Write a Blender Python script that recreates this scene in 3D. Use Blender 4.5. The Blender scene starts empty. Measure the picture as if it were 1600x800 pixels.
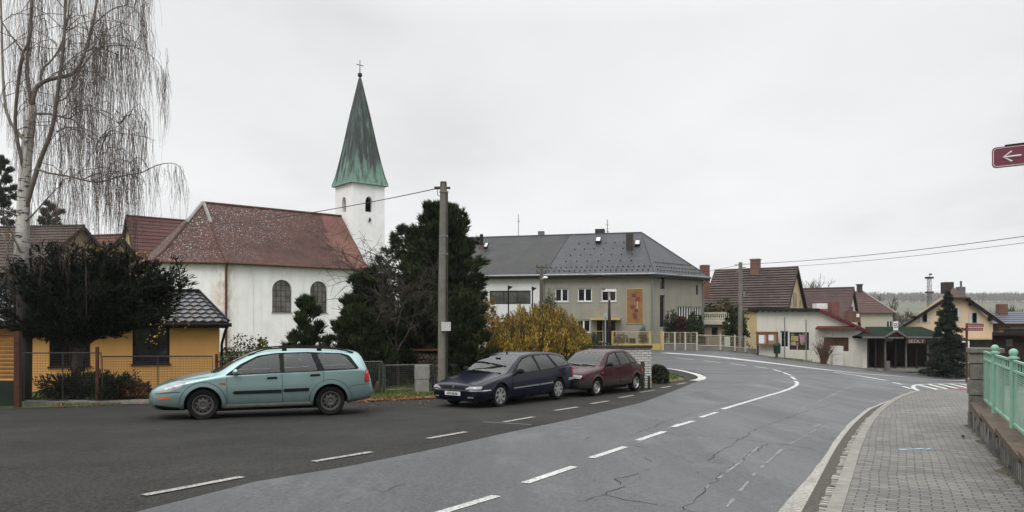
import bpy, bmesh, math, random
from mathutils import Vector, Matrix, noise
from mathutils.bvhtree import BVHTree
random.seed(11)
scene = bpy.context.scene
COL = scene.collection
R = math.radians
V = Vector
F, HY, EC = 1200.0, 505.0, 1.78

def clamp(x, a=0.0, b=1.0): return max(a, min(b, x))
def sm(a, b, x):
    t = clamp((x - a) / (b - a)); return t * t * (3 - 2 * t)
def lerp(a, b, t): return a + (b - a) * t
def tz(x, y):
    if y < 22: b = -0.02 * y
    elif y < 30: t = y - 22; b = -0.44 - 0.02 * t + 0.00125 * t * t
    else: b = -0.52 + 0.42 * sm(30, 52, y)
    return b - 1.0 * sm(13, 25, x) * sm(24, 42, y)
def PX(u, Y): return (u - 800) / F * Y
def PZ(v, Y): return EC + (HY - v) / F * Y
def P(u, v, Y): return V((PX(u, Y), Y, PZ(v, Y)))
def gp(u, v, dz=0.0):
    """point of the ground seen at that place of the survey photograph"""
    lo = 3.0; y = lo
    f = lambda Y: PZ(v, Y) - tz(PX(u, Y), Y) - dz
    while y < 300 and f(y) > 0: lo = y; y += 0.25
    hi = y
    for _ in range(30):
        m = (lo + hi) / 2
        if f(m) > 0: lo = m
        else: hi = m
    return V((PX(u, hi), hi))
def G(x, y, dz=0.0): return V((x, y, tz(x, y) + dz))
def lin(r, g, b):
    f = lambda c: (c / 255 / 12.92) if c / 255 <= .04045 else ((c / 255 + .055) / 1.055) ** 2.4
    return (f(r), f(g), f(b))

# ------------------------------------------------------------------ objects
WL = {}
def thing(name, label, cat, loc=(0, 0, 0), rotz=0.0, group=None):
    o = bpy.data.objects.new(name, None); COL.objects.link(o)
    o.empty_display_size = .3
    o.location = loc; o.rotation_euler = (0, 0, rotz)
    WL[o.name] = V(loc) if rotz == 0 else V((0, 0, 0))
    return tag(o, label, cat, group)
def tag(o, label=None, cat=None, group=None, kind=None):
    if label: o['label'] = label
    if cat: o['category'] = cat
    if group: o['group'] = group
    if kind: o['kind'] = kind
    return o
def struct(o): o['kind'] = 'structure'; return o

class MB:
    def __init__(s): s.v = []; s.f = []; s.m = []
    def add(s, vs, fs, m=0):
        b = len(s.v); s.v.extend(tuple(p) for p in vs)
        for f in fs: s.f.append(tuple(i + b for i in f)); s.m.append(m)
    def poly(s, pts, m=0): s.add(pts, [tuple(range(len(pts)))], m)
    def pbox(s, o, a, b, c, m=0):
        o, a, b, c = V(o), V(a), V(b), V(c)
        p = [o, o + a, o + a + b, o + b, o + c, o + a + c, o + a + b + c, o + b + c]
        fs = [(3, 2, 1, 0), (4, 5, 6, 7), (0, 1, 5, 4), (1, 2, 6, 5), (2, 3, 7, 6), (3, 0, 4, 7)]
        if a.cross(b).dot(c) < 0: fs = [f[::-1] for f in fs]
        s.add(p, fs, m)
    def box(s, c, sz, m=0, rz=0.0):
        c = V(c); ca, sa = math.cos(rz), math.sin(rz)
        a = V((ca, sa, 0)) * sz[0]; b = V((-sa, ca, 0)) * sz[1]; z = V((0, 0, sz[2]))
        s.pbox(c - a / 2 - b / 2 - z / 2, a, b, z, m)
    def prism(s, pts, d, m=0):
        pts = [V(p) for p in pts]; d = V(d); n = len(pts)
        nr = V((0, 0, 0))
        for i in range(n): nr += pts[i].cross(pts[(i + 1) % n])
        if nr.dot(d) < 0: pts = pts[::-1]
        fs = [tuple(range(n))[::-1], tuple(range(n, 2 * n))] + [(i, (i + 1) % n, n + (i + 1) % n, n + i) for i in range(n)]
        s.add(pts + [p + d for p in pts], fs, m)
    def tube(s, pts, r, n=6, m=0, cap=True):
        pts = [V(p) for p in pts]; k = len(pts)
        if not isinstance(r, (list, tuple)): r = [r] * k
        vs = []; up = None
        for i in range(k):
            d = (pts[min(i + 1, k - 1)] - pts[max(i - 1, 0)])
            if d.length < 1e-9: d = V((0, 0, 1))
            d.normalize()
            if up is None:
                up = V((0, 0, 1)) if abs(d.z) < .9 else V((1, 0, 0))
            x = up.cross(d)
            if x.length < 1e-6: x = V((1, 0, 0)).cross(d)
            x.normalize(); y = d.cross(x); up = y
            for j in range(n):
                a = 2 * math.pi * j / n
                vs.append(pts[i] + x * (math.cos(a) * r[i]) + y * (math.sin(a) * r[i]))
        fs = [(i * n + j, i * n + (j + 1) % n, (i + 1) * n + (j + 1) % n, (i + 1) * n + j) for i in range(k - 1) for j in range(n)]
        if cap: fs += [tuple(range(n))[::-1], tuple((k - 1) * n + j for j in range(n))]
        s.add(vs, fs, m)
    def lathe(s, prof, n=20, o=(0, 0, 0), ax=(0, 0, 1), m=0, cap=True):
        """prof: list of (radius, height along axis)"""
        ax = V(ax).normalized(); o = V(o)
        x = ax.orthogonal().normalized(); y = ax.cross(x)
        vs = []; k = len(prof)
        for r, h in prof:
            for j in range(n):
                a = 2 * math.pi * j / n
                vs.append(o + ax * h + (x * math.cos(a) + y * math.sin(a)) * r)
        fs = [(i * n + j, i * n + (j + 1) % n, (i + 1) * n + (j + 1) % n, (i + 1) * n + j) for i in range(k - 1) for j in range(n)]
        if cap and prof[0][0] > 1e-4: fs.append(tuple(range(n))[::-1])
        if cap and prof[-1][0] > 1e-4: fs.append(tuple((k - 1) * n + j for j in range(n)))
        s.add(vs, fs, m)
    def build(s, name, mats, parent=None, smooth=False, uv=False, sharp=None, org=None, local=False):
        if not isinstance(mats, (list, tuple)): mats = [mats]
        if local: off = V((0, 0, 0))
        elif parent is not None: off = WL.get(parent.name, V((0, 0, 0)))
        elif org is not None: off = V(org)
        else: off = V((0, 0, 0))
        me = bpy.data.meshes.new(name)
        me.from_pydata([(p[0] - off.x, p[1] - off.y, p[2] - off.z) for p in s.v], [], s.f)
        for mt in mats: me.materials.append(mt)
        if len(mats) > 1: me.polygons.foreach_set('material_index', s.m)
        if smooth:
            me.polygons.foreach_set('use_smooth', [True] * len(me.polygons))
            if sharp: me.set_sharp_from_angle(angle=R(sharp))
        me.update()
        if uv: auto_uv(me)
        o = bpy.data.objects.new(name, me); COL.objects.link(o)
        if parent is not None: o.parent = parent
        elif not local: o.location = off
        WL[o.name] = off
        return o

def auto_uv(me):
    ul = me.uv_layers.new(name='UVMap')
    for p in me.polygons:
        n = p.normal
        if abs(n.z) > .999: t = V((1, 0, 0))
        else: t = V((0, 0, 1)).cross(n).normalized()
        b = n.cross(t)
        for li in p.loop_indices:
            co = me.vertices[me.loops[li].vertex_index].co
            ul.data[li].uv = (co.dot(t), co.dot(b))

# ------------------------------------------------------------------ materials
def nt(name):
    m = bpy.data.materials.new(name); m.use_nodes = True
    t = m.node_tree; b = t.nodes['Principled BSDF']
    return m, t, b
def N(t, typ, **kw):
    n = t.nodes.new(typ)
    for k, v in kw.items():
        if k.startswith('i_'):
            key = k[2:].replace('_', ' ')
            n.inputs[key].default_value = v
        else: setattr(n, k, v)
    return n
def L(t, a, b): t.links.new(a, b)
def mixc(t, fac, a, b, mode='MIX'):
    n = t.nodes.new('ShaderNodeMix'); n.data_type = 'RGBA'; n.blend_type = mode
    for sock, v in ((n.inputs[0], fac), (n.inputs[6], a), (n.inputs[7], b)):
        if hasattr(v, 'is_linked') or hasattr(v, 'links'): L(t, v, sock)
        elif isinstance(v, (int, float)): sock.default_value = v
        else: sock.default_value = (*v[:3], 1)
    return n.outputs[2]
def ramp(t, src, stops):
    n = t.nodes.new('ShaderNodeValToRGB'); cr = n.color_ramp
    while len(cr.elements) < len(stops): cr.elements.new(.5)
    for e, (p, c) in zip(cr.elements, stops):
        e.position = p; e.color = (c, c, c, 1) if isinstance(c, (int, float)) else (*c[:3], 1)
    L(t, src, n.inputs[0]); return n.outputs[0]
def coords(t, kind='Object', scale=(1, 1, 1), rot=(0, 0, 0)):
    tc = t.nodes.new('ShaderNodeTexCoord'); mp = t.nodes.new('ShaderNodeMapping')
    mp.inputs['Scale'].default_value = scale; mp.inputs['Rotation'].default_value = rot
    L(t, tc.outputs[kind], mp.inputs[0]); return mp.outputs[0]
def tex_noise(t, vec, scale, detail=4, rough=.55):
    n = N(t, 'ShaderNodeTexNoise'); n.inputs['Scale'].default_value = scale
    n.inputs['Detail'].default_value = detail; n.inputs['Roughness'].default_value = rough
    L(t, vec, n.inputs['Vector']); return n.outputs['Fac']
def bump(t, b, h, strength=.3, dist=.02):
    n = N(t, 'ShaderNodeBump'); n.inputs['Strength'].default_value = strength
    n.inputs['Distance'].default_value = dist
    L(t, h, n.inputs['Height']); L(t, n.outputs[0], b.inputs['Normal'])
def mul(c, k): return tuple(x * k for x in c[:3])

def pm(name, col, rough=.8, var=.18, scale=3.0, spec=.18, bmp=.0, bscale=60, metal=0.0, coat=0.0, stain=None, stain_amt=.5, stain_scale=1.2, isl=0.0):
    m, t, b = nt(name)
    vec = coords(t)
    nz = tex_noise(t, vec, scale, 6, .6)
    c = mixc(t, ramp(t, nz, [(.3, 0), (.7, 1)]), mul(col, 1 - var), mul(col, 1 + var))
    if stain:
        v2 = coords(t, scale=(1, 1, .3))
        s = ramp(t, tex_noise(t, v2, stain_scale, 7, .65), [(.48, 0), (.72, 1)])
        mm = N(t, 'ShaderNodeMath', operation='MULTIPLY'); L(t, s, mm.inputs[0]); mm.inputs[1].default_value = stain_amt
        c = mixc(t, mm.outputs[0], c, stain)
    if isl:
        g = N(t, 'ShaderNodeNewGeometry')
        hs = N(t, 'ShaderNodeHueSaturation')
        mr = N(t, 'ShaderNodeMapRange'); mr.inputs[3].default_value = 1 - isl; mr.inputs[4].default_value = 1 + isl
        L(t, g.outputs['Random Per Island'], mr.inputs[0]); L(t, mr.outputs[0], hs.inputs['Value'])
        L(t, c, hs.inputs['Color']); c = hs.outputs[0]
    L(t, c, b.inputs['Base Color'])
    b.inputs['Roughness'].default_value = rough; b.inputs['Metallic'].default_value = metal
    b.inputs['Specular IOR Level'].default_value = spec
    if coat: b.inputs['Coat Weight'].default_value = coat; b.inputs['Coat Roughness'].default_value = .05
    if bmp: bump(t, b, tex_noise(t, vec, bscale, 5, .6), bmp, .02)
    return m
def N_map(t, src, a, b_):
    mr = N(t, 'ShaderNodeMapRange'); mr.inputs[1].default_value = a; mr.inputs[2].default_value = b_; L(t, src, mr.inputs[0]); return mr.outputs[0]
MT = {}
def foliage(name, c1, c2, rough=.6, trans=.15, c3=None, big=(.6, 1.35), bsc=1.5):
    m, t, b = nt(name)
    g = N(t, 'ShaderNodeNewGeometry')
    vec = coords(t)
    st = [(0, c1), (1, c2)] if not c3 else [(0, c1), (.6, c2), (1, c3)]
    c = ramp(t, g.outputs['Random Per Island'], st)
    big = ramp(t, tex_noise(t, vec, bsc, 4), [(.34, big[0]), (.66, big[1])])
    c = mixc(t, 1.0, c, big, 'MULTIPLY')
    L(t, c, b.inputs['Base Color']); b.inputs['Roughness'].default_value = rough
    b.inputs['Specular IOR Level'].default_value = .12
    return m
def glass(name, col, rough=.04, ior=1.6, spec=.6):
    m, t, b = nt(name)
    vec = coords(t)
    c = mixc(t, ramp(t, tex_noise(t, vec, 1.6, 3), [(.35, 0), (.65, 1)]), mul(col, .6), mul(col, 1.3))
    L(t, c, b.inputs['Base Color']); b.inputs['Roughness'].default_value = rough
    b.inputs['IOR'].default_value = ior; b.inputs['Specular IOR Level'].default_value = spec
    return m
# ------------------------------------------------------------------ ground materials
def m_asphalt():
    m, t, b = nt('dark_asphalt'); vec = coords(t)
    sp = tex_noise(t, vec, 90, 3, .7)
    c = mixc(t, ramp(t, sp, [(.35, 0), (.72, 1)]), (.011, .0108, .0102), (.048, .0465, .043))
    c = mixc(t, 1.0, c, ramp(t, tex_noise(t, vec, 22, 5, .75), [(.36, .35), (.64, 1.75)]), 'MULTIPLY')
    big = ramp(t, tex_noise(t, vec, .35, 6, .62), [(.3, .78), (.7, 1.22)])
    c = mixc(t, 1.0, c, big, 'MULTIPLY')
    vo = N(t, 'ShaderNodeTexVoronoi'); vo.inputs['Scale'].default_value = 38; L(t, vec, vo.inputs['Vector'])
    c = mixc(t, ramp(t, vo.outputs['Distance'], [(.05, .55), (.16, 0)]), c, (.14, .135, .12))
    L(t, c, b.inputs['Base Color'])
    L(t, ramp(t, tex_noise(t, vec, .5, 4), [(.35, .62), (.65, .85)]), b.inputs['Roughness'])
    b.inputs['Specular IOR Level'].default_value = .1
    bump(t, b, sp, .5, .01); return m
def m_road():
    m, t, b = nt('worn_grey_asphalt'); vec = coords(t)
    sp = tex_noise(t, vec, 70, 4, .75)
    c = mixc(t, ramp(t, sp, [(.3, 0), (.72, 1)]), (.033, .0338, .036), (.094, .096, .101))
    c = mixc(t, 1.0, c, ramp(t, tex_noise(t, vec, 20, 6, .78), [(.36, .5), (.64, 1.5)]), 'MULTIPLY')
    # worn wheel tracks along the driving direction
    v2 = coords(t, scale=(.9, .12, 1), rot=(0, 0, R(27)))
    trk = ramp(t, tex_noise(t, v2, 1.6, 5, .6), [(.32, .88), (.68, 1.12)])
    c = mixc(t, 1.0, c, trk, 'MULTIPLY')
    pale = ramp(t, tex_noise(t, coords(t, scale=(.7, .35, 1), rot=(0, 0, R(30))), .8, 9, .78), [(.52, 0), (.72, .45)])
    c = mixc(t, pale, c, (.17, .171, .174))
    # crack network
    nz = N(t, 'ShaderNodeTexNoise'); nz.inputs['Scale'].default_value = 1.6; nz.inputs['Detail'].default_value = 6; L(t, vec, nz.inputs['Vector'])
    vm = N(t, 'ShaderNodeVectorMath', operation='MULTIPLY_ADD'); L(t, nz.outputs['Color'], vm.inputs[0]); vm.inputs[1].default_value = (.9, .9, 0); L(t, vec, vm.inputs[2])
    vo = N(t, 'ShaderNodeTexVoronoi', feature='DISTANCE_TO_EDGE'); vo.inputs['Scale'].default_value = .34; L(t, vm.outputs[0], vo.inputs['Vector'])
    line = ramp(t, vo.outputs['Distance'], [(.0008, 1), (.0032, 0)])
    gate = ramp(t, tex_noise(t, vec, .45, 3), [(.52, 0), (.62, .8)])
    mm = N(t, 'ShaderNodeMath', operation='MULTIPLY'); L(t, line, mm.inputs[0]); L(t, gate, mm.inputs[1])
    c = mixc(t, mm.outputs[0], c, (.018, .018, .019))
    L(t, c, b.inputs['Base Color'])
    L(t, ramp(t, tex_noise(t, v2, .9, 4), [(.35, .34), (.65, .6)]), b.inputs['Roughness'])
    b.inputs['Specular IOR Level'].default_value = .32
    bump(t, b, sp, .4, .008); return m
def m_farroad():
    m, t, b = nt('damp_asphalt'); vec = coords(t)
    sp = tex_noise(t, vec, 60, 4, .7)
    c = mixc(t, ramp(t, sp, [(.3, 0), (.7, 1)]), (.029, .0295, .0315), (.074, .075, .079))
    v2 = coords(t, scale=(.2, 1.0, 1), rot=(0, 0, R(25)))
    c = mixc(t, 1.0, c, ramp(t, tex_noise(t, v2, 1.3, 5), [(.3, .72), (.7, 1.25)]), 'MULTIPLY')
    L(t, c, b.inputs['Base Color'])
    L(t, ramp(t, tex_noise(t, v2, .8, 4), [(.35, .36), (.65, .62)]), b.inputs['Roughness'])
    b.inputs['Specular IOR Level'].default_value = .45
    return m
def m_pavers():
    m, t, b = nt('concrete_pavers'); vec = coords(t, rot=(0, 0, R(26.4)))
    wn = N(t, 'ShaderNodeTexNoise'); wn.inputs['Scale'].default_value = .45; wn.inputs['Detail'].default_value = 2; L(t, vec, wn.inputs['Vector'])
    wv = N(t, 'ShaderNodeVectorMath', operation='MULTIPLY_ADD'); L(t, wn.outputs['Color'], wv.inputs[0]); wv.inputs[1].default_value = (.10, .10, 0); L(t, vec, wv.inputs[2])
    br = N(t, 'ShaderNodeTexBrick'); L(t, wv.outputs[0], br.inputs['Vector'])
    br.inputs['Scale'].default_value = 1.0; br.inputs['Brick Width'].default_value = .2; br.inputs['Row Height'].default_value = .1
    br.inputs['Mortar Size'].default_value = .0085; br.inputs['Mortar Smooth'].default_value = .2
    br.inputs['Color1'].default_value = (.094, .090, .082, 1); br.inputs['Color2'].default_value = (.172, .165, .151, 1)
    br.inputs['Mortar'].default_value = (.028, .026, .022, 1)
    c = mixc(t, 1.0, br.outputs['Color'], ramp(t, tex_noise(t, coords(t), .7, 6, .65), [(.3, .72), (.7, 1.2)]), 'MULTIPLY')
    c = mixc(t, ramp(t, tex_noise(t, coords(t), 2.2, 7, .7), [(.50, 0), (.75, .5)]), c, (.075, .068, .052))
    L(t, c, b.inputs['Base Color']); b.inputs['Roughness'].default_value = .75
    inv = N(t, 'ShaderNodeMath', operation='SUBTRACT'); inv.inputs[0].default_value = 1; L(t, br.outputs['Fac'], inv.inputs[1])
    bump(t, b, inv.outputs[0], .5, .006); return m
def m_grass():
    m, t, b = nt('turf'); vec = coords(t)
    c = mixc(t, ramp(t, tex_noise(t, vec, 2.2, 7, .7), [(.35, 0), (.65, 1)]), (.028, .050, .012), (.085, .118, .030))
    c = mixc(t, ramp(t, tex_noise(t, vec, .9, 6, .7), [(.5, 0), (.75, .6)]), c, (.060, .044, .022))
    L(t, c, b.inputs['Base Color']); b.inputs['Roughness'].default_value = .9
    bump(t, b, tex_noise(t, vec, 30, 5, .7), .8, .05); return m
def m_paint(name, lo=.33, hi=.52, col=(.52, .52, .50), under=(.10, .10, .105)):
    m, t, b = nt(name); vec = coords(t)
    f = ramp(t, tex_noise(t, vec, 26, 7, .75), [(lo, 0), (hi, 1)])
    c = mixc(t, f, under, col)
    c = mixc(t, 1.0, c, ramp(t, tex_noise(t, vec, 1.4, 4), [(.3, .82), (.7, 1.1)]), 'MULTIPLY')
    L(t, c, b.inputs['Base Color']); b.inputs['Roughness'].default_value = .65; return m
M_ASP, M_ROAD, M_FAR, M_PAV, M_GRASS = m_asphalt(), m_road(), m_farroad(), m_pavers(), m_grass()
M_LINE = m_paint('white_road_paint', .36, .54)
M_FADED = m_paint('faded_road_paint', .34, .56, (.46, .46, .45), (.10, .10, .103))
M_WORN = m_paint('worn_road_paint', .40, .56, (.36, .35, .32), (.030, .029, .028))
M_EDGE = m_paint('grimy_edge_concrete', .36, .60, (.36, .345, .30), (.11, .105, .095))
M_REDPAV = pm('red_paving', (.23, .075, .075), .75, .2, 6)
M_KERB = pm('kerb_concrete', (.20, .192, .172), .8, .22, 5, bmp=.2)
M_GUT = pm('gutter_grit', (.075, .069, .060), .9, .45, 30, bmp=.5)
M_COB = pm('pale_cobble', (.27, .26, .235), .8, .3, 12, isl=.35)

# ------------------------------------------------------------------ sheets that follow the terrain
def sheet(name, poly, mat, dz, step=.75, parent=None):
    bm = bmesh.new()
    vs = [bm.verts.new((p[0], p[1], 0)) for p in poly]
    bm.faces.new(vs); bm.normal_update()
    if bm.faces[:][0].normal.z < 0: bmesh.ops.reverse_faces(bm, faces=bm.faces[:])
    bmesh.ops.triangulate(bm, faces=bm.faces[:])
    xs = [p[0] for p in poly]; ys = [p[1] for p in poly]
    for ax, lo, hi in ((0, min(xs), max(xs)), (1, min(ys), max(ys))):
        k = math.ceil(lo / step)
        while k * step < hi:
            co = [0, 0, 0]; no = [0, 0, 0]; co[ax] = k * step; no[ax] = 1
            bmesh.ops.bisect_plane(bm, geom=bm.verts[:] + bm.edges[:] + bm.faces[:], plane_co=co, plane_no=no)
            k += 1
    for v in bm.verts: v.co.z = tz(v.co.x, v.co.y) + dz
    me = bpy.data.meshes.new(name); bm.to_mesh(me); bm.free()
    me.materials.append(mat)
    o = bpy.data.objects.new(name, me); COL.objects.link(o); WL[o.name] = V((0, 0, 0))
    if parent: o.parent = parent
    return o
def gl(pts): return [gp(u, v) for u, v in pts]
def resample(pts, d=.4):
    pts = [V(p) for p in pts]; out = [pts[0]]
    for a, b in zip(pts, pts[1:]):
        n = max(1, int((b - a).length / d))
        for i in range(1, n + 1): out.append(a.lerp(b, i / n))
    return out
def smooth2(pts, it=2):
    for _ in range(it):
        q = [pts[0]]
        for a, b in zip(pts, pts[1:]): q += [a.lerp(b, .25), a.lerp(b, .75)]
        q.append(pts[-1]); pts = q
    return pts
def ribbon(mb, pts, w, dz, m=0):
    """flat painted strip of width w along ground points (2D)"""
    pts = resample(pts, .5); n = len(pts); l = []; r = []
    for i, p in enumerate(pts):
        d = (pts[min(i + 1, n - 1)] - pts[max(i - 1, 0)]).normalized(); nn = V((-d.y, d.x))
        ww = w[0] + (w[1] - w[0]) * i / (n - 1) if isinstance(w, tuple) else w
        l.append(p + nn * ww / 2); r.append(p - nn * ww / 2)
    for i in range(n - 1):
        mb.add([G(*r[i], dz), G(*r[i + 1], dz), G(*l[i + 1], dz), G(*l[i], dz)], [(0, 1, 2, 3)], m)
def strip(mb, A, B, dzA, dzB, m=0):
    A = [V(a) for a in A]; B = [V(b) for b in B]
    for i in range(len(A) - 1):
        mb.add([G(*A[i], dzA), G(*A[i + 1], dzA), G(*B[i + 1], dzB), G(*B[i], dzB)], [(0, 1, 2, 3)], m)

# ground sheet (grass / earth) reaching the horizon
def big_ground():
    mb = MB()
    xs = [-1200, -900, -400, -200, -110, -70] + [-50 + i * .75 * 2 for i in range(74)] + [62, 80, 120, 220, 420, 900, 1200]
    ys = [-60, -20, -5] + [i * 1.5 for i in range(0, 60)] + [92, 100, 120, 160, 240, 400, 700, 1200, 1600]
    xs.sort(); ys.sort()
    for y in ys:
        for x in xs: mb.v.append((x, y, tz(x, y) - .03))
    nx = len(xs)
    for j in range(len(ys) - 1):
        for i in range(nx - 1):
            a = j * nx + i; mb.f.append((a, a + 1, a + nx + 1, a + nx)); mb.m.append(0)
    return struct(mb.build('ground', M_GRASS, smooth=True))
big_ground()

# kerb line of the near sidewalk: from beside the camera, round the corner
kerb_px = [(1297, 800), (1314, 755), (1332, 704), (1350, 671), (1368, 650), (1386, 635), (1404, 625), (1427, 617)]
kerb = gl(kerb_px)
d0 = (kerb[0] - kerb[1]).normalized()
kerb = [kerb[0] + V((-3.3, -6.3)), kerb[0] + d0 * 3.2] + kerb
kerb = smooth2(kerb, 2)
cut_far = gl([(1481, 613), (1530, 612)])
far_corner = [kerb[-1]] + cut_far + [cut_far[-1] + V((9, 1.0))]
# asphalt sheets
left_edge = gl([(-260, 645), (30, 638), (140, 634), (230, 631), (400, 629.5), (560, 628), (640, 624.5), (700, 621.5), (800, 614), (900, 607), (1000, 601), (1024, 599), (1049, 596.6), (1070, 593.7), (1073, 590), (1057, 585.5), (1038, 581.5), (1010, 578)])
verge = gl([(1000, 552.5), (1040, 546.5), (1110, 547.5), (1185, 554), (1250, 566), (1320, 572), (1390, 579), (1450, 585), (1518, 588), (1600, 592)])
asph = [V((-24, 5)), V((-24, left_edge[0].y))] + left_edge + [left_edge[-1] + V((-8, 14))] + verge + [verge[-1] + V((25, 3)), V((60, 10)), V((30, -8)), V((-24, -8))]
struct(sheet('road', asph, M_ASP, 0.0))
patch_edge = gl([(150, 818), (215, 800), (400, 753), (540, 730), (665, 705), (800, 675), (900, 654), (1000, 630), (1100, 610), (1170, 597), (1245, 590.3), (1302, 588.5), (1350, 588)])
patch = [V((-6, -6)), V((-3.2, 4.0))] + patch_edge[1:] + [patch_edge[-1] + V((2.5, -4)), kerb[-1] + V((.1, .15))] + kerb[::-1]
struct(sheet('road_surface', patch, M_ROAD, .006))
# darker damp carriageway of the bend beyond the patch
far = gl([(1000, 630)]) + gl([(1100, 590.5), (1101, 586.3), (1081, 580), (1050, 575.5), (1020, 572)]) + [left_edge[-1] + V((-7, 12.5))] + verge + [verge[-1] + V((22, 2)), cut_far[-1] + V((8, 1)), cut_far[-1], cut_far[0], kerb[-1] + V((.1, .15)), patch_edge[-1] + V((2.5, -4))] + patch_edge[::-1][:6]
struct(sheet('far_road', far[1:], M_FAR, .0045))

# sidewalk, kerb, cobble channel
wall_line = [V((8.57, 14.3)), V((5.79, 8.7)), V((4.45, 6)), V((1.0, -.95)), V((-.9, -4.8))]
swalk = kerb[:] + cut_far + [cut_far[-1] + V((9, 1)), V((20, 15)), V((8.75, 14.3))] + [p + V((.1, 0)) for p in wall_line]
struct(sheet('sidewalk', swalk, M_PAV, .12, .5))
def offs(pts, d):
    n = len(pts); o = []
    for i, p in enumerate(pts):
        t = (pts[min(i + 1, n - 1)] - pts[max(i - 1, 0)]).normalized(); o.append(p + V((-t.y, t.x)) * d)
    return o
kd = resample(kerb, .35)
mb = MB()
k_in, k_out = offs(kd, -.14), kd
strip(mb, k_in, k_out, .127, .127); strip(mb, k_out, offs(kd, .02), .127, .0)
struct(mb.build('kerb', M_KERB))
taper = lambda i: clamp((len(kd) - 1 - i) / 12.0, .12, 1)
def offv(d):
    o = []
    for i, p in enumerate(kd):
        t = (kd[min(i + 1, len(kd) - 1)] - kd[max(i - 1, 0)]).normalized(); o.append(p + V((-t.y, t.x)) * d * taper(i))
    return o
def offv2(d):
    o = []
    for i, p in enumerate(kd):
        t = (kd[min(i + 1, len(kd) - 1)] - kd[max(i - 1, 0)]).normalized(); o.append(p + V((-t.y, t.x)) * (d + .11 * sm(12, 7, p.y) + random.uniform(-.012, .012)) * taper(i))
    return o
mb = MB(); strip(mb, kd, offv(.285), .0125, .0125); struct(mb.build('gutter', M_GUT))
mb = MB(); strip(mb, offv(.255), offv2(.35), .017, .017); struct(mb.build('edge_line', M_EDGE))
mb = MB()
acc = 0
kk = resample(kerb, .1)
for i in range(8, len(kk) - 14):
    p = kk[i]; t = (kk[i + 1] - kk[i - 1]).normalized(); n = V((-t.y, t.x))
    if random.random() < .12: continue
    w = .085 * random.uniform(.75, 1.15); a = p + n * random.uniform(.02, .035)
    l = .06 * random.uniform(.6, 1)
    o = G(*a, .0); mb.pbox(o, (t * l).to_3d(), (n * w).to_3d(), V((0, 0, .028 + random.uniform(-.006, .008))))
struct(mb.build('cobble_channel', M_COB))
# red tactile paving at the crossing
rp = gl([(1481, 613.2), (1530, 612.2), (1530, 615.5)])
struct(sheet('red_paving', [rp[0], rp[1], rp[1] + V((5, .5)), rp[2] + V((5, .3)), rp[2]], M_REDPAV, .128, .5))

# painted markings
def dashes(name, segs, w, mat, dz=.0125):
    mb = MB()
    for a, b in segs: ribbon(mb, [gp(*a), gp(*b)], w, dz)
    return struct(mb.build(name, mat))
dashes('parking_dashes', [((225, 775), (378, 746)), ((490, 722), (580, 707)), ((668, 686), (728, 675.5)), ((788, 660), (834, 652)), ((867, 642), (903, 636.5)), ((923, 631.5), (951, 627)), ((968, 622), (990, 618)), ((1001, 613.5), (1023, 610)), ((1033, 606.6), (1048, 604)), ((1058, 601), (1071, 598.7))], .13, M_WORN)
dashes('centre_dashes', [((640, 817), (776, 776)), ((820, 756), (897, 730)), ((924, 716.5), (977, 699)), ((996, 689), (1038, 675)), ((1051, 668), (1083, 658.5)), ((1094, 653), (1120, 644.8))], .125, M_LINE)
dashes('bend_dashes', [((1236, 588.7), (1243, 593.5)), ((1224, 582.6), (1236, 587)), ((1208, 577.7), (1221, 581)), ((1178, 573), (1200, 576)), ((1141, 568.5), (1166, 571.4)), ((1100, 564), (1126, 566.8)), ((1056, 559.8), (1085, 562.3)), ((1395, 598), (1409, 601.2)), ((1410, 604), (1424, 608)), ((1423, 612), (1441, 613.2))], .13, M_LINE)
mb = MB(); ribbon(mb, smooth2(gl([(1129, 640), (1190, 621.5), (1230, 610), (1245, 602.5), (1246, 598.5), (1242, 595.5)])), .14, .0125); struct(mb.build('centre_line', M_LINE))
mb = MB(); ribbon(mb, smooth2(gl([(1036, 575.2), (1062, 578.6), (1081, 583), (1094, 587), (1098, 590.5), (1093, 593.6), (1084, 595)])), (.22, .4), .0125); struct(mb.build('island_line', M_LINE))
mb = MB()
ribbon(mb, smooth2(gl([(1036, 551.5), (1090, 555), (1130, 558.7), (1179, 564.5), (1260, 574.5), (1302, 579.5), (1372, 586.6), (1442, 591.5), (1530, 593.5)])), (.75, .3), .011)
ribbon(mb, gl([(1302, 582), (1337, 586.5), (1386, 595)]), .22, .012)
ribbon(mb, gl([(1345, 573.5), (1368, 577), (1380, 580.5), (1450, 584.5)]), .10, .012)
struct(mb.build('far_edge_line', M_FADED))
mb = MB()
ribbon(mb, smooth2(gl([(1440, 613), (1426, 606.5), (1427, 603), (1437, 600.8), (1480, 600.3), (1540, 600)])), .14, .013)
for (a, b) in (((1436, 602), (1474, 611.4)), ((1450, 600.6), (1489, 610.8)), ((1467, 600.6), (1506, 610.2)), ((1484, 600.5), (1523, 609.5)), ((1501, 600.4), (1537, 608.3))):
    ribbon(mb, gl([a, b]), .17, .0135)
struct(mb.build('hatched_marking', M_LINE))
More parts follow.
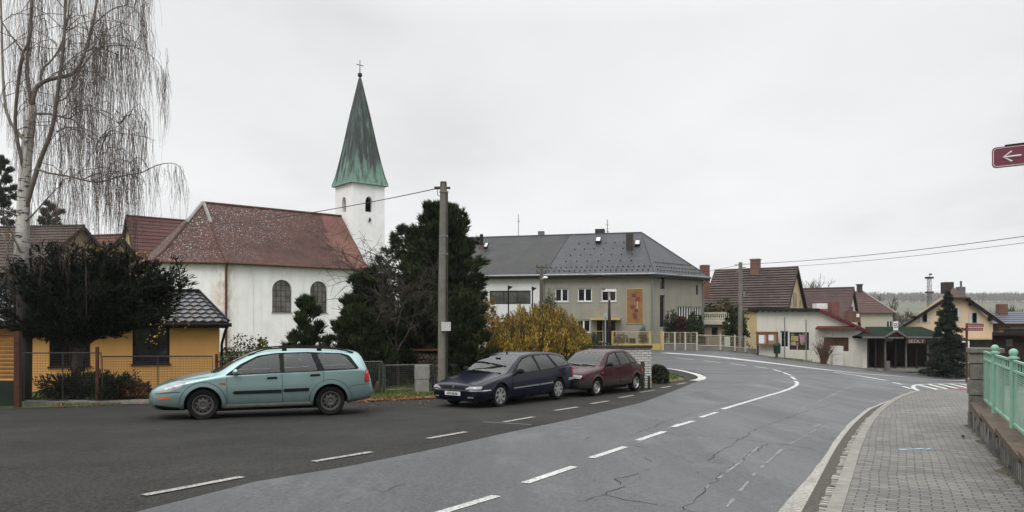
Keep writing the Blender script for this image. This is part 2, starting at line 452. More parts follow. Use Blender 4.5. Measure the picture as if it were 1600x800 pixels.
# tar seams and open cracks in the patch
mb = MB()
def crack(pts, w, jit=.05):
    q = resample(gl(pts), .16); q = [q[0]] + [p + V((random.uniform(-jit, jit), random.uniform(-jit, jit))) for p in q[1:-1]] + [q[-1]]
    for a, b in zip(q, q[1:]):
        if random.random() < .08: continue
        ribbon(mb, [a, b], w * .42 * random.uniform(.3, 1.3), .010)
crack([(900, 784), (922, 784), (940, 773), (972, 762), (966, 750), (990, 743), (1015, 734)], .03)
crack([(940, 773), (1000, 786), (1060, 795), (1110, 806)], .03)
crack([(1055, 616 + 0), (1120, 612)], .012)
crack([(1010, 674), (1070, 679), (1140, 685), (1200, 692), (1250, 699), (1300, 703)], .035, .03)
crack([(1105, 720), (1180, 672), (1250, 646), (1300, 633)], .03, .04)
crack([(1056, 803), (1090, 776), (1130, 741), (1180, 705), (1200, 694)], .03, .05)
crack([(1075, 722), (1140, 723.5)], .02)
crack([(985, 682), (1040, 659), (1120, 635), (1200, 618)], .022, .04)
crack([(540, 788), (590, 772), (632, 757)], .02)
crack([(985, 695), (1005, 700)], .03); crack([(915, 687), (925, 683)], .03); crack([(1005, 716), (1018, 722)], .03); crack([(1090, 738), (1105, 745)], .03)
crack([(905, 688), (930, 690)], .02); crack([(975, 667), (985, 664)], .04); crack([(1200, 704), (1280, 705)], .02)
struct(mb.build('road_cracks', pm('dark_crack_tar', (.032, .032, .033), .9, .2)))  # cracks drawn as thin strips in a dark tar colour
mb = MB()
for pts, w in (([(740, 659), (830, 664), (930, 671), (1000, 673)], .07), ([(985, 698), (1075, 655), (1150, 632)], .06), ([(1080, 781), (1160, 720), (1185, 700)], .05), ([(1320, 655), (1275, 672), (1225, 700), (1180, 740), (1130, 800)], .04), ([(1250, 640), (1325, 606), (1400, 601)], .09), ([(1262, 672), (1290, 660)], .05)):
    q = resample(gl(pts), .22)
    for a, b in zip(q, q[1:]):
        if random.random() < .35: continue
        ribbon(mb, [a, b], w * random.uniform(.5, 1.2), .0095)
struct(mb.build('road_seams', m_paint('scuffed_seam', .40, .60, (.20, .20, .205), (.11, .11, .116))))
# blue paint mark and wet leaf on the sidewalk
mb = MB()
c0 = gp(1429, 702, .12)
for i in range(5):
    a = c0 + V((-.20 + .1 * i, random.uniform(-.04, .04)))
    mb.add([G(a.x + .07 * math.cos(k * 1.05 + i), a.y + .055 * math.sin(k * 1.05), .1245 + .0004 * i) for k in range(6)], [(0, 1, 2, 3, 4, 5)])
struct(mb.build('blue_paint_mark', m_paint('blue_spray_paint', .38, .6, (.20, .45, .62), (.30, .32, .33))))

# grit and earth that has washed along the edge of the verge
mb = MB(); le = resample([p for p in left_edge], .25); A, B = [], []
for i, p in enumerate(le):
    t = (le[min(i + 1, len(le) - 1)] - le[max(i - 1, 0)]).normalized(); n = V((-t.y, t.x)); A.append(p + n * random.uniform(.02, .10)); B.append(p - n * random.uniform(.08, .42) * (.6 + noise.noise(V((i * .12, 0, 0)))))
strip(mb, A, B, .009, .009)
struct(mb.build('dirt_edge', pm('washed_grit', (.042, .034, .025), .95, .55, 14, bmp=.5)))

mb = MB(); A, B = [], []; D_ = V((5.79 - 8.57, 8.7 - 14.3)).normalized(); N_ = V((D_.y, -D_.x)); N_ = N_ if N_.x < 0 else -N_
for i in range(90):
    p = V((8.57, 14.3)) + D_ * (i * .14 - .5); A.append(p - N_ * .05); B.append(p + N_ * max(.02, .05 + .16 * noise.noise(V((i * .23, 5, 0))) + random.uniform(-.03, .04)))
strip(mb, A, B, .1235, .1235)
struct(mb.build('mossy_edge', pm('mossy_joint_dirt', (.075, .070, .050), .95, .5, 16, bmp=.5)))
# ------------------------------------------------------------------ cars
def pchip(tab):
    xs = [p[0] for p in tab]; ys = [p[1] for p in tab]; n = len(xs)
    h = [xs[i + 1] - xs[i] for i in range(n - 1)]; d = [(ys[i + 1] - ys[i]) / h[i] for i in range(n - 1)]
    m = [d[0]] + [0 if d[i - 1] * d[i] <= 0 else 2 * d[i - 1] * d[i] / (d[i - 1] + d[i]) for i in range(1, n - 1)] + [d[-1]]
    def f(x):
        if x <= xs[0]: return ys[0]
        if x >= xs[-1]: return ys[-1]
        i = 0
        while x > xs[i + 1]: i += 1
        t = (x - xs[i]) / h[i]; t2, t3 = t * t, t * t * t
        return (2 * t3 - 3 * t2 + 1) * ys[i] + (t3 - 2 * t2 + t) * h[i] * m[i] + (-2 * t3 + 3 * t2) * ys[i + 1] + (t3 - t2) * h[i] * m[i + 1]
    return f
def cr(pts, k):
    """catmull-rom through 2D points, k samples per span"""
    out = []
    n = len(pts)
    for i in range(n - 1):
        p0, p1, p2, p3 = pts[max(i - 1, 0)], pts[i], pts[i + 1], pts[min(i + 2, n - 1)]
        for j in range(k):
            t = j / k
            out.append(tuple(.5 * (2 * p1[a] + (p2[a] - p0[a]) * t + (2 * p0[a] - 5 * p1[a] + 4 * p2[a] - p3[a]) * t * t + (3 * p1[a] - p0[a] - 3 * p2[a] + p3[a]) * t ** 3) for a in (0, 1)))
    out.append(tuple(pts[-1])); return out
def rpoly(pts, r=.04, k=3):
    pts = [V(p) for p in pts]; n = len(pts); out = []
    for i in range(n):
        a, b, c = pts[i - 1], pts[i], pts[(i + 1) % n]
        rr = min(r, (a - b).length * .45, (c - b).length * .45)
        p, q = b + (a - b).normalized() * rr, b + (c - b).normalized() * rr
        for j in range(k + 1):
            t = j / k; out.append(p * (1 - t) ** 2 + b * 2 * t * (1 - t) + q * t * t)
    return out
def car_paint(name, col, metal=.35, rough=.32, dirt=(.10, .095, .085), coat=.6, spec=.25):
    m, t, b = nt(name); vec = coords(t)
    fl = tex_noise(t, vec, 260, 2)
    c = mixc(t, fl, mul(col, .85), mul(col, 1.15))
    # road film on the lower sides
    sp = N(t, 'ShaderNodeSeparateXYZ'); L(t, vec, sp.inputs[0])
    nz = tex_noise(t, vec, 5, 6, .65)
    ad = N(t, 'ShaderNodeMath', operation='MULTIPLY_ADD'); L(t, nz, ad.inputs[0]); ad.inputs[1].default_value = .5; L(t, sp.outputs['Z'], ad.inputs[2])
    dm = ramp(t, ad.outputs[0], [(.42, .55), (.82, .05)])
    c = mixc(t, dm, c, dirt)
    L(t, c, b.inputs['Base Color']); b.inputs['Metallic'].default_value = metal
    L(t, ramp(t, ad.outputs[0], [(.4, rough + .08), (.85, rough)]), b.inputs['Roughness'])
    b.inputs['Specular IOR Level'].default_value = spec
    b.inputs['Coat Weight'].default_value = coat; b.inputs['Coat Roughness'].default_value = .03
    return m
M_TYRE = pm('tyre_rubber', (.011, .011, .011), .95, .3, 20, spec=.06, bmp=.2)
M_STEEL = pm('black_steel_rim', (.085, .082, .080), .5, .3, 15, metal=.4)
M_ALLOY = pm('alloy_rim', (.50, .50, .51), .32, .12, 15, metal=.85)
M_GREYRIM = pm('grey_steel_rim', (.30, .30, .30), .4, .25, 15, metal=.6)
M_BLK = pm('black_trim', (.008, .008, .009), .6, .25, 12, spec=.12)
M_UNDER = pm('wheel_well_dark', (.010, .010, .010), .95, .3, 8)
M_CHROME = pm('bright_trim', (.60, .60, .60), .22, .1, 10, metal=.9)
M_LAMP = glass('headlamp_lens', (.30, .315, .325), .08, 1.5, .6)
M_REDL = glass('red_lamp_lens', (.30, .012, .014), .12, 1.5, .6)
M_AMB = glass('amber_lens', (.55, .10, .02), .15, 1.5, .6)
M_PLATE = pm('white_plate', (.62, .62, .60), .5, .1, 20)
M_CARGL = glass('car_window_glass', (.020, .032, .031), .03, 1.45, .3)
M_SCREEN = glass('windscreen_glass', (.085, .105, .10), .03, 1.75, .7)
def clear_glass(name, tint):
    m = bpy.data.materials.new(name); m.use_nodes = True; t = m.node_tree; t.nodes.clear()
    o = t.nodes.new('ShaderNodeOutputMaterial'); tr = t.nodes.new('ShaderNodeBsdfTransparent'); tr.inputs[0].default_value = (*tint, 1)
    gl_ = t.nodes.new('ShaderNodeBsdfGlossy'); gl_.inputs['Roughness'].default_value = .03; gl_.inputs[0].default_value = (.95, .98, .97, 1)
    fr = t.nodes.new('ShaderNodeFresnel'); fr.inputs[0].default_value = 1.65; mx = t.nodes.new('ShaderNodeMixShader')
    L(t, fr.outputs[0], mx.inputs[0]); L(t, tr.outputs[0], mx.inputs[1]); L(t, gl_.outputs[0], mx.inputs[2]); L(t, mx.outputs[0], o.inputs[0]); return m
M_CLEAR = clear_glass('clear_car_glass', (.60, .68, .66))
M_SEAT = pm('seat_cloth', (.045, .044, .046), .95, .25, 14)
M_GREYP = pm('grey_plastic', (.028, .026, .026), .6, .25, 9)

def text_mesh(name, s, size, mat, parent, mw, ext=.0015, align='CENTER', scale=(1, 1, 1)):
    cu = bpy.data.curves.new(name, 'FONT'); cu.body = s; cu.size = size; cu.extrude = ext
    cu.align_x = align; cu.align_y = 'CENTER'
    tmp = bpy.data.objects.new(name + '_tmp', cu); COL.objects.link(tmp)
    dg = bpy.context.evaluated_depsgraph_get()
    me = bpy.data.meshes.new_from_object(tmp.evaluated_get(dg)); me.name = name
    COL.objects.unlink(tmp); bpy.data.objects.remove(tmp); bpy.data.curves.remove(cu)
    me.transform(Matrix.Diagonal((*scale, 1))); me.transform(mw)
    me.materials.clear(); me.materials.append(mat)
    o = bpy.data.objects.new(name, me); COL.objects.link(o)
    if parent:
        o.parent = parent
        off = WL.get(parent.name, V((0, 0, 0))); me.transform(Matrix.Translation(-off)); WL[o.name] = off
    return o
def frame_m(o, x, y, z=None):
    """matrix whose local axes are x,y,(x cross y) at o"""
    x = V(x).normalized(); y = V(y).normalized(); z = x.cross(y)
    return Matrix(((x.x, y.x, z.x, o[0]), (x.y, y.y, z.y, o[1]), (x.z, y.z, z.z, o[2]), (0, 0, 0, 1)))
def ellipsoid(mb, c, r, n=14, k=8, m=0):
    mb.lathe([(math.sin(math.pi * i / k), -math.cos(math.pi * i / k)) for i in range(k + 1)], n, m=m)
    cnt = n * (k + 1)
    for i in range(len(mb.v) - cnt, len(mb.v)):
        p = mb.v[i]; mb.v[i] = (c[0] + p[0] * r[0], c[1] + p[1] * r[1], c[2] + p[2] * r[2])

class Car:
    def __init__(s, name, label, cfg, paint, loc, head, scale=1.0):
        s.c = cfg; s.Ln = cfg['L']; s.paint = paint
        s.root = thing(name, label, 'car', loc, head); s.root.scale = (scale,) * 3
        f = {k: pchip(cfg[k]) for k in ('zt', 'zb', 'zbelt', 'w', 'wr', 'zr')}
        xs = sorted(set([0, .012, .03, .06, .1, .15, .21] + [s.Ln * i / 60 for i in range(3, 58)] + [s.Ln - d for d in (0, .012, .03, .06, .1, .15)]))
        rows = []
        for x in xs:
            zt, zb, zl, w, wr, zr = (f[k](x) for k in ('zt', 'zb', 'zbelt', 'w', 'wr', 'zr'))
            side = cr([(w * .80, zb), (w * .955, zb + .07), (w * 1.0, zb + .52 * (zl - zb)), (w * .978, zl - .015)], 6)
            gls = []
            for j in range(1, 7):
                t = j / 7; bul = .018 * math.sin(math.pi * t) * (1 if zr - zl > .2 else .3)
                gls.append((lerp(w * .97, wr, t) + bul, lerp(zl, zr, t)))
            top = cr([(wr, zr), (wr * .92, zr + (zt - zr) * .52), (wr * .55, zr + (zt - zr) * .9), (0, zt)], 5)
            rows.append([(0, zb)] + side + gls + top)
        bm = bmesh.new(); n = len(rows[0]); ring = []
        for x, r in zip(xs, rows):
            full = [(y, z) for y, z in r] + [(-y, z) for y, z in r[1:-1]][::-1]
            ring.append([bm.verts.new((s.Ln / 2 - x, y, z)) for y, z in full])
        m = len(ring[0])
        for a, b in zip(ring, ring[1:]):
            for j in range(m): bm.faces.new((a[j], a[(j + 1) % m], b[(j + 1) % m], b[j]))
        bm.faces.new(ring[0]); bm.faces.new(ring[-1][::-1])
        bmesh.ops.triangulate(bm, faces=[f_ for f_ in bm.faces if len(f_.verts) > 4])
        bmesh.ops.recalc_face_normals(bm, faces=bm.faces[:])
        s.bvh = BVHTree.FromBMesh(bm)
        me = bpy.data.meshes.new('body'); bm.to_mesh(me); bm.free()
        me.materials.append(paint); me.materials.append(M_UNDER)
        body = bpy.data.objects.new('body', me); COL.objects.link(body)
        # wheel arches
        cm = MB()
        for xw in cfg['axles']:
            for sd in (1, -1):
                cm.lathe([(cfg['arch'], 0), (cfg['arch'], .52)], 40, (s.Ln / 2 - xw, sd * .52 if sd > 0 else -1.04, cfg['rw'] + .012), (0, 1, 0), 1)
        co = cm.build('cut', [paint, M_UNDER], local=True)
        cuts = [co]
        fl, x0, x1 = cfg['cabin']; cb = MB(); ring = []
        xs_ = [lerp(x0, x1, i / 26) for i in range(27)]; rows_ = []
        for x in xs_:
            zt, zl, w, wr, zr = (f[k](x) for k in ('zt', 'zbelt', 'w', 'wr', 'zr')); zc = max(zt - .045, zl + .012)
            r = [(w * .87, fl), (w * .89, zl - .04), (wr * .94, max(zr - .03, zl)), (wr * .5, zc)]; r = r + [(-y, z) for y, z in r[::-1]]; rows_.append([(s.Ln / 2 - x, y, z) for y, z in r])
        for a, b in zip(rows_, rows_[1:]):
            n8 = len(a); cb.add(a + b, [(j, (j + 1) % n8, n8 + (j + 1) % n8, n8 + j) for j in range(n8)], 1)
        cb.add(rows_[0], [tuple(range(8))[::-1]], 1); cb.add(rows_[-1], [tuple(range(8))], 1)
        cuts.append(cb.build('cut', [paint, M_UNDER], local=True))
        h = s.Ln / 2
        for poly in cfg['sw']:
            pm_ = MB(); pm_.prism([(h - p[0], -1.3, p[1]) for p in rpoly(poly, .03)], (0, 2.6, 0), 1); cuts.append(pm_.build('cut', [paint, M_UNDER], local=True))
        for key, xa, xb in (('ws', *cfg['wsx']), ('rwp', *cfg['rwx'])):
            pm_ = MB(); pm_.prism([(h - xa, p[0] * .985, p[1] + .004) for p in rpoly(cfg[key], .05)], (xa - xb, 0, 0), 1); cuts.append(pm_.build('cut', [paint, M_UNDER], local=True))
        for c_ in cuts:
            b2 = bmesh.new(); b2.from_mesh(c_.data); bmesh.ops.remove_doubles(b2, verts=b2.verts[:], dist=1e-5); bmesh.ops.recalc_face_normals(b2, faces=b2.faces[:]); b2.to_mesh(c_.data); b2.free()
            md = body.modifiers.new('b', 'BOOLEAN'); md.object = c_; md.operation = 'DIFFERENCE'; md.solver = 'EXACT'
        dg = bpy.context.evaluated_depsgraph_get()
        me2 = bpy.data.meshes.new_from_object(body.evaluated_get(dg)); me2.name = 'body'
        body.modifiers.clear(); body.data = me2
        for c_ in cuts: bpy.data.objects.remove(c_)
        me2.polygons.foreach_set('use_smooth', [True] * len(me2.polygons)); me2.set_sharp_from_angle(angle=R(38))
        body.parent = s.root; s.body = body
        ub = MB(); ub.box((0, 0, .235), (s.Ln - 1.9, 1.16, .17)); ub.build('underbody', M_UNDER, s.root, local=True)
        s.wheels()
    def ray(s, view, u, v):
        h = s.Ln / 2
        o, d = {'L': ((h - u, 3, v), (0, -1, 0)), 'R': ((h - u, -3, v), (0, 1, 0)), 'F': ((h + 3, u, v), (-1, 0, 0)), 'B': ((-h - 3, u, v), (1, 0, 0)), 'T': ((h - u, v, 4), (0, 0, -1))}[view]
        hit, nr, _, _ = s.bvh.ray_cast(V(o), V(d))
        if hit is None:
            hit, nr, _, _ = s.bvh.find_nearest(V(o) + V(d) * (3 - .3))
        if nr.dot(V(d)) > 0: nr = -nr
        return hit, nr
    def decal(s, name, view, poly, off, mat, parent=None, res=.05, skirt=.012, keep=True):
        bm = bmesh.new(); bm.faces.new([bm.verts.new((p[0], p[1], 0)) for p in poly])
        bmesh.ops.triangulate(bm, faces=bm.faces[:])
        for ax in (0, 1):
            cs = [p[ax] for p in poly]; k = math.ceil(min(cs) / res)
            while k * res < max(cs):
                co = [0, 0, 0]; no = [0, 0, 0]; co[ax] = k * res; no[ax] = 1
                bmesh.ops.bisect_plane(bm, geom=bm.verts[:] + bm.edges[:] + bm.faces[:], plane_co=co, plane_no=no); k += 1
        nrm = {}
        for v in bm.verts:
            p, n = s.ray(view, v.co.x, v.co.y); v.co = p + n * off; nrm[v.index] = n
        bm.verts.index_update(); bm.normal_update()
        out = {'L': V((0, 1, 0)), 'R': V((0, -1, 0)), 'F': V((1, 0, 0)), 'B': V((-1, 0, 0)), 'T': V((0, 0, 1))}[view]
        if sum((f.normal.dot(out) * f.calc_area() for f in bm.faces)) < 0: bmesh.ops.reverse_faces(bm, faces=bm.faces[:])
        be = [e for e in bm.edges if e.is_boundary]
        r = bmesh.ops.extrude_edge_only(bm, edges=be)
        for v in [g for g in r['geom'] if isinstance(g, bmesh.types.BMVert)]:
            h, n, _, _ = s.bvh.find_nearest(v.co); 
            if n.dot(out) < 0: n = -n
            v.co = h - n * skirt
        me = bpy.data.meshes.new(name); bm.to_mesh(me); bm.free(); me.materials.append(mat)
        me.polygons.foreach_set('use_smooth', [True] * len(me.polygons)); me.set_sharp_from_angle(angle=R(45))
        o = bpy.data.objects.new(name, me); COL.objects.link(o); o.parent = parent or s.root; WL[o.name] = V((0, 0, 0))
        return o
    def both(s, name, poly, off, mat, parent=None, **k):
        return [s.decal(name, vw, poly, off, mat, parent, **k) for vw in 'LR']
    def line(s, mb, view, pts, w=.006, off=.001, m=0):
        """thin dark seam following the body"""
        q = [V(p) for p in pts]; d = []
        for a, b in zip(q, q[1:]):
            n = max(1, int((b - a).length / .05)); d += [a.lerp(b, i / n) for i in range(n)]
        d.append(q[-1]); pp = []
        for p in d:
            h, n = s.ray(view, p.x, p.y); pp.append(h + n * off)
        mb.tube(pp, w / 2, 5, m)
    def gap(s, view, pts, w):
        mb = MB(); s.line(mb, view, pts, w); mb.build('panel_gap', M_UNDER, s.root, local=True)
    def surround(s, outer, off=.003):
        """black frame round the side glass, open where the panes are"""
        for vw in 'LR':
            bm = bmesh.new(); es = []
            for poly in [outer] + [rpoly(p, .03) for p in s.c['sw']]:
                vs_ = [bm.verts.new((p[0], p[1], 0)) for p in poly]; es += [bm.edges.new((vs_[i], vs_[(i + 1) % len(vs_)])) for i in range(len(vs_))]
            bmesh.ops.triangle_fill(bm, use_beauty=True, use_dissolve=False, edges=es)
            def inside(p, poly):
                c = False; n = len(poly)
                for i in range(n):
                    a, b = poly[i], poly[i - 1]
                    if (a[1] > p.y) != (b[1] > p.y) and p.x < (b[0] - a[0]) * (p.y - a[1]) / (b[1] - a[1]) + a[0]: c = not c
                return c
            bad = [f_ for f_ in bm.faces if any(inside(f_.calc_center_median(), p) for p in s.c['sw'])]
            bmesh.ops.delete(bm, geom=bad, context='FACES')
            for ax in (0, 1):
                k = 0
                while k * .05 < 5:
                    co = [0, 0, 0]; no = [0, 0, 0]; co[ax] = k * .05; no[ax] = 1
                    bmesh.ops.bisect_plane(bm, geom=bm.verts[:] + bm.edges[:] + bm.faces[:], plane_co=co, plane_no=no); k += 1
            for v in bm.verts:
                p, n = s.ray(vw, v.co.x, v.co.y); v.co = p + n * off
            me = bpy.data.meshes.new('window_surround'); bm.to_mesh(me); bm.free(); me.materials.append(M_BLK)
            o = bpy.data.objects.new('window_surround', me); COL.objects.link(o); o.parent = s.root; WL[o.name] = V((0, 0, 0))
    def cabin(s, xf, xr, zs, dash, top):
        """seats, dashboard and steering wheel seen through the glass"""
        h = s.Ln / 2
        def seat(name, x, y, wd, hr=True):
            mb = MB(); mb.prism([(h - x, y - wd / 2, zs), (h - x - .10, y - wd / 2, zs + .52), (h - x - .20, y - wd / 2, zs + .52), (h - x - .16, y - wd / 2, zs)], (0, wd, 0)); o = mb.build(name, M_SEAT, s.root, local=True)
            for k in ((0,) if wd < .7 else (-.36, .36)):
                mb = MB(); ellipsoid(mb, (h - x - .16, y + k, zs + .60), (.055, .13, .085)); mb.build('headrest', M_SEAT, o, True, local=True)
        seat('front_seat', xf, .37, .48); seat('front_seat', xf, -.37, .48); seat('rear_seat', xr, 0, 1.16)
        mb = MB(); mb.prism([(h - dash, -.62, zs), (h - dash, -.62, top), (h - dash - .30, -.62, top - .03), (h - dash - .36, -.62, zs)], (0, 1.24, 0)); mb.build('dashboard', M_BLK, s.root, local=True)
        mb = MB(); c = V((h - dash - .46, .37, top - .02)); pts = [c + V((-.07 * math.sin(a), .18 * math.cos(a), .17 * math.sin(a))) for a in [R(i * 18) for i in range(21)]]; mb.tube(pts, .014, 6); mb.build('steering_wheel', M_BLK, s.root, local=True)
    def wheels(s):
        c = s.c; r = c['rw']
        for xw in c['axles']:
            for sd in (1, -1):
                wh = bpy.data.objects.new('wheel', None); COL.objects.link(wh); wh.parent = s.root
                wh.location = (s.Ln / 2 - xw, sd * c['tr'], r); WL[wh.name] = V((0, 0, 0))
                if c['steer'] and xw == c['axles'][0]: wh.rotation_euler = (0, 0, R(c['steer']))
                t = MB(); w = .095; rr = c['rr']
                t.lathe([(rr, -w * .8), (r * .93, -w), (r * .985, -w * .8), (r, -w * .45), (r, w * .45), (r * .985, w * .8), (r * .93, w), (rr + .012, w * .88), (rr, w * .7)], 36, ax=(0, sd, 0), cap=False)
                t.build('tyre', M_TYRE, wh, True, sharp=50, local=True)
                k = MB(); mt = c['rim']
                if c['rimtype'] == 'alloy':
                    k.lathe([(rr + .004, w * .55), (rr + .006, w * .86), (rr - .012, w * .88), (rr - .02, w * .6), (rr - .02, w * .1)], 36, ax=(0, sd, 0), cap=False)
                    k.lathe([(rr - .012, w * .1), (.0, w * .1)], 24, ax=(0, sd, 0), m=1)
                    k.lathe([(.075, w * .5), (.07, w * .8), (.03, w * .86), (0, w * .86)], 20, ax=(0, sd, 0))
                    for i in range(7):
                        a = 2 * math.pi * i / 7 + .2; u = V((math.cos(a), 0, math.sin(a))); p = V((-math.sin(a), 0, math.cos(a))); y = V((0, sd, 0))
                        k.prism([u * .05 + p * .022 + y * w * .6, u * (rr - .006) + p * .036 + y * w * .66, u * (rr - .006) - p * .036 + y * w * .66, u * .05 - p * .022 + y * w * .6], y * .022)
                else:
                    k.lathe([(rr + .004, w * .5), (rr + .008, w * .84), (rr - .01, w * .86), (rr - .03, w * .5), (rr * .8, w * .28), (rr * .72, w * .36), (rr * .45, w * .62), (rr * .36, w * .62), (.045, w * .42), (.04, w * .55), (0, w * .57)], 36, ax=(0, sd, 0), cap=False)
                    for i in range(c['holes']):
                        a = 2 * math.pi * i / c['holes']; u = V((math.cos(a), 0, math.sin(a)))
                        k.lathe([(.021, 0), (.021, .012), (0, .013)], 10, u * rr * .66 + V((0, sd, 0)) * w * .40, (u * .55 + V((0, sd, 0))), 1)
                k.build('rim', [mt, M_UNDER], wh, True, sharp=35, local=True)
    def mirror(s, x, z, mat, sz=(.06, .105, .07)):
        for sd in (1, -1):
            h, n = s.ray('L' if sd > 0 else 'R', x, z)
            mb = MB(); c = h + V((0, sd * .13, .03))
            mb.tube([h - V((0, sd * .02, 0)), h + V((0, sd * .07, .012))], [.03, .028], 8)
            ellipsoid(mb, c, sz, 14, 8)
            mb.build('door_mirror', mat, s.root, True, sharp=60, local=True)

Z0 = {}
# --- pale green estate ------------------------------------------------------
P_GREEN = car_paint('pale_green_metallic', (.25, .365, .36), .72, .34, (.12, .15, .145))
cfg = dict(cabin=(.72, 1.42, 4.46), sw=([(1.65, .945), (1.86, 1.12), (2.16, 1.285), (2.48, 1.345), (2.59, 1.35), (2.61, .965)], [(2.7, .97), (2.69, 1.352), (3.13, 1.365), (3.26, 1.355), (3.4, .995)], [(3.54, 1.005), (3.4, 1.34), (3.48, 1.355), (3.88, 1.335), (4.0, 1.29), (4.21, 1.035), (4.18, 1.02)]), ws=[(-.68, .985), (.68, .985), (.535, 1.355), (-.535, 1.355)], rwp=[(-.56, 1.03), (.56, 1.03), (.49, 1.28), (-.49, 1.28)], wsx=(1.2, 2.3), rwx=(4.25, 4.75),
    L=4.63, rw=.312, rr=.205, tr=.735, arch=.372, axles=(1.06, 3.675), steer=0, rim=M_STEEL, rimtype='steel', holes=10,
    zt=[(0.0, .56), (0.0723, .66), (0.3011, .77), (0.7227, .885), (1.18, .965), (1.3, .99), (1.68, 1.20), (2.13, 1.405), (2.38, 1.455), (2.88, 1.475), (3.48, 1.462), (4.08, 1.415), (4.3, 1.385), (4.38, 1.30), (4.51, 1.0), (4.56, .84), (4.62, .62), (4.63, .56)],
    zr=[(0.0, .55), (0.0723, .63), (0.3011, .725), (0.7227, .845), (1.18, .925), (1.3, .945), (1.68, 1.165), (2.13, 1.355), (2.38, 1.395), (2.88, 1.412), (3.48, 1.40), (4.08, 1.355), (4.3, 1.325), (4.38, 1.25), (4.51, .97), (4.56, .82), (4.62, .60), (4.63, .54)],
    zb=[(0.0, .36), (0.0602, .27), (0.2409, .215), (0.7227, .20), (1.48, .205), (3.18, .215), (4.08, .26), (4.48, .31), (4.58, .34), (4.63, .42)],
    zbelt=[(0.0, .50), (0.0723, .58), (0.3011, .665), (0.7227, .78), (1.18, .87), (1.38, .90), (2.18, .935), (3.18, .975), (4.08, 1.005), (4.38, .99), (4.54, .86), (4.6, .62), (4.63, .52)],
    w=[(0.0, .45), (0.0602, .60), (0.1807, .715), (0.4216, .79), (0.8432, .835), (1.38, .85), (2.68, .853), (3.78, .845), (4.18, .825), (4.43, .79), (4.58, .74), (4.63, .66)],
    wr=[(0.0, .38), (0.0602, .5), (0.1807, .60), (0.4216, .67), (0.8432, .70), (1.3, .715), (1.68, .66), (2.13, .575), (2.88, .585), (3.78, .58), (4.3, .57), (4.43, .60), (4.56, .66), (4.63, .6)])
g0, g1 = V((-6.79, 17.05)), V((-4.31, 17.85))
mid = V((-5.52, 17.40)); hd = math.atan2(-.335, -.942)
# the photographed wheels stand about 16.95 m and 17.95 m off
def place_car(mid, hd, cfg, sc):
    """Empty location so that the middle of the wheelbase (left side) stands at mid"""
    h = V((math.cos(hd), math.sin(hd))); left = V((-h.y, h.x))
    xm = cfg['L'] / 2 - (cfg['axles'][0] + cfg['axles'][1]) / 2
    c = mid - h * xm * sc - left * cfg['tr'] * sc
    return V((c.x, c.y, tz(mid.x, mid.y) + .002))
car = Car('estate_car', 'pale green metallic estate car with black steel wheels parked in front of the orange garage', cfg, P_GREEN, place_car(mid, hd, cfg, 1.05), hd, 1.05)
lower = .5
car.surround(rpoly([(1.48, .915), (1.8, 1.15), (2.16, 1.325), (2.53, 1.375), (3.18, 1.39), (3.93, 1.355), (4.11, 1.30), (4.3, 1.02), (4.26, 1.0), (3.18, .965)], .05))
for poly in cfg['sw']: car.both('side_window', rpoly(poly, .03), .004, M_CLEAR, skirt=.004)
car.cabin(2.42, 3.38, .74, 1.52, .93)
car.both('wheel_arch_flare', [(1.06 + .455 * math.cos(a), .325 + .455 * math.sin(a)) for a in [R(i * 9 - 8) for i in range(0, 22)]] + [(1.06 + .372 * math.cos(a), .325 + .372 * math.sin(a)) for a in [R(181 - i * 9) for i in range(0, 22)]], .014, P_GREEN, res=.04)
car.both('wheel_arch_flare', [(3.675 + .455 * math.cos(a), .325 + .455 * math.sin(a)) for a in [R(i * 9 - 8) for i in range(0, 22)]] + [(3.675 + .372 * math.cos(a), .325 + .372 * math.sin(a)) for a in [R(181 - i * 9) for i in range(0, 22)]], .014, P_GREEN, res=.04)
for vw in 'LR':
    d1 = car.decal('door', vw, rpoly([(1.55, .26), (1.535, .88), (2.635, .94), (2.65, .27)], .03), .004, P_GREEN)
    d2 = car.decal('door', vw, rpoly([(2.665, .27), (2.655, .942), (3.525, .975), (3.51, .70), (3.3, .58), (3.19, .40), (3.17, .27)], .03), .004, P_GREEN)
    for d, (a, b, zc) in ((d1, (1.65, 2.635, .555)), (d2, (2.67, 3.21, .575))):
        car.decal('rubbing_strip', vw, [(a + .03, zc - .034), (a - .01, zc), (a + .03, zc + .034), (b, zc + .042), (b, zc - .026)], .018, M_BLK, d)
    for d, (hx, hz) in ((d1, (2.44, .845)), (d2, (3.34, .885))):
        car.decal('door_handle', vw, rpoly([(hx - .115, hz - .022), (hx - .1, hz + .022), (hx + .10, hz + .03), (hx + .115, hz - .015)], .02), .022, M_BLK, d, res=.03)
    car.decal('sill', vw, [(1.45, .235), (1.45, .30), (3.28, .31), (3.28, .245)], .009, pm('dusty_sill', (.24, .24, .22), .7, .25, 6) if vw == 'L' else P_GREEN)
    car.decal('headlight', vw, rpoly([(0.1385, .575), (0.3614, .76), (0.7468, .805), (0.6023, .66), (0.4095, .60)], .03), .006, M_LAMP)
    car.decal('indicator', vw, rpoly([(0.2048, .445), (0.1927, .50), (0.3975, .505), (0.4336, .45)], .02), .008, M_AMB)
    car.decal('side_repeater', vw, rpoly([(1.38, .735), (1.39, .775), (1.5, .765), (1.51, .73)], .02), .012, M_AMB, res=.03)
    car.decal('tail_light', vw, rpoly([(4.535, .70), (4.42, .70), (4.415, .80), (4.44, .98), (4.505, 1.0)], .02), .010, M_REDL)
mb = MB()
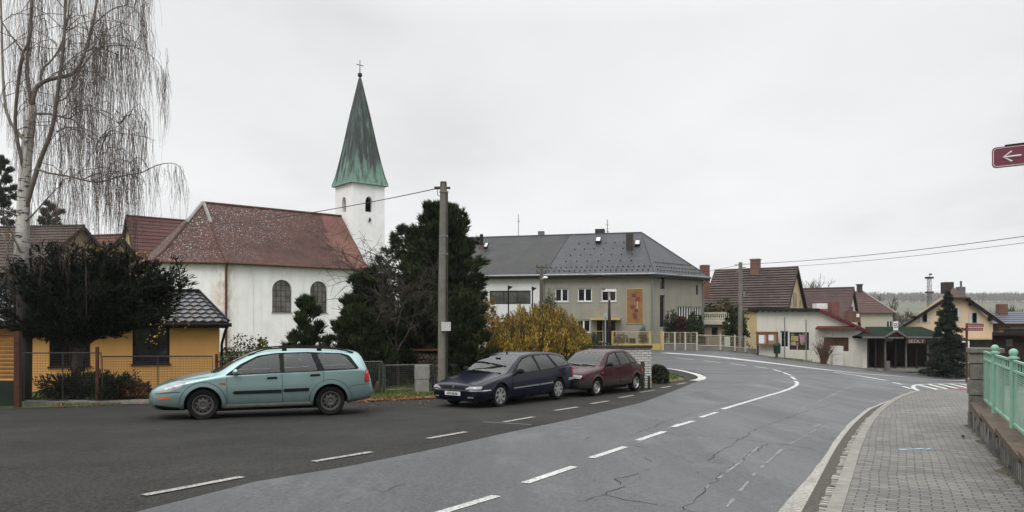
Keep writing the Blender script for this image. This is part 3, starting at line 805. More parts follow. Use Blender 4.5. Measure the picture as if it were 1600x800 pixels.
for vw in 'LR':
    for pts in ([(0.2409, .585), (0.542, .60), (0.6264, .60)], [(1.54, .26), (1.525, .89)], [(2.657, .265), (2.645, .945)], [(3.53, .975), (3.515, .71)], [(4.54, .665), (4.13, .645), (4.08, .60)], [(1.545, .265), (3.17, .27)], [(0.0723, .635), (0.3614, .80), (0.7468, .845), (1.18, .90)]):
        car.gap(vw, pts, .008)
for vw in 'LR':      # ARCH_GAPS
    for xc in (1.06, 3.675): car.gap(vw, [(xc + .462 * math.cos(R(a_)), .325 + .462 * math.sin(R(a_))) for a_ in range(0, 181, 9)], .010)
    car.gap(vw, [(.13, .56), (.32, .575), (.62, .59)], .009)
    car.decal('lower_lip', vw, [(.14, .29), (.13, .335), (.60, .27), (.62, .215), (.3, .22)], .006, M_BLK)
car.decal('windscreen', 'F', rpoly([(-.70, .965), (.70, .965), (.545, 1.375), (-.545, 1.375)], .06), .004, M_CLEAR, res=.08, skirt=.004)
car.decal('rear_window', 'B', rpoly([(-.58, 1.02), (.58, 1.02), (.5, 1.30), (-.5, 1.30)], .06), .004, M_CLEAR, skirt=.004)
car.decal('grille', 'F', rpoly([(-.36, .565), (.36, .565), (.30, .65), (-.30, .65)], .03), .008, M_BLK)
car.decal('lower_grille', 'F', rpoly([(-.40, .30), (.40, .30), (.38, .40), (-.38, .40)], .03), .006, M_BLK)
car.decal('badge', 'F', rpoly([(-.09, .585), (.09, .585), (.09, .64), (-.09, .64)], .03), .014, M_CHROME)
car.decal('number_plate', 'F', [(-.26, .43), (.26, .43), (.26, .535), (-.26, .535)], .012, M_PLATE)
car.mirror(1.70, .965, P_GREEN, (.06, .10, .068))
mb = MB()
for sd in (1, -1):
    pts = []
    for i in range(13):
        x = lerp(1.96, 4.2, i / 12); h, n = car.ray('T', x, sd * .565)
        pts.append(h + V((0, 0, .045 * min(1, i / 1.5, (12 - i) / 1.5) + .008)))
    mb.tube(pts, .016, 7)
    for i in (4, 8):
        h, _ = car.ray('T', lerp(1.96, 4.2, i / 12), sd * .565); mb.box((h.x, h.y, h.z + .02), (.10, .035, .06))
mb.build('roof_rail', M_BLK, car.root, True, local=True)
mb = MB(); a, _ = car.ray('T', 1.25, .45); b, _ = car.ray('F', .05, 1.02)
mb.tube([a + V((0, 0, .02)), b + V((0, 0, .015))], .012, 5)
a, _ = car.ray('T', 1.27, -.15); b, _ = car.ray('F', -.5, 1.03); mb.tube([a + V((0, 0, .02)), b + V((0, 0, .015))], .012, 5)
mb.build('wiper', M_BLK, car.root, local=True)
GREENCAR = car

# --- navy estate ------------------------------------------------------------
P_NAVY = car_paint('navy_paint', (.0045, .006, .018), .0, .2, (.004, .004, .005), .22, .16)
cfg = dict(cabin=(.68, 1.40, 4.52), sw=([(1.60, .86), (1.84, 1.05), (2.17, 1.215), (2.47, 1.27), (2.58, 1.275), (2.64, .89)], [(2.74, .895), (2.69, 1.28), (3.2, 1.29), (3.30, 1.28), (3.50, .935)], [(3.64, .945), (3.43, 1.275), (3.5, 1.285), (3.98, 1.235), (4.14, 1.165), (4.30, .99)]), ws=[(-.71, .875), (.71, .875), (.565, 1.265), (-.565, 1.265)], rwp=[(-.58, .96), (.58, .96), (.49, 1.20), (-.49, 1.20)], wsx=(1.15, 2.35), rwx=(4.3, 4.9),
    L=4.70, rw=.305, rr=.205, tr=.755, arch=.345, axles=(.93, 3.67), steer=0, rim=M_ALLOY, rimtype='alloy', holes=0,
    zt=[(0, .52), (.05, .61), (.2, .665), (.6, .765), (1.1, .855), (1.28, .885), (1.7, 1.115), (2.15, 1.315), (2.4, 1.365), (2.9, 1.395), (3.5, 1.385), (4.1, 1.325), (4.3, 1.28), (4.42, 1.16), (4.58, .93), (4.64, .80), (4.69, .60), (4.70, .52)],
    zr=[(0, .51), (.05, .59), (.2, .63), (.6, .725), (1.1, .81), (1.28, .835), (1.7, 1.075), (2.15, 1.265), (2.4, 1.31), (2.9, 1.335), (3.5, 1.32), (4.1, 1.262), (4.3, 1.215), (4.42, 1.10), (4.58, .90), (4.64, .78), (4.69, .58), (4.70, .51)],
    zb=[(0, .30), (.05, .22), (.2, .185), (.6, .18), (1.3, .185), (3.2, .19), (4.1, .22), (4.55, .27), (4.65, .32), (4.70, .42)],
    zbelt=[(0, .46), (.05, .54), (.2, .585), (.6, .68), (1.1, .77), (1.35, .815), (2.2, .86), (3.2, .905), (4.1, .95), (4.4, .94), (4.58, .80), (4.66, .60), (4.70, .5)],
    w=[(0, .60), (.04, .70), (.12, .78), (.35, .84), (.8, .875), (1.3, .88), (2.6, .88), (3.8, .87), (4.2, .845), (4.5, .80), (4.64, .74), (4.70, .66)],
    wr=[(0, .52), (.04, .6), (.12, .66), (.35, .71), (.8, .74), (1.28, .745), (1.7, .685), (2.15, .60), (2.9, .60), (3.6, .595), (4.3, .58), (4.45, .60), (4.6, .66), (4.70, .6)])
hd = math.atan2(-.80, -.60)
car = Car('estate_car', 'dark navy estate car with silver alloy wheels parked nose out beside the red hatchback', cfg, P_NAVY, place_car(V((.46, 21.2)), hd, cfg, 1.0), hd)
car.surround(rpoly([(1.42, .83), (1.80, 1.075), (2.15, 1.24), (2.45, 1.295), (3.4, 1.31), (4.05, 1.26), (4.30, 1.15), (4.38, .965), (3.2, .895)], .04))
for poly in cfg['sw']: car.both('side_window', rpoly(poly, .03), .004, M_CLEAR, skirt=.004)
car.cabin(2.42, 3.40, .68, 1.50, .85)
for vw in 'LR':
    d1 = car.decal('door', vw, rpoly([(1.42, .22), (1.40, .79), (2.66, .865), (2.68, .225)], .03), .004, P_NAVY)
    d2 = car.decal('door', vw, rpoly([(2.695, .225), (2.675, .868), (3.60, .905), (3.56, .66), (3.38, .56), (3.28, .40), (3.26, .235)], .03), .004, P_NAVY)
    for d, (a, b, zc, zd) in ((d1, (1.45, 2.66, .475, .50)), (d2, (2.70, 3.33, .502, .515))):
        car.decal('side_moulding', vw, [(a, zc - .016), (a, zc + .016), (b, zd + .016), (b, zd - .016)], .014, M_CHROME, d)
    for d, (hx, hz) in ((d1, (2.52, .765)), (d2, (3.42, .80))):
        car.decal('door_handle', vw, rpoly([(hx - .10, hz - .02), (hx - .10, hz + .022), (hx + .09, hz + .026), (hx + .09, hz - .016)], .015), .015, P_NAVY, d, res=.03)
    car.decal('bumper_trim', vw, [(4.20, .53), (4.20, .60), (4.55, .60), (4.62, .53)], .012, MT.setdefault('gb', pm('grey_bumper_strip', (.28, .28, .28), .5, .2, 8)))
    car.decal('tail_light', vw, rpoly([(4.40, .66), (4.40, .86), (4.56, .88), (4.64, .66)], .02), .008, M_REDL)
car.line_mb = MB()
for vw in 'LR':
    for pts in ([(1.41, .22), (1.39, .80)], [(2.687, .22), (2.668, .87)], [(3.61, .905), (3.56, .67)], [(.03, .545), (.5, .66), (1.0, .765), (1.38, .825)], [(.62, .24), (.62, .46)]):
        car.gap(vw, pts, .009)
car.decal('windscreen', 'F', rpoly([(-.73, .855), (.73, .855), (.575, 1.285), (-.575, 1.285)], .06), .004, M_CLEAR, res=.08, skirt=.004)
car.decal('rear_window', 'B', rpoly([(-.6, .95), (.6, .95), (.5, 1.22), (-.5, 1.22)], .06), .004, M_CLEAR, skirt=.004)
car.decal('grille', 'F', [(-.36, .51), (.36, .51), (.38, .592), (-.38, .592)], .004, M_BLK)
for sd in (1, -1):
    car.decal('headlight', 'F', rpoly([(sd * .40, .515), (sd * .79, .518), (sd * .80, .585), (sd * .54, .585)], .02), .007, M_LAMP)
    car.decal('fog_light', 'F', rpoly([(sd * .48, .295), (sd * .66, .295), (sd * .66, .325), (sd * .50, .33)], .01), .006, M_LAMP)
tr_ = car.decal('front_bumper_trim', 'F', [(-.80, .468), (.80, .468), (.80, .496), (-.80, .496)], .010, M_CHROME, res=.04)
for vw in 'LR': car.decal('front_bumper_trim', vw, [(.10, .468), (.10, .496), (.50, .498), (.50, .472)], .010, M_CHROME, res=.04)
pl = car.decal('number_plate', 'F', [(-.27, .345), (.25, .345), (.25, .445), (-.27, .445)], .010, M_PLATE)
h, n = car.ray('F', -.01, .395)
text_mesh('plate_text', 'AHI 66-66', .105, M_BLK, pl, frame_m(h + V((.016, 0, 0)), (0, 1, 0), (0, 0, 1)), .002, scale=(.82, 1, 1))
mb = MB(); h, n = car.ray('F', 0, .555)
for dz_ in (-.012, .02):
    mb.prism([h + V((.012, -.045, dz_ - .022)), h + V((.012, 0, dz_ + .012)), h + V((.012, .045, dz_ - .022)), h + V((.012, .032, dz_ - .026)), h + V((.012, 0, dz_ - .004)), h + V((.012, -.032, dz_ - .026))], (.008, 0, 0))
mb.build('badge', M_CHROME, car.root, local=True)
car.mirror(1.66, .885, M_BLK, (.06, .11, .07))
mb = MB()
for (a, b, c, d) in ((1.24, .60, -.05, .87), (1.25, 0, -.62, .875)):
    p, _ = car.ray('T', a, b); q, _ = car.ray('F', c, d); mb.tube([p + V((0, 0, .015)), q + V((0, 0, .012))], .011, 5)
mb.build('wiper', M_BLK, car.root, local=True)
mb = MB(); p, _ = car.ray('T', 2.3, 0); mb.box((p.x, p.y, p.z + .02), (.04, .03, .05)); mb.build('aerial_base', M_BLK, car.root, local=True); mb = MB(); p, _ = car.ray('F', 0, 1.22); mb.box((p.x + .008, 0, p.z), (.02, .16, .06)); mb.build('rear_view_mirror', M_BLK, car.root, local=True)

# --- dark red hatchback -----------------------------------------------------
P_RED = car_paint('dark_red_paint', (.038, .0035, .007), .1, .24, (.02, .007, .008), .25, .16)
cfg = dict(cabin=(.70, 1.16, 3.52), sw=([(1.36, .91), (1.50, 1.06), (1.74, 1.245), (1.97, 1.295), (2.05, 1.298), (2.08, .93)], [(2.18, .935), (2.15, 1.30), (2.56, 1.305), (2.66, 1.29), (2.80, .96)], [(2.88, .965), (2.74, 1.28), (2.82, 1.265), (3.18, .975)]), ws=[(-.65, .95), (.65, .95), (.535, 1.29), (-.535, 1.29)], rwp=[(-.53, .99), (.53, .99), (.49, 1.25), (-.49, 1.25)], wsx=(.98, 1.85), rwx=(3.0, 3.95),
    L=3.86, rw=.285, rr=.178, tr=.70, arch=.325, axles=(.75, 3.20), steer=0, rim=M_GREYRIM, rimtype='steel', holes=8,
    zt=[(0, .62), (.04, .70), (.15, .765), (.5, .85), (.95, .915), (1.05, .935), (1.35, 1.155), (1.68, 1.345), (1.9, 1.395), (2.3, 1.42), (2.7, 1.41), (2.98, 1.375), (3.1, 1.34), (3.45, 1.02), (3.6, .915), (3.74, .84), (3.82, .66), (3.86, .56)],
    zr=[(0, .60), (.04, .68), (.15, .735), (.5, .815), (.95, .875), (1.05, .89), (1.35, 1.115), (1.68, 1.295), (1.9, 1.34), (2.3, 1.36), (2.7, 1.35), (2.98, 1.315), (3.1, 1.28), (3.45, .985), (3.6, .885), (3.74, .82), (3.82, .64), (3.86, .54)],
    zb=[(0, .34), (.05, .26), (.2, .23), (.6, .22), (1.1, .22), (2.9, .235), (3.5, .28), (3.75, .33), (3.86, .42)],
    zbelt=[(0, .56), (.04, .63), (.15, .685), (.5, .765), (.95, .835), (1.15, .86), (2.0, .905), (2.9, .945), (3.2, .945), (3.5, .89), (3.72, .77), (3.80, .62), (3.86, .5)],
    w=[(0, .66), (.04, .72), (.12, .765), (.35, .80), (.8, .815), (2.2, .818), (3.1, .805), (3.5, .775), (3.75, .73), (3.86, .66)],
    wr=[(0, .58), (.04, .64), (.12, .67), (.35, .69), (.8, .70), (1.05, .70), (1.35, .645), (1.68, .575), (2.3, .575), (2.98, .56), (3.15, .57), (3.5, .64), (3.7, .66), (3.86, .6)])
hd = math.atan2(-.78, -.62)
car = Car('hatchback_car', 'dark red five door hatchback with grey bumpers parked before the white brick wall', cfg, P_RED, place_car(V((3.32, 24.72)), hd, cfg, 1.0), hd)
car.surround(rpoly([(1.20, .885), (1.45, 1.09), (1.72, 1.275), (1.95, 1.325), (2.6, 1.335), (2.85, 1.30), (3.28, .965), (3.2, .945)], .03))
for poly in cfg['sw']: car.both('side_window', rpoly(poly, .03), .004, M_CLEAR, skirt=.004)
car.cabin(1.92, 2.75, .72, 1.24, .90)
for vw in 'LR':
    d1 = car.decal('door', vw, rpoly([(1.15, .30), (1.13, .845), (2.10, .905), (2.11, .305)], .03), .004, P_RED)
    d2 = car.decal('door', vw, rpoly([(2.125, .305), (2.115, .908), (2.98, .935), (2.95, .66), (2.82, .52), (2.78, .31)], .03), .004, P_RED)
    for d, (a, b) in ((d1, (1.15, 2.105)), (d2, (2.125, 2.83))):
        car.decal('rubbing_strip', vw, [(a, .495), (a, .53), (b, .535), (b, .50)], .012, M_GREYP, d)
        car.decal('lower_cladding', vw, [(a, .295), (a, .485), (b - .02, .49), (b - .02, .30)], .006, MT.setdefault('ld', car_paint('dull_red_cladding', (.030, .012, .014), .1, .5, (.03, .02, .02))), d)  # lower cladding has a duller red than the doors
    for d, (hx, hz) in ((d1, (1.98, .80)), (d2, (2.82, .83))):
        car.decal('door_handle', vw, rpoly([(hx - .08, hz - .018), (hx - .08, hz + .018), (hx + .07, hz + .02), (hx + .07, hz - .015)], .012), .014, M_BLK, d, res=.03)
    car.decal('front_bumper', vw, [(.0, .36), (.0, .535), (.40, .55), (.42, .30), (.10, .27)], .018, M_GREYP)
    car.decal('rear_bumper', vw, [(3.50, .33), (3.46, .545), (3.86, .55), (3.86, .40)], .018, M_GREYP)
    car.decal('indicator', vw, rpoly([(1.0, .70), (1.0, .735), (1.07, .735), (1.07, .70)], .01), .01, M_AMB, res=.03)
    car.decal('tail_light', vw, rpoly([(3.60, .64), (3.60, .80), (3.72, .80), (3.80, .64)], .015), .008, M_REDL)
    car.decal('wheel_arch_trim', vw, [(3.20 + .40 * math.cos(a), .30 + .40 * math.sin(a)) for a in [R(i * 9) for i in range(21)]] + [(3.20 + .325 * math.cos(a), .30 + .325 * math.sin(a)) for a in [R(180 - i * 9) for i in range(21)]], .012, MT.setdefault('ra', car_paint('dull_red_arch', (.075, .018, .02), .2, .4, (.05, .03, .03))), res=.04)
    car.decal('wheel_arch_trim', vw, [(.75 + .39 * math.cos(a), .30 + .39 * math.sin(a)) for a in [R(i * 9) for i in range(21)]] + [(.75 + .325 * math.cos(a), .30 + .325 * math.sin(a)) for a in [R(180 - i * 9) for i in range(21)]], .012, MT['ra'], res=.04)
mb = MB()
for vw in 'LR':
    for pts in ([(1.14, .30), (1.12, .85)], [(2.117, .30), (2.108, .91)], [(2.99, .94), (2.955, .67)], [(.03, .66), (.5, .79), (.95, .855), (1.1, .87)]): car.gap(vw, pts, .009)
car.decal('windscreen', 'F', rpoly([(-.67, .935), (.67, .935), (.545, 1.31), (-.545, 1.31)], .05), .004, M_CLEAR, res=.08, skirt=.004)
car.decal('rear_window', 'B', rpoly([(-.55, .98), (.55, .98), (.5, 1.27), (-.5, 1.27)], .05), .004, M_CLEAR, skirt=.004)
car.decal('front_bumper', 'F', rpoly([(-.70, .28), (.70, .28), (.71, .54), (-.71, .54)], .03), .02, M_GREYP)
car.decal('lower_intake', 'F', rpoly([(-.35, .36), (.35, .36), (.35, .43), (-.35, .43)], .02), .026, M_BLK)
car.decal('grille', 'F', rpoly([(-.22, .58), (.22, .58), (.24, .70), (-.24, .70)], .03), .006, M_BLK)
for sd in (1, -1):
    car.decal('headlight', 'F', rpoly([(sd * .30, .575), (sd * .68, .58), (sd * .69, .675), (sd * .31, .69)], .04), .008, M_LAMP)
car.mirror(1.36, .93, M_BLK, (.055, .10, .065))
mb = MB()
for (a, b, c, d) in ((1.02, .55, 0, .95), (1.03, -.02, -.56, .955)):
    p, _ = car.ray('T', a, b); q, _ = car.ray('F', c, d); mb.tube([p + V((0, 0, .012)), q + V((0, 0, .012))], .011, 5)
car.line(mb, 'T', [(.93, -.30), (.93, .30)], .02)
mb.build('wiper', M_BLK, car.root, local=True)
# ------------------------------------------------------------------ building helpers
UP = V((0, 0, 1))
def wall(mb, O, U, W, H, holes=(), depth=.16, m=0, rm=None, top=None):
    """upright wall W x H from O along unit U, outward normal U x up; holes (u, z, w, h, arched)"""
    O, U = V(O), V(U).normalized(); Nn = U.cross(UP); rm = m if rm is None else rm
    us = sorted(set([0, W] + [h[0] for h in holes] + [h[0] + h[2] for h in holes]))
    zs = sorted(set([0, H] + [h[1] for h in holes] + [h[1] + h[3] for h in holes]))
    q = lambda u, z, d=0: O + U * u + UP * z - Nn * d
    for a, b in zip(us, us[1:]):
        for c, d in zip(zs, zs[1:]):
            um, zm = (a + b) / 2, (c + d) / 2
            if any(h[0] < um < h[0] + h[2] and h[1] < zm < h[1] + h[3] for h in holes): continue
            mb.poly([q(a, c), q(b, c), q(b, d), q(a, d)], m)
    for h in holes:
        u0, z0, w, hh = h[:4]; arched = len(h) > 4 and h[4]
        if not arched: ring = [(u0, z0), (u0 + w, z0), (u0 + w, z0 + hh), (u0, z0 + hh)]
        else:
            r = w / 2; k = 12; pk = h[5] if len(h) > 5 else 1.0
            arc = [(u0 + r + r * math.cos(math.pi * i / k), z0 + hh - r * pk + r * pk * math.sin(math.pi * i / k)) for i in range(k + 1)]
            ring = [(u0, z0), (u0 + w, z0)] + arc
            mb.poly([q(u0 + w, z0 + hh)] + [q(*p) for p in arc[:k // 2 + 1]][::-1], m)
            mb.poly([q(u0, z0 + hh)] + [q(*p) for p in arc[k // 2:]][::-1], m)
        n = len(ring)
        for i in range(n):
            a, b = ring[i], ring[(i + 1) % n]
            mb.poly([q(*a), q(*a, depth), q(*b, depth), q(*b)][::-1], rm)
def window(par, O, U, u, z, w, h, fm, gm, depth=.12, cols=2, rows=1, fw=.06, arch=False, pk=1.0, name='window', sill=None, bar=.035):
    O, U = V(O), V(U).normalized(); Nn = U.cross(UP)
    q = lambda a, b, d=0: O + U * (u + a) + UP * (z + b) - Nn * (depth + d)
    mb = MB()
    t = .05
    def bar_(a0, b0, a1, b1, d0=-.03): mb.pbox(q(a0, b0, d0 + t), U * (a1 - a0), UP * (b1 - b0), Nn * t)
    if not arch:
        bar_(0, 0, fw, h); bar_(w - fw, 0, w, h); bar_(fw, 0, w - fw, fw); bar_(fw, h - fw, w - fw, h)
    else: bar_(0, 0, fw, h - w / 2 * pk); bar_(w - fw, 0, w, h - w / 2 * pk); bar_(fw, 0, w - fw, fw)
    for i in range(1, cols): c = w * i / cols; bar_(c - bar / 2 * (2 if cols == 2 else 1), fw, c + bar / 2 * (2 if cols == 2 else 1), h - (fw if not arch else .02), -.025)
    for i in range(1, rows): c = h * i / rows; bar_(fw, c - bar / 2, w - fw, c + bar / 2, -.02)
    f = mb.build(name, fm, par)
    g = MB()
    if not arch: g.poly([q(.01, .01), q(w - .01, .01), q(w - .01, h - .01), q(.01, h - .01)])
    else:
        r = w / 2
        arc = [(r + r * math.cos(math.pi * i / 12), h - r * pk + r * pk * math.sin(math.pi * i / 12)) for i in range(13)]
        g.poly([q(0, 0), q(w, 0)] + [q(*p) for p in arc])
    g.build('pane', gm, f)
    if sill:
        s = MB(); s.pbox(q(-.05, -.05, .0), U * (w + .1), UP * .05, Nn * (depth + .06)); s.build('sill', sill, f)
    return f
def courses(mb, A, B, Cc, D, n, lift=.035, m=0, wav=0, wamp=.02, jag=.0):
    """roof plane A-B (eave, left to right) D-C (ridge) laid as n overlapping courses"""
    A, B, Cc, D = V(A), V(B), V(Cc), V(D)
    nr = (B - A).cross(D - A).normalized()
    for i in range(n):
        t0, t1 = i / n, min(1, (i + 1) / n + .012)
        a, b = A.lerp(D, t0), B.lerp(Cc, t0); c, d = B.lerp(Cc, t1), A.lerp(D, t1)
        if wav:
            k = max(2, int((b - a).length / wav)) * 4
            up = [a.lerp(b, j / k) + nr * (lift + wamp * math.sin(2 * math.pi * j / 4 + .3)) - (B - A).normalized().cross(nr) * 0 for j in range(k + 1)]
            lo = [a.lerp(b, j / k) for j in range(k + 1)]
            tp = [d.lerp(c, j / k) + nr * (.004 + wamp * .7 * math.sin(2 * math.pi * j / 4 + .3)) for j in range(k + 1)]
            for j in range(k):
                mb.add([up[j], up[j + 1], tp[j + 1], tp[j]], [(0, 1, 2, 3)], m)
                mb.add([lo[j] - nr * .02, lo[j + 1] - nr * .02, up[j + 1], up[j]], [(0, 1, 2, 3)], m)
        else:
            j0 = nr * (lift + random.uniform(-jag, jag)); 
            mb.add([a + j0, b + j0, c + nr * .004, d + nr * .004], [(0, 1, 2, 3)], m)
            mb.add([a - nr * .01, b - nr * .01, b + j0, a + j0], [(0, 1, 2, 3)], m)
def slab(mb, pts, th, m=0):
    """roof plane with thickness th downward"""
    pts = [V(p) for p in pts]; mb.prism(pts, V((0, 0, -th)), m)

# ------------------------------------------------------------------ building materials
def m_plaster(name, col, stain=(.16, .14, .11), amt=.45, rough=.9, pipe=None):
    m, t, b = nt(name); vec = coords(t)
    c = mixc(t, ramp(t, tex_noise(t, vec, 1.1, 6, .6), [(.3, 0), (.7, 1)]), mul(col, .90), mul(col, 1.06))
    v2 = coords(t, scale=(2.2, 2.2, .22))
    st = ramp(t, tex_noise(t, v2, 1.3, 7, .7), [(.50, 0), (.78, amt)])
    c = mixc(t, st, c, stain)
    c = mixc(t, ramp(t, tex_noise(t, vec, .55, 7, .72), [(.56, 0), (.70, amt * .7)]), c, stain)
    if pipe:
        dp = N(t, 'ShaderNodeVectorMath', operation='DOT_PRODUCT'); L(t, vec, dp.inputs[0]); dp.inputs[1].default_value = (.766, .643, 0)
        ab = N(t, 'ShaderNodeMath', operation='ABSOLUTE'); L(t, dp.outputs['Value'], ab.inputs[0])
        k = ramp(t, N_map(t, ab.outputs[0], .1, .95), [(0, 1), (1, 0)])
        q = ramp(t, tex_noise(t, coords(t, scale=(1, 1, .5)), 2.2, 6, .7), [(.42, 0), (.62, .75)]); mm = N(t, 'ShaderNodeMath', operation='MULTIPLY'); L(t, k, mm.inputs[0]); L(t, q, mm.inputs[1]); c = mixc(t, mm.outputs[0], c, pipe)
    L(t, c, b.inputs['Base Color']); b.inputs['Roughness'].default_value = rough; b.inputs['Specular IOR Level'].default_value = .2
    bump(t, b, tex_noise(t, vec, 45, 5, .7), .25, .01); return m
def m_shingle(name, c1, c2, mortar, bw=.3, rh=.2, rot=0, lich=None, lich_amt=.0, rough=.75, patch=None, spec=.3, lich_lo=.56):
    m, t, b = nt(name)
    tc = t.nodes.new('ShaderNodeTexCoord'); mp = t.nodes.new('ShaderNodeMapping'); mp.inputs['Rotation'].default_value = (0, 0, rot); L(t, tc.outputs['UV'], mp.inputs[0])
    br = N(t, 'ShaderNodeTexBrick'); L(t, mp.outputs[0], br.inputs['Vector']); br.inputs['Scale'].default_value = 1
    br.inputs['Brick Width'].default_value = bw; br.inputs['Row Height'].default_value = rh; br.inputs['Mortar Size'].default_value = .012; br.inputs['Mortar Smooth'].default_value = .4
    br.inputs['Bias'].default_value = 0
    if rot: br.offset = 0.0
    br.inputs['Color1'].default_value = (*c1, 1); br.inputs['Color2'].default_value = (*c2, 1); br.inputs['Mortar'].default_value = (*mortar, 1)
    obj = coords(t)
    c = mixc(t, 1.0, br.outputs['Color'], ramp(t, tex_noise(t, obj, .8, 6, .65), [(.3, .7), (.7, 1.25)]), 'MULTIPLY')
    if patch: c = mixc(t, ramp(t, tex_noise(t, obj, .35, 6, .7), [(.5, 0), (.7, .7)]), c, patch)
    if lich:
        f = ramp(t, tex_noise(t, obj, 10.5, 4, .65), [(lich_lo, 0), (lich_lo + .05, 1)])
        sx = N(t, 'ShaderNodeSeparateXYZ'); L(t, obj, sx.inputs[0])
        pos = N(t, 'ShaderNodeVectorMath', operation='DOT_PRODUCT'); L(t, obj, pos.inputs[0]); pos.inputs[1].default_value = (-.060, -.050, .17)
        gn = N(t, 'ShaderNodeMath', operation='MULTIPLY_ADD'); L(t, tex_noise(t, obj, .6, 4, .6), gn.inputs[0]); gn.inputs[1].default_value = 1.4; L(t, pos.outputs['Value'], gn.inputs[2])
        gate = ramp(t, N_map(t, gn.outputs[0], 1.55, 2.25), [(0, .03), (1, 1)])
        mm = N(t, 'ShaderNodeMath', operation='MULTIPLY'); L(t, f, mm.inputs[0]); L(t, gate, mm.inputs[1])
        m2 = N(t, 'ShaderNodeMath', operation='MULTIPLY'); L(t, mm.outputs[0], m2.inputs[0]); m2.inputs[1].default_value = lich_amt
        c = mixc(t, m2.outputs[0], c, lich)
    L(t, c, b.inputs['Base Color']); b.inputs['Roughness'].default_value = rough; b.inputs['Specular IOR Level'].default_value = spec
    inv = N(t, 'ShaderNodeMath', operation='SUBTRACT'); inv.inputs[0].default_value = 1; L(t, br.outputs['Fac'], inv.inputs[1])
    bump(t, b, inv.outputs[0], .5, .02); return m
def m_brick(name, c1, c2, mortar, bw=.25, rh=.08, ms=.012, kind='UV'):
    m = m_shingle(name, c1, c2, mortar, bw, rh)
    return m
M_WHITE = m_plaster('church_limewash', (.80, .795, .79), (.50, .48, .44), .42, pipe=(.42, .30, .16))
M_CHROOF = m_shingle('brown_lichen_tiles', (.052, .022, .017), (.078, .033, .026), (.022, .010, .008), .35, .25, 0, (.44, .42, .40), .95, patch=(.046, .026, .021), lich_lo=.585)
M_CHNEW = m_shingle('newer_red_tiles', (.125, .056, .044), (.155, .072, .055), (.065, .03, .024), .35, .3, R(40))
M_LEAD = pm('pale_ridge_sheet', (.24, .23, .22), .6, .25, 4, metal=.2)
M_RUST = pm('rusty_brown_metal', (.085, .038, .028), .7, .35, 5)
M_LEADED = glass('leaded_glass', (.13, .12, .105), .3, 1.5, .4)
M_DKFRAME = pm('dark_glazing_bars', (.03, .028, .025), .6, .2, 8)
M_DARKIN = pm('dark_interior', (.008, .008, .008), .95, .2, 4)
def m_copper():
    m, t, b = nt('weathered_copper'); vec = coords(t, scale=(1.4, 1.4, .16))
    nz = tex_noise(t, vec, 1.6, 7, .68)
    sp = N(t, 'ShaderNodeSeparateXYZ'); tc = t.nodes.new('ShaderNodeTexCoord'); L(t, tc.outputs['Object'], sp.inputs[0])
    hz = ramp(t, N_map(t, sp.outputs['Z'], 13.2, 16.2), [(0, -.0), (1, 1)])
    ad = N(t, 'ShaderNodeMath', operation='MULTIPLY_ADD'); L(t, hz, ad.inputs[0]); ad.inputs[1].default_value = .24; L(t, nz, ad.inputs[2])
    f = ramp(t, ad.outputs[0], [(.56, 0), (.72, 1)])
    green = mixc(t, tex_noise(t, coords(t), 2.5, 5), (.070, .150, .112), (.145, .25, .195))
    c = mixc(t, f, green, (.022, .030, .028))
    L(t, c, b.inputs['Base Color']); b.inputs['Roughness'].default_value = .55; b.inputs['Metallic'].default_value = .1; return m
M_COPPER = m_copper()

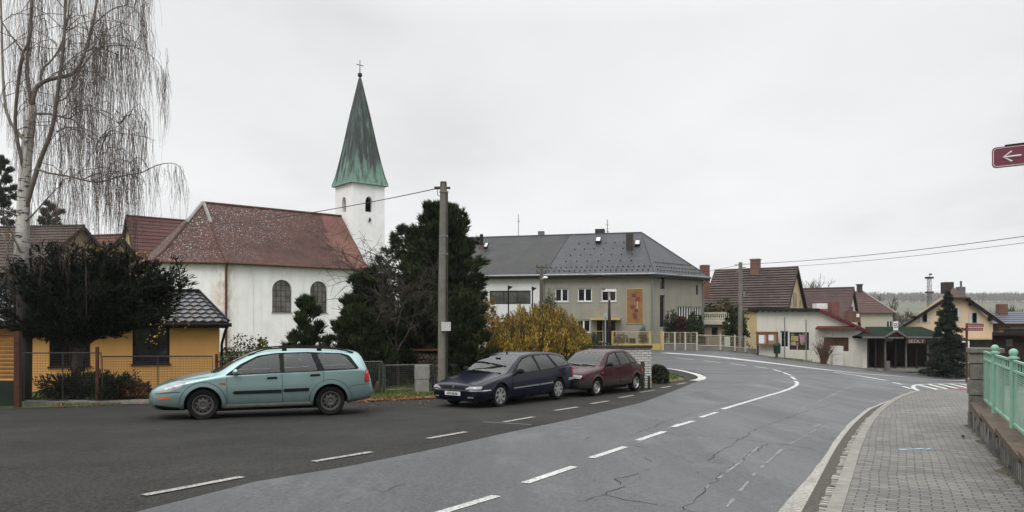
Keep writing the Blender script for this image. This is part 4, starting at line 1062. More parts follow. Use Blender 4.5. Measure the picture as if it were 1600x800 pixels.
# ------------------------------------------------------------------ church
def church():
    ax, nv = V((.766, .643, 0)), V((.643, -.766, 0)); Rg = V((-22.1, 55, 0)); w, Ln = 4.3, 10.75
    gz, ez, rz = -.6, 5.95, 10.42
    c = thing('church', 'white church with brown lichen spotted roof and slim green copper spire', 'church', (Rg.x, Rg.y, gz))
    q = lambda u, v, z: Rg + ax * u + nv * v + UP * z
    foot = [(Ln, w), (0, w), (-.87 * w, .5 * w), (-.87 * w, -.5 * w), (0, -w), (Ln, -w)]
    mb = MB()
    # long wall towards the road, seen from outside left to right = apse to tower
    hu = [(3.30, 2.55 - gz, 1.45, 2.30, True), (6.15, 2.55 - gz, 1.35, 2.30, True)]
    wall(mb, q(0, w, gz), ax, Ln, ez - gz, hu, .25)
    for a, b in zip(foot[1:], foot[2:]):
        A, B = q(*b, gz), q(*a, gz); wall(mb, A, B - A, (B - A).length, ez - gz)
    # gable
    mb.poly([q(Ln, w, gz), q(Ln, -w, gz), q(Ln, -w, ez), q(Ln, 0, rz - .1), q(Ln, w, ez)])
    # shallow pilaster strip and base course
    mb.pbox(q(1.85, w + .06, gz), ax * .06, -nv * .06, UP * (ez - gz - .05))
    mb.pbox(q(0, w + .05, gz), ax * Ln, -nv * .05, UP * .9)
    mb.build('wall', M_WHITE, c)
    for h in hu: window(c, q(0, w, gz), ax, h[0], h[1], h[2], h[3], M_DKFRAME, M_LEADED, .2, 4, 6, .05, True, sill=M_LEAD, bar=.03)
    # roof with a flared foot
    o = .42
    ring = lambda e, z, top: [q(Ln + .12, (w + e), z), q(0, (w + e), z), q(-.87 * (w + e), .5 * (w + e), z), q(-.87 * (w + e), -.5 * (w + e), z), q(0, -(w + e), z), q(Ln + .12, -(w + e), z)]
    r0 = ring(o, ez - .12, 0); r1 = ring(-.75, ez + .78, 0)
    top = q(0, 0, rz); top2 = q(Ln + .12, 0, rz)
    mb = MB()
    for i in range(5):
        mb.poly([r0[i + 1], r0[i], r1[i], r1[i + 1]])
    mb.poly([r1[1], r1[0], top2, top]); mb.poly([r1[5], r1[4], top, top2])
    for i in (1, 2, 3): mb.poly([r1[i + 1], r1[i], top])
    mb.poly([p - UP * .08 for p in r0])
    for i in range(5): mb.poly([r0[i] - UP * .08, r0[i + 1] - UP * .08, r0[i + 1], r0[i]][::-1])
    rf = mb.build('roof', M_CHROOF, c, uv=True)
    # renewed tiles near the tower
    nn = (r1[0] - r1[1]).cross(top - r1[1]).normalized(); nn = nn if nn.z > 0 else -nn
    n0 = (r0[0] - r0[1]).cross(r1[1] - r0[1]).normalized(); n0 = n0 if n0.z > 0 else -n0
    mb = MB(); S = lambda u, t: (q(u, w + o, ez - .12).lerp(q(u, w - .75, ez + .78), t / .25) + n0 * .012) if t <= .25 else (q(u, w - .75, ez + .78).lerp(q(u, 0, rz), (t - .25) / .75) + nn * .012)
    prof = [(0, 9.6), (.08, 9.0), (.08, 9.4), (.16, 8.9), (.25, 8.75), (.25, 9.2), (.36, 8.5), (.36, 8.9), (.5, 8.35), (.5, 8.8), (.66, 8.5), (.66, 8.9), (.82, 8.9), (.98, 9.1)]
    for (t0, u0), (t1, u1) in zip(prof, prof[1:]):
        if t1 > t0: mb.poly([S(u0, t0), S(Ln + .12, t0), S(Ln + .12, t1), S(u1, t1)])
    mb.build('renewed_tiles', M_CHNEW, rf, uv=True)
    mb = MB()
    mb.tube([top, top2], .11, 6); 
    for i in (1, 2): mb.tube([r0[i] + UP * .03, r1[i] + UP * .02, top], [.08, .09, .13], 6)
    mb.build('ridge_cap', M_RUST, rf)
    mb = MB()
    for i in (1, 2): 
        a, b = r1[i], top; mb.tube([a.lerp(b, .55) + UP * .05, a.lerp(b, .98) + UP * .05], .13, 6)
    mb.build('hip_flashing', M_LEAD, rf)
    mb = MB()
    for i in range(3): mb.tube([r0[i] - UP * .02, r0[i + 1] - UP * .02], .085, 8)
    mb.build('gutter', M_RUST, c)
    mb = MB(); pq = q(.05, w + .12, 0)
    mb.tube([r0[1] - UP * .05, q(.05, w + .2, ez - .45), q(.05, w + .12, ez - .75), q(.05, w + .12, gz)], .075, 8); mb.build('downpipe', M_RUST, c)
    # rust runs beside the pipe
    # tower
    s = 1.46; tu = 12.55; te = 13.05
    T = lambda a, b, z: Rg + ax * (tu + a) + nv * b + UP * z
    mb = MB()
    oh = [(s - .32, 10.75 - gz, .66, 1.25, True, 1.6)]
    cs = [(-s, s), (s, s), (s, -s), (-s, -s)]
    for i in range(4):
        A, B = T(*cs[i], gz), T(*cs[(i + 1) % 4], gz); wall(mb, A, B - A, 2 * s, te - gz, oh, .35)
    tw = mb.build('tower', M_WHITE, c)
    for i in (0, 3):
        A, B = T(*cs[i], gz), T(*cs[(i + 1) % 4], gz); U = (B - A).normalized(); Nn = U.cross(UP)
        g = MB(); h = oh[0]
        for k in range(5):
            zz = h[1] + .12 + k * .2
            g.pbox(A + U * h[0] + UP * zz - Nn * .30, U * h[2], UP * .03 + Nn * .08, UP * .02 - Nn * .1)
        g.poly([A + U * (h[0] - .3) + UP * (h[1] - .3) - Nn * .4, A + U * (h[0] + h[2] + .3) + UP * (h[1] - .3) - Nn * .4, A + U * (h[0] + h[2] + .3) + UP * (h[1] + h[3] + .3) - Nn * .4, A + U * (h[0] - .3) + UP * (h[1] + h[3] + .3) - Nn * .4])
        g.build('louvre_window', M_DARKIN, tw)
    g = MB(); A = T(-s, s, 0); ellipsoid(g, T(.05, s + .08, 10.15), (.09, .09, .1)); g.tube([T(.05, s, 10.3), T(.05, s + .12, 10.3), T(.05, s + .1, 9.85)], .025, 5); g.tube([T(-.1, s + .06, 9.95), T(.2, s + .06, 10.1)], .025, 5)
    g.build('wall_lamp', M_BLK, tw)
    # spire
    mb = MB(); prof = [(1.72, te - .08), (1.66, te + .05), (1.46, te + .75), (1.27, te + 1.7), (1.02, te + 3.1), (.62, te + 5.6), (.05, 21.9)]
    for (r0_, z0), (r1_, z1) in zip(prof, prof[1:]):
        for i in range(4):
            a, b = cs[i], cs[(i + 1) % 4]; f = lambda c_, r_, z_: T(c_[0] / s * r_, c_[1] / s * r_, z_)
            mb.poly([f(a, r0_, z0), f(b, r0_, z0), f(b, r1_, z1), f(a, r1_, z1)])
    mb.poly([T(c_[0] / s * 1.72, c_[1] / s * 1.72, te - .08) for c_ in cs][::-1])
    sp = mb.build('spire', M_COPPER, tw)
    mb = MB()
    for i in range(4):
        a, b = cs[i], cs[(i + 1) % 4]
        for k in range(0, 6):
            t = k / 6; pts = []
            for r_, z_ in prof[1:]:
                p = T(lerp(a[0], b[0], t) / s * r_, lerp(a[1], b[1], t) / s * r_, z_); pts.append(p)
            if k: 
                # seams run up the slope and die into the hip
                x0 = abs(t - .5) * 2; pts = pts[:]; 
                base = [(lerp(a[0], b[0], t), lerp(a[1], b[1], t))]
                full = []
                for r_, z_ in prof[1:]:
                    w_ = r_ / 1.66
                    if x0 > w_ + .02: break
                    mid_ = ((a[0] + b[0]) / 2 / s * r_, (a[1] + b[1]) / 2 / s * r_); du = ((b[0] - a[0]) * (t - .5) / s * 1.66, (b[1] - a[1]) * (t - .5) / s * 1.66)
                    full.append(T(mid_[0] + du[0], mid_[1] + du[1], z_))
                pts = full
            if len(pts) > 1: mb.tube(pts, .032 if k else .045, 4)
    mb.build('standing_seam', M_COPPER, sp)
    mb = MB(); mb.lathe([(.0, 21.75), (.06, 21.8), (.05, 21.95), (.17, 22.05), (.2, 22.18), (.15, 22.3), (.04, 22.36), (.025, 23.4), (0, 23.42)], 12, T(0, 0, 0)); 
    mb.pbox(T(-.32, -.02, 22.95), ax * .64, nv * .04, UP * .05); mb.build('cross', pm('dark_iron', (.03, .028, .026), .5, .2, 8), sp)
church()

# ------------------------------------------------------------------ grey corner building
M_GREYW = m_plaster('grey_render', (.265, .250, .210), (.12, .11, .09), .35)
M_WHWALL = m_plaster('white_render', (.60, .60, .59), (.40, .38, .34), .3)
M_SLATE = m_shingle('blue_grey_slates', (.034, .037, .043), (.046, .049, .056), (.015, .016, .019), .33, .33, R(45), rough=.5, spec=.3)
M_SLATE2 = m_shingle('weathered_slates', (.030, .031, .032), (.040, .041, .042), (.014, .014, .015), .4, .22, 0, rough=.6, patch=(.046, .042, .035))
M_FASCIA = pm('dark_brown_fascia', (.030, .017, .013), .6, .2, 6)
M_ZINC = pm('zinc_gutter', (.20, .21, .215), .45, .2, 5, metal=.4)
M_WFRAME = pm('white_window_frame', (.66, .66, .65), .45, .08, 8)
M_PANE = glass('dark_window_pane', (.012, .013, .014), .05, 1.5, .5)
M_PANEC = glass('curtained_pane', (.05, .052, .05), .06, 1.5, .5)
M_OCHRE = pm('yellow_paint', (.42, .31, .12), .6, .15, 4)
M_BRICKR = m_shingle('red_brick', (.13, .042, .028), (.17, .058, .038), (.13, .10, .085), .25, .08)
M_BRICKD = m_shingle('sooty_brick', (.035, .028, .024), (.06, .045, .036), (.02, .018, .016), .25, .08)
def corner_house():
    gz, ez = -.15, 5.45
    K, Rr, Lf = V((10.3, 57, 0)), V((15.35, 61.75, 0)), V((-7, 60.9, 0))
    c = thing('corner_house', 'grey rendered two storey corner building with blue grey slate roof and white wing', 'building', (K.x, K.y, gz))
    U1 = (K - Lf).normalized(); W1 = (K - Lf).length; U2 = (Rr - K).normalized(); W2 = (Rr - K).length
    def uof(px_):      # distance along the front for a sight line
        k = (px_ - 800) / F; A = Lf
        return (k * A.y - A.x) / (U1.x - k * U1.y)
    def u2of(px_):
        k = (px_ - 800) / F; return (k * K.y - K.x) / (U2.x - k * U2.y)
    zof = lambda v, p: EC + (HY - v) / F * p.y
    us = uof(848)
    h1 = [(uof(867), 3.42, uof(888) - uof(867), 1.0), (uof(902.5), 3.42, uof(925) - uof(902.5), 1.0), (uof(939.5), 3.42, uof(963) - uof(939.5), 1.0), (uof(901), 1.1, uof(922.5) - uof(901), .95),
          (uof(931), -.1, uof(963) - uof(931), 2.1), (uof(983), -.05 + .25, uof(993) - uof(983), .45)]
    hw = [(uof(765), 3.25, uof(829) - uof(765), 1.05)]
    mb = MB(); wall(mb, Lf + UP * gz, U1, us, ez - gz, [(a, b - gz, c_, d) for a, b, c_, d in hw], .2)
    wf = mb.build('white_wall', M_WHWALL, c)
    mb = MB(); A = Lf + U1 * us
    wall(mb, A + UP * gz, U1, W1 - us, ez - gz, [(a - us, max(b - gz, .02), c_, d) for a, b, c_, d in h1], .18)
    h2 = [(u2of(1031), 2.30, .62, 1.85), (u2of(1031), 4.35, .62, .85), (u2of(1087.5), 4.05, .32, .75), (u2of(1059), 1.95, 1.75, 1.15), (u2of(1080.5), 1.95, 1.35, 1.15)]
    h2[0] = (h2[0][0], 1.5, .62, 2.4)
    wall(mb, K + UP * gz, U2, W2, ez - gz, [(a, b - gz, c_, d) for a, b, c_, d in h2], .18)
    Br, Bl = V((14.4, 68.5, 0)), V((-5.6, 72, 0))
    for a, b in ((Rr, Br), (Br, Bl), (Bl, Lf)): wall(mb, a + UP * gz, b - a, (b - a).length, ez - gz)
    mb.build('wall', M_GREYW, c)
    O1 = Lf + UP * 0
    for i, h in enumerate(h1[:4]): window(c, O1, U1, *h, M_WFRAME, M_PANE, .12, 2, 1, .08, sill=M_WFRAME, bar=.06)
    window(c, O1, U1, *hw[0], M_DKFRAME, M_PANEC, .12, 3, 1, .06)
    window(c, O1, U1, *h1[5], M_DKFRAME, M_DARKIN, .1, 4, 1, .03)
    for h in h2[:3]: window(c, K, U2, *h, M_DKFRAME, M_PANE, .14, 1, 5 if h[3] > 1 else 1, .04)
    for h in h2[3:]: window(c, K, U2, *h, M_WFRAME, M_PANEC, .1, 5 if h[2] > 1.5 else 4, 1, .06, bar=.09)
    # shutter half down over the third window
    N1 = U1.cross(UP); h = h1[2]
    mb = MB(); mb.pbox(O1 + U1 * (h[0] + .28) + UP * (h[1] + .72) - N1 * .07, U1 * (h[2] - .3), UP * .22, N1 * .03); mb.build('roller_blind', M_WFRAME, c)
    # entrance: porch slab, frames, dark door
    e = h1[4]; mb = MB()
    mb.pbox(O1 + U1 * (e[0] - .35) + UP * 2.02, U1 * (e[2] + .7), UP * .16, N1 * .9); mb.build('porch_slab', M_OCHRE, c)
    mb = MB()
    for a in (.0, .5, e[2] - .55, e[2] - .06): mb.pbox(O1 + U1 * (e[0] + a) + UP * gz - N1 * .05, U1 * .07, UP * (2.15), N1 * .06)
    for a, w_ in ((.07, .43), (e[2] - .48, .42)):
        for zz in (.35, 1.15): mb.pbox(O1 + U1 * (e[0] + a) + UP * zz - N1 * .045, U1 * w_, UP * .06, N1 * .05)
    mb.build('door_frame', M_OCHRE, c)
    mb = MB(); mb.poly([O1 + U1 * e[0] + UP * gz - N1 * .14, O1 + U1 * (e[0] + e[2]) + UP * gz - N1 * .14, O1 + U1 * (e[0] + e[2]) + UP * 2.05 - N1 * .14, O1 + U1 * e[0] + UP * 2.05 - N1 * .14]); 
    d = mb.build('door', M_PANE, c)
    # ochre panel with reddish squares
    pu0, pu1 = uof(979.5), uof(1004.5); mb = MB()
    mb.pbox(O1 + U1 * pu0 + UP * 1.78, U1 * (pu1 - pu0), UP * 2.55, N1 * .05); pn = mb.build('wall_panel', pm('ochre_panel', (.225, .12, .05), .7, .2, 3), c)
    mb = MB(); wp = pu1 - pu0
    for sx, sz_, k in ((.32, .80, .3), (.55, .69, .32), (.24, .46, .3), (.48, .36, .28), (.38, .24, .26), (.40, .16, .3)):
        mb.pbox(O1 + U1 * (pu0 + sx * wp) + UP * (1.78 + sz_ * 2.55 - .12) + N1 * .052, U1 * k, UP * k, N1 * .012)
    mb.build('panel_relief', pm('reddish_relief', (.16, .045, .045), .75, .3, 8), pn)
    mb = MB(); mb.pbox(O1 + U1 * (pu0 + .63 * wp) + UP * (1.78 + .38 * 2.55) + N1 * .052, U1 * .05, UP * .7, N1 * .01)
    for a, b, c_, d_ in ((0, -.03, wp, .03), (0, 2.55, wp, .03), (-.03, -.03, .03, 2.61), (wp, -.03, .03, 2.61)): mb.pbox(O1 + U1 * (pu0 + a) + UP * (1.78 + b), U1 * c_, UP * d_, N1 * .06)
    mb.build('panel_border', pm('cream_trim', (.45, .36, .22), .7, .1, 5), pn)
    # roof
    o = .45; N2 = U2.cross(UP)
    ke = K + N1 * o + (U1 * .30) + UP * ez; re_ = Rr + N2 * o + U2 * .35 + UP * ez; le = Lf + N1 * o + UP * ez; be = Br + V((.6, .5, 0)) + UP * ez; ble = Bl + V((0, .5, 0)) + UP * ez
    Pp = V((10.45, 62, 9.1)); RL = V((-7.6, 66.8, 9.1)); n1 = (ke - le).cross(Pp - le).normalized(); n1 = n1 if n1.z > 0 else -n1
    us_r = uof(890); seam_e = le.lerp(ke, us / W1); seam_r = RL.lerp(Pp, .48)
    seam_r = RL + (Pp - RL) * ((( (890 - 800) / F) * RL.y - RL.x) / ((Pp - RL).x - (890 - 800) / F * (Pp - RL).y))
    mb = MB(); mb.poly([seam_e, ke, Pp, seam_r]); mb.poly([ke, re_, Pp]); mb.poly([re_, be, Pp]); mb.poly([be, ble, RL, Pp]); mb.poly([le, RL, ble])
    rf = mb.build('roof', M_SLATE, c, uv=True)
    mb = MB(); mb.poly([le, seam_e, seam_r, RL]); mb.build('old_roof', M_SLATE2, c, uv=True)
    mb = MB(); mb.tube([RL, Pp], .07, 5); mb.tube([ke, Pp], .06, 5); mb.tube([re_, Pp], .06, 5); mb.tube([seam_e + n1 * .02, seam_r + n1 * .02], .035, 4); mb.build('ridge_cap', pm('dark_ridge', (.05, .052, .056), .5, .2, 5), rf)
    mb = MB(); 
    for i in range(2, 46):
        for t in (.08, .16) if i % 1 == 0 else ():
            u = i / 46 + (.011 if t > .1 else 0)
            if u < us / W1 + t * .1: continue
            p = le.lerp(ke, u).lerp(RL.lerp(Pp, u), t); mb.box(p + n1 * .03, (.10, .10, .07))
    for i in range(1, 8):
        for t in (.3, .45, .6, .75):
            p = seam_e.lerp(ke, (i + t) / 9).lerp(seam_r.lerp(Pp, (i + t) / 9), t); mb.box(p + n1 * .03, (.10, .10, .07))
    n2 = (re_ - ke).cross(Pp - ke).normalized()
    for i in range(1, 16):
        for t in (.08, .16, .26):
            p = ke.lerp(re_, (i + t * 3) / 17).lerp(Pp, t); mb.box(p + n2 * .03, (.09, .09, .06))
    mb.build('snow_guard', pm('dark_snow_hooks', (.02, .02, .022), .7, .1, 5), rf)
    mb = MB()
    for a, b, nn in ((le, ke, N1), (ke, re_, N2)): mb.prism([a - UP * .02, a - UP * .26, a - UP * .26 - nn * (o - .01), a - UP * .02 - nn * (o - .01)], b - a)
    mb.build('eave_board', M_FASCIA, rf)
    mb = MB(); mb.tube([le + N1 * .06 - UP * .03, ke + N1 * .06 - UP * .03, re_ + N2 * .06 - UP * .03], .075, 8); mb.build('gutter', M_ZINC, rf)
    mb = MB(); kk_ = K + (N1 + N2) * .12; mb.tube([ke - UP * .1, kk_ + UP * 5.0, kk_ + UP * gz], .055, 8); rr_ = Rr + N2 * .1 - U2 * .08; mb.tube([re_ - UP * .1, rr_ + UP * 4.9, rr_ + UP * gz], .055, 8); sl_ = O1 + U1 * (us + .1) + N1 * .1; mb.tube([seam_e + U1 * .1 - UP * .1, sl_ + UP * 4.9, sl_ + UP * gz], .055, 8)
    mb.build('downpipe', pm('green_grey_pipe', (.13, .17, .155), .5, .2, 5), c)
    # chimneys and roof lights
    def chim(u0, u1, v0, v1, Y, dep, mt, cap=None):
        mb = MB(); a, b = PX(u0, Y), PX(u1, Y); z0, z1 = PZ(v1, Y), PZ(v0, Y)
        mb.box(((a + b) / 2, Y + dep / 2, (z0 + z1) / 2), (b - a, dep, z1 - z0), 0, R(-11)); 
        if cap: mb.box(((a + b) / 2, Y + dep / 2, z1 + .03), (b - a + .12, dep + .12, .09), 0, R(-11))
        return mb.build('chimney', mt, rf, uv=True)
    chim(931.5, 946, 357.5, 376, 63.0, 1.0, pm('dark_chimney_cladding', (.035, .035, .038), .6, .2, 4)); chim(979.5, 990.5, 364, 402, 59.8, .7, M_BRICKD); chim(841.5, 850.5, 361, 372, 65, .6, pm('grey_chimney', (.14, .13, .125), .8, .2, 4))
    chim(748.5, 757, 383, 398, 63.5, .6, M_BRICKR); 
    mb = MB(); mb.tube([P(752.5, 384, 63.8), P(752.5, 366, 63.8)], .13, 8); mb.build('chimney_pot', M_BLK, rf)
    for u, v, w_ in ((935, 376.5, 8), (996, 381.5, 8), (760, 385.5, 5)):
        k = (u - 800) / F; A = le; # intersect sight line with the roof plane
        d = V((k, 1, (HY - v) / F)); o_ = V((0, 0, EC)); tt = (le - o_).dot(n1) / d.dot(n1); p = o_ + d * tt
        sx = U1 * w_ / F * p.y / 2; sy = n1.cross(U1).normalized() * .38; sy = sy if sy.z > 0 else -sy
        mb = MB(); mb.pbox(p - sx - sy + n1 * .02, sx * 2, sy * 2, n1 * .16); f = mb.build('roof_light', M_BLK, rf)
        mb = MB(); sx *= .8; sy *= .8; mb.poly([p - sx - sy + n1 * .186, p + sx - sy + n1 * .186, p + sx + sy + n1 * .186, p - sx + sy + n1 * .186]); mb.build('pane', glass('roof_light_glass', (.3, .31, .32), .03, 2.2, 1), f)
    mb = MB(); mb.tube([P(949, 372, 63.5), P(949, 343, 63.5)], .03, 5); mb.tube([P(946.5, 350, 63.5), P(951.5, 352, 63.5)], .02, 4); mb.tube([P(947, 357, 63.5), P(951, 358, 63.5)], .02, 4); mb.tube([P(948, 361, 63.5), P(951, 362.5, 63.5)], .05, 5)
    mb.build('aerial', M_ZINC, rf)
    mb = MB(); mb.tube([P(810, 372, 66), P(810, 335, 66)], .03, 5); mb.tube([P(808.5, 346, 66), P(812.5, 346, 66)], .03, 4); mb.build('aerial', M_ZINC, rf)
corner_house()

# ------------------------------------------------------------------ house with the red-brown tiled gable roof
M_TILE = m_shingle('red_brown_tiles', (.060, .043, .039), (.084, .060, .054), (.034, .023, .021), .25, .36, 0, rough=.7, patch=(.085, .058, .05))
M_OCHW = m_plaster('ochre_render', (.46, .36, .21), (.24, .19, .12), .4)
M_CREAM = m_plaster('cream_render', (.44, .38, .27), (.2, .17, .12), .3)
def gable_house(name, label, Rg, beta, Ln, hw, ez, rz, gz, wm, rm, n=22, over=.35, lift=.05, wins=(), right=True, lean=0, part=None, cat='house'):
    """ridge ends at Rg (right end); axis a points right and towards the camera"""
    a = V((math.cos(beta), -math.sin(beta), 0)); f = V((-math.sin(beta), -math.cos(beta), 0)); Rg = V((Rg[0], Rg[1], 0))
    c = thing(name, label, cat, (Rg.x, Rg.y, gz)); q = lambda u, v, z: Rg + a * u + f * v + UP * z
    mb = MB(); 
    wall(mb, q(-Ln, hw, gz), a, Ln - .3, ez - gz)
    wall(mb, q(-.3, -hw, gz), -a, Ln - .3, ez - gz)
    mb.poly([q(-.3, hw, gz), q(-.3, -hw, gz), q(-.3, -hw, ez), q(-.3, 0, rz - .12), q(-.3, hw, ez)])
    mb.poly([q(-Ln, hw, gz), q(-Ln, hw, ez), q(-Ln, 0, rz - .12), q(-Ln, -hw, ez), q(-Ln, -hw, gz)])
    mb.build('wall', wm, c)
    sl = (rz - ez) / hw; oe = ez - over * sl
    mb = MB()
    courses(mb, q(-Ln, hw + over, oe), q(0, hw + over, oe), q(0, 0, rz), q(-Ln, 0, rz), n, lift, jag=.008)
    courses(mb, q(0, -hw - over, oe), q(-Ln, -hw - over, oe), q(-Ln, 0, rz), q(0, 0, rz), n, lift)
    rf = mb.build('roof', rm, c, uv=True)
    mb = MB(); mb.tube([q(-Ln, 0, rz + .03), q(0, 0, rz + .03)], .10, 6); mb.build('ridge_cap', rm, rf, uv=True)
    mb = MB()
    for sg in (1, -1):
        mb.prism([q(.02, sg * (hw + over), oe - .02), q(.02, 0, rz - .02), q(.02, 0, rz - .24), q(.02, sg * (hw + over), oe - .24)], -a * .06)
        mb.prism([q(-.05, sg * (hw + over), oe - .03), q(-.05, 0, rz - .03), q(-.05, 0, rz - .1), q(-.05, sg * (hw + over), oe - .1)], -a * .3)
    mb.build('barge_board', M_FASCIA, rf)
    return c, rf, q, a, f
def tile_house():
    c, rf, q, a, f = gable_house('tiled_house', 'ochre house with steep red brown tiled roof and big brick chimney', (27.6, 74), R(33), 8.2, 3.9, 3.3, 7.15, -.5, M_OCHW, M_TILE, 17, .35, .13)
    # gable windows
    Og = q(-.28, 3.9, 0); Ug = -f
    for u, z, w_, h in ((3.3, 5.55, .6, .9), (3.15, 3.25, 1.1, 1.5), (1.55, 3.3, .5, .8), (5.6, 3.3, .5, .8)):
        window(c, Og, Ug, u, z, w_, h, M_CREAM, M_PANE, -.03, 2 if w_ > 1 else 1, 1, .07)
    mb = MB(); p = q(-4.0, .35, 0); mb.box((p.x, p.y, 7.05), (.85, .7, 2.0), 0, R(-33)); mb.build('chimney', m_shingle('old_chimney_brick', (.15, .075, .055), (.20, .10, .075), (.10, .08, .07), .25, .08), rf, uv=True)
    mb = MB(); mb.box((p.x, p.y, 8.08), (.98, .83, .1), 0, R(-33)); mb.build('chimney_cap', M_KERB, rf)
    # lower wing to the left
    w0 = q(-8.2, 0, 0); hz = 5.9
    mb = MB(); q2 = lambda u, v, z: q(-8.1 - u, v, z)
    wall(mb, q2(7, 3.6, -.5), a, 7, 3.8); mb.poly([q2(7, 3.6, -.5), q2(7, 3.6, 3.3), q2(7, 0, hz - .1), q2(7, -3.6, 3.3), q2(7, -3.6, -.5)]); mb.build('wing_wall', M_OCHW, c)
    mb = MB(); courses(mb, q2(7.2, 4.2, 2.95), q2(0, 4.2, 2.95), q2(0, 0, hz), q2(7.2, 0, hz), 15, .07, jag=.01); courses(mb, q2(0, -4.2, 2.95), q2(7.2, -4.2, 2.95), q2(7.2, 0, hz), q2(0, 0, hz), 15, .07); mb.build('wing_roof', M_TILE, c, uv=True)
    mb = MB(); mb.box((PX(1101, 70), 70, PZ(440, 70)), (.75, .75, 3.0)); mb.build('chimney', M_BRICKR, rf, uv=True)
tile_house()

# ------------------------------------------------------------------ small garage with balustrade terrace
def garage():
    Y = 63; gz = -.2
    c = thing('terrace_garage', 'low brown garage with a pale balustrade on its flat roof', 'garage', (PX(1118, Y), Y, gz))
    x0, x1 = PX(1090, Y), PX(1140, Y); zt = PZ(507, Y)
    m = m_plaster('brown_render', (.22, .17, .13), (.12, .09, .07), .4)
    mb = MB(); hs = [(1.15, .9, .5, .75), (2.35, .9, .5, .75)]
    wall(mb, (x0, Y, gz), (1, 0, 0), x1 - x0, zt - gz, hs, .15); wall(mb, (x1, Y, gz), (0, 1, 0), 5, zt - gz); wall(mb, (x0, Y + 5, gz), (0, -1, 0), 5, zt - gz); mb.build('wall', m, c)
    for h in hs: window(c, (x0, Y, gz), (1, 0, 0), *h, M_DKFRAME, M_PANE, .1, 1, 1, .05)
    mb = MB(); mb.box(((x0 + x1) / 2, Y + 2.4, zt + .12), (x1 - x0 + .4, 5.6, .24)); mb.build('roof_slab', pm('pale_concrete', (.40, .375, .32), .8, .15, 4), c)
    mb = MB(); z1 = PZ(489, Y); zb = zt + .24
    mb.box(((x0 + x1) / 2 + .1, Y, z1), (x1 - x0 + .1, .16, .12)); mb.box(((x0 + x1) / 2 + .1, Y, zb + .06), (x1 - x0 + .1, .16, .1))
    for i in range(17): mb.lathe([(.045, zb), (.075, zb + .22), (.035, zb + .4), (.06, zb + .6), (.045, z1)], 8, (x0 + .15 + i * (x1 - x0 - .1) / 16, Y, 0))
    mb.build('balustrade', pm('cast_balusters', (.46, .43, .36), .8, .15, 4), c)
    mb = MB(); mb.tube([(x1 + .08, Y - .1, zt + .1), (x1 + .08, Y - .1, gz)], .05, 6); mb.build('downpipe', pm('cream_pipe', (.5, .42, .3), .5), c)
garage()

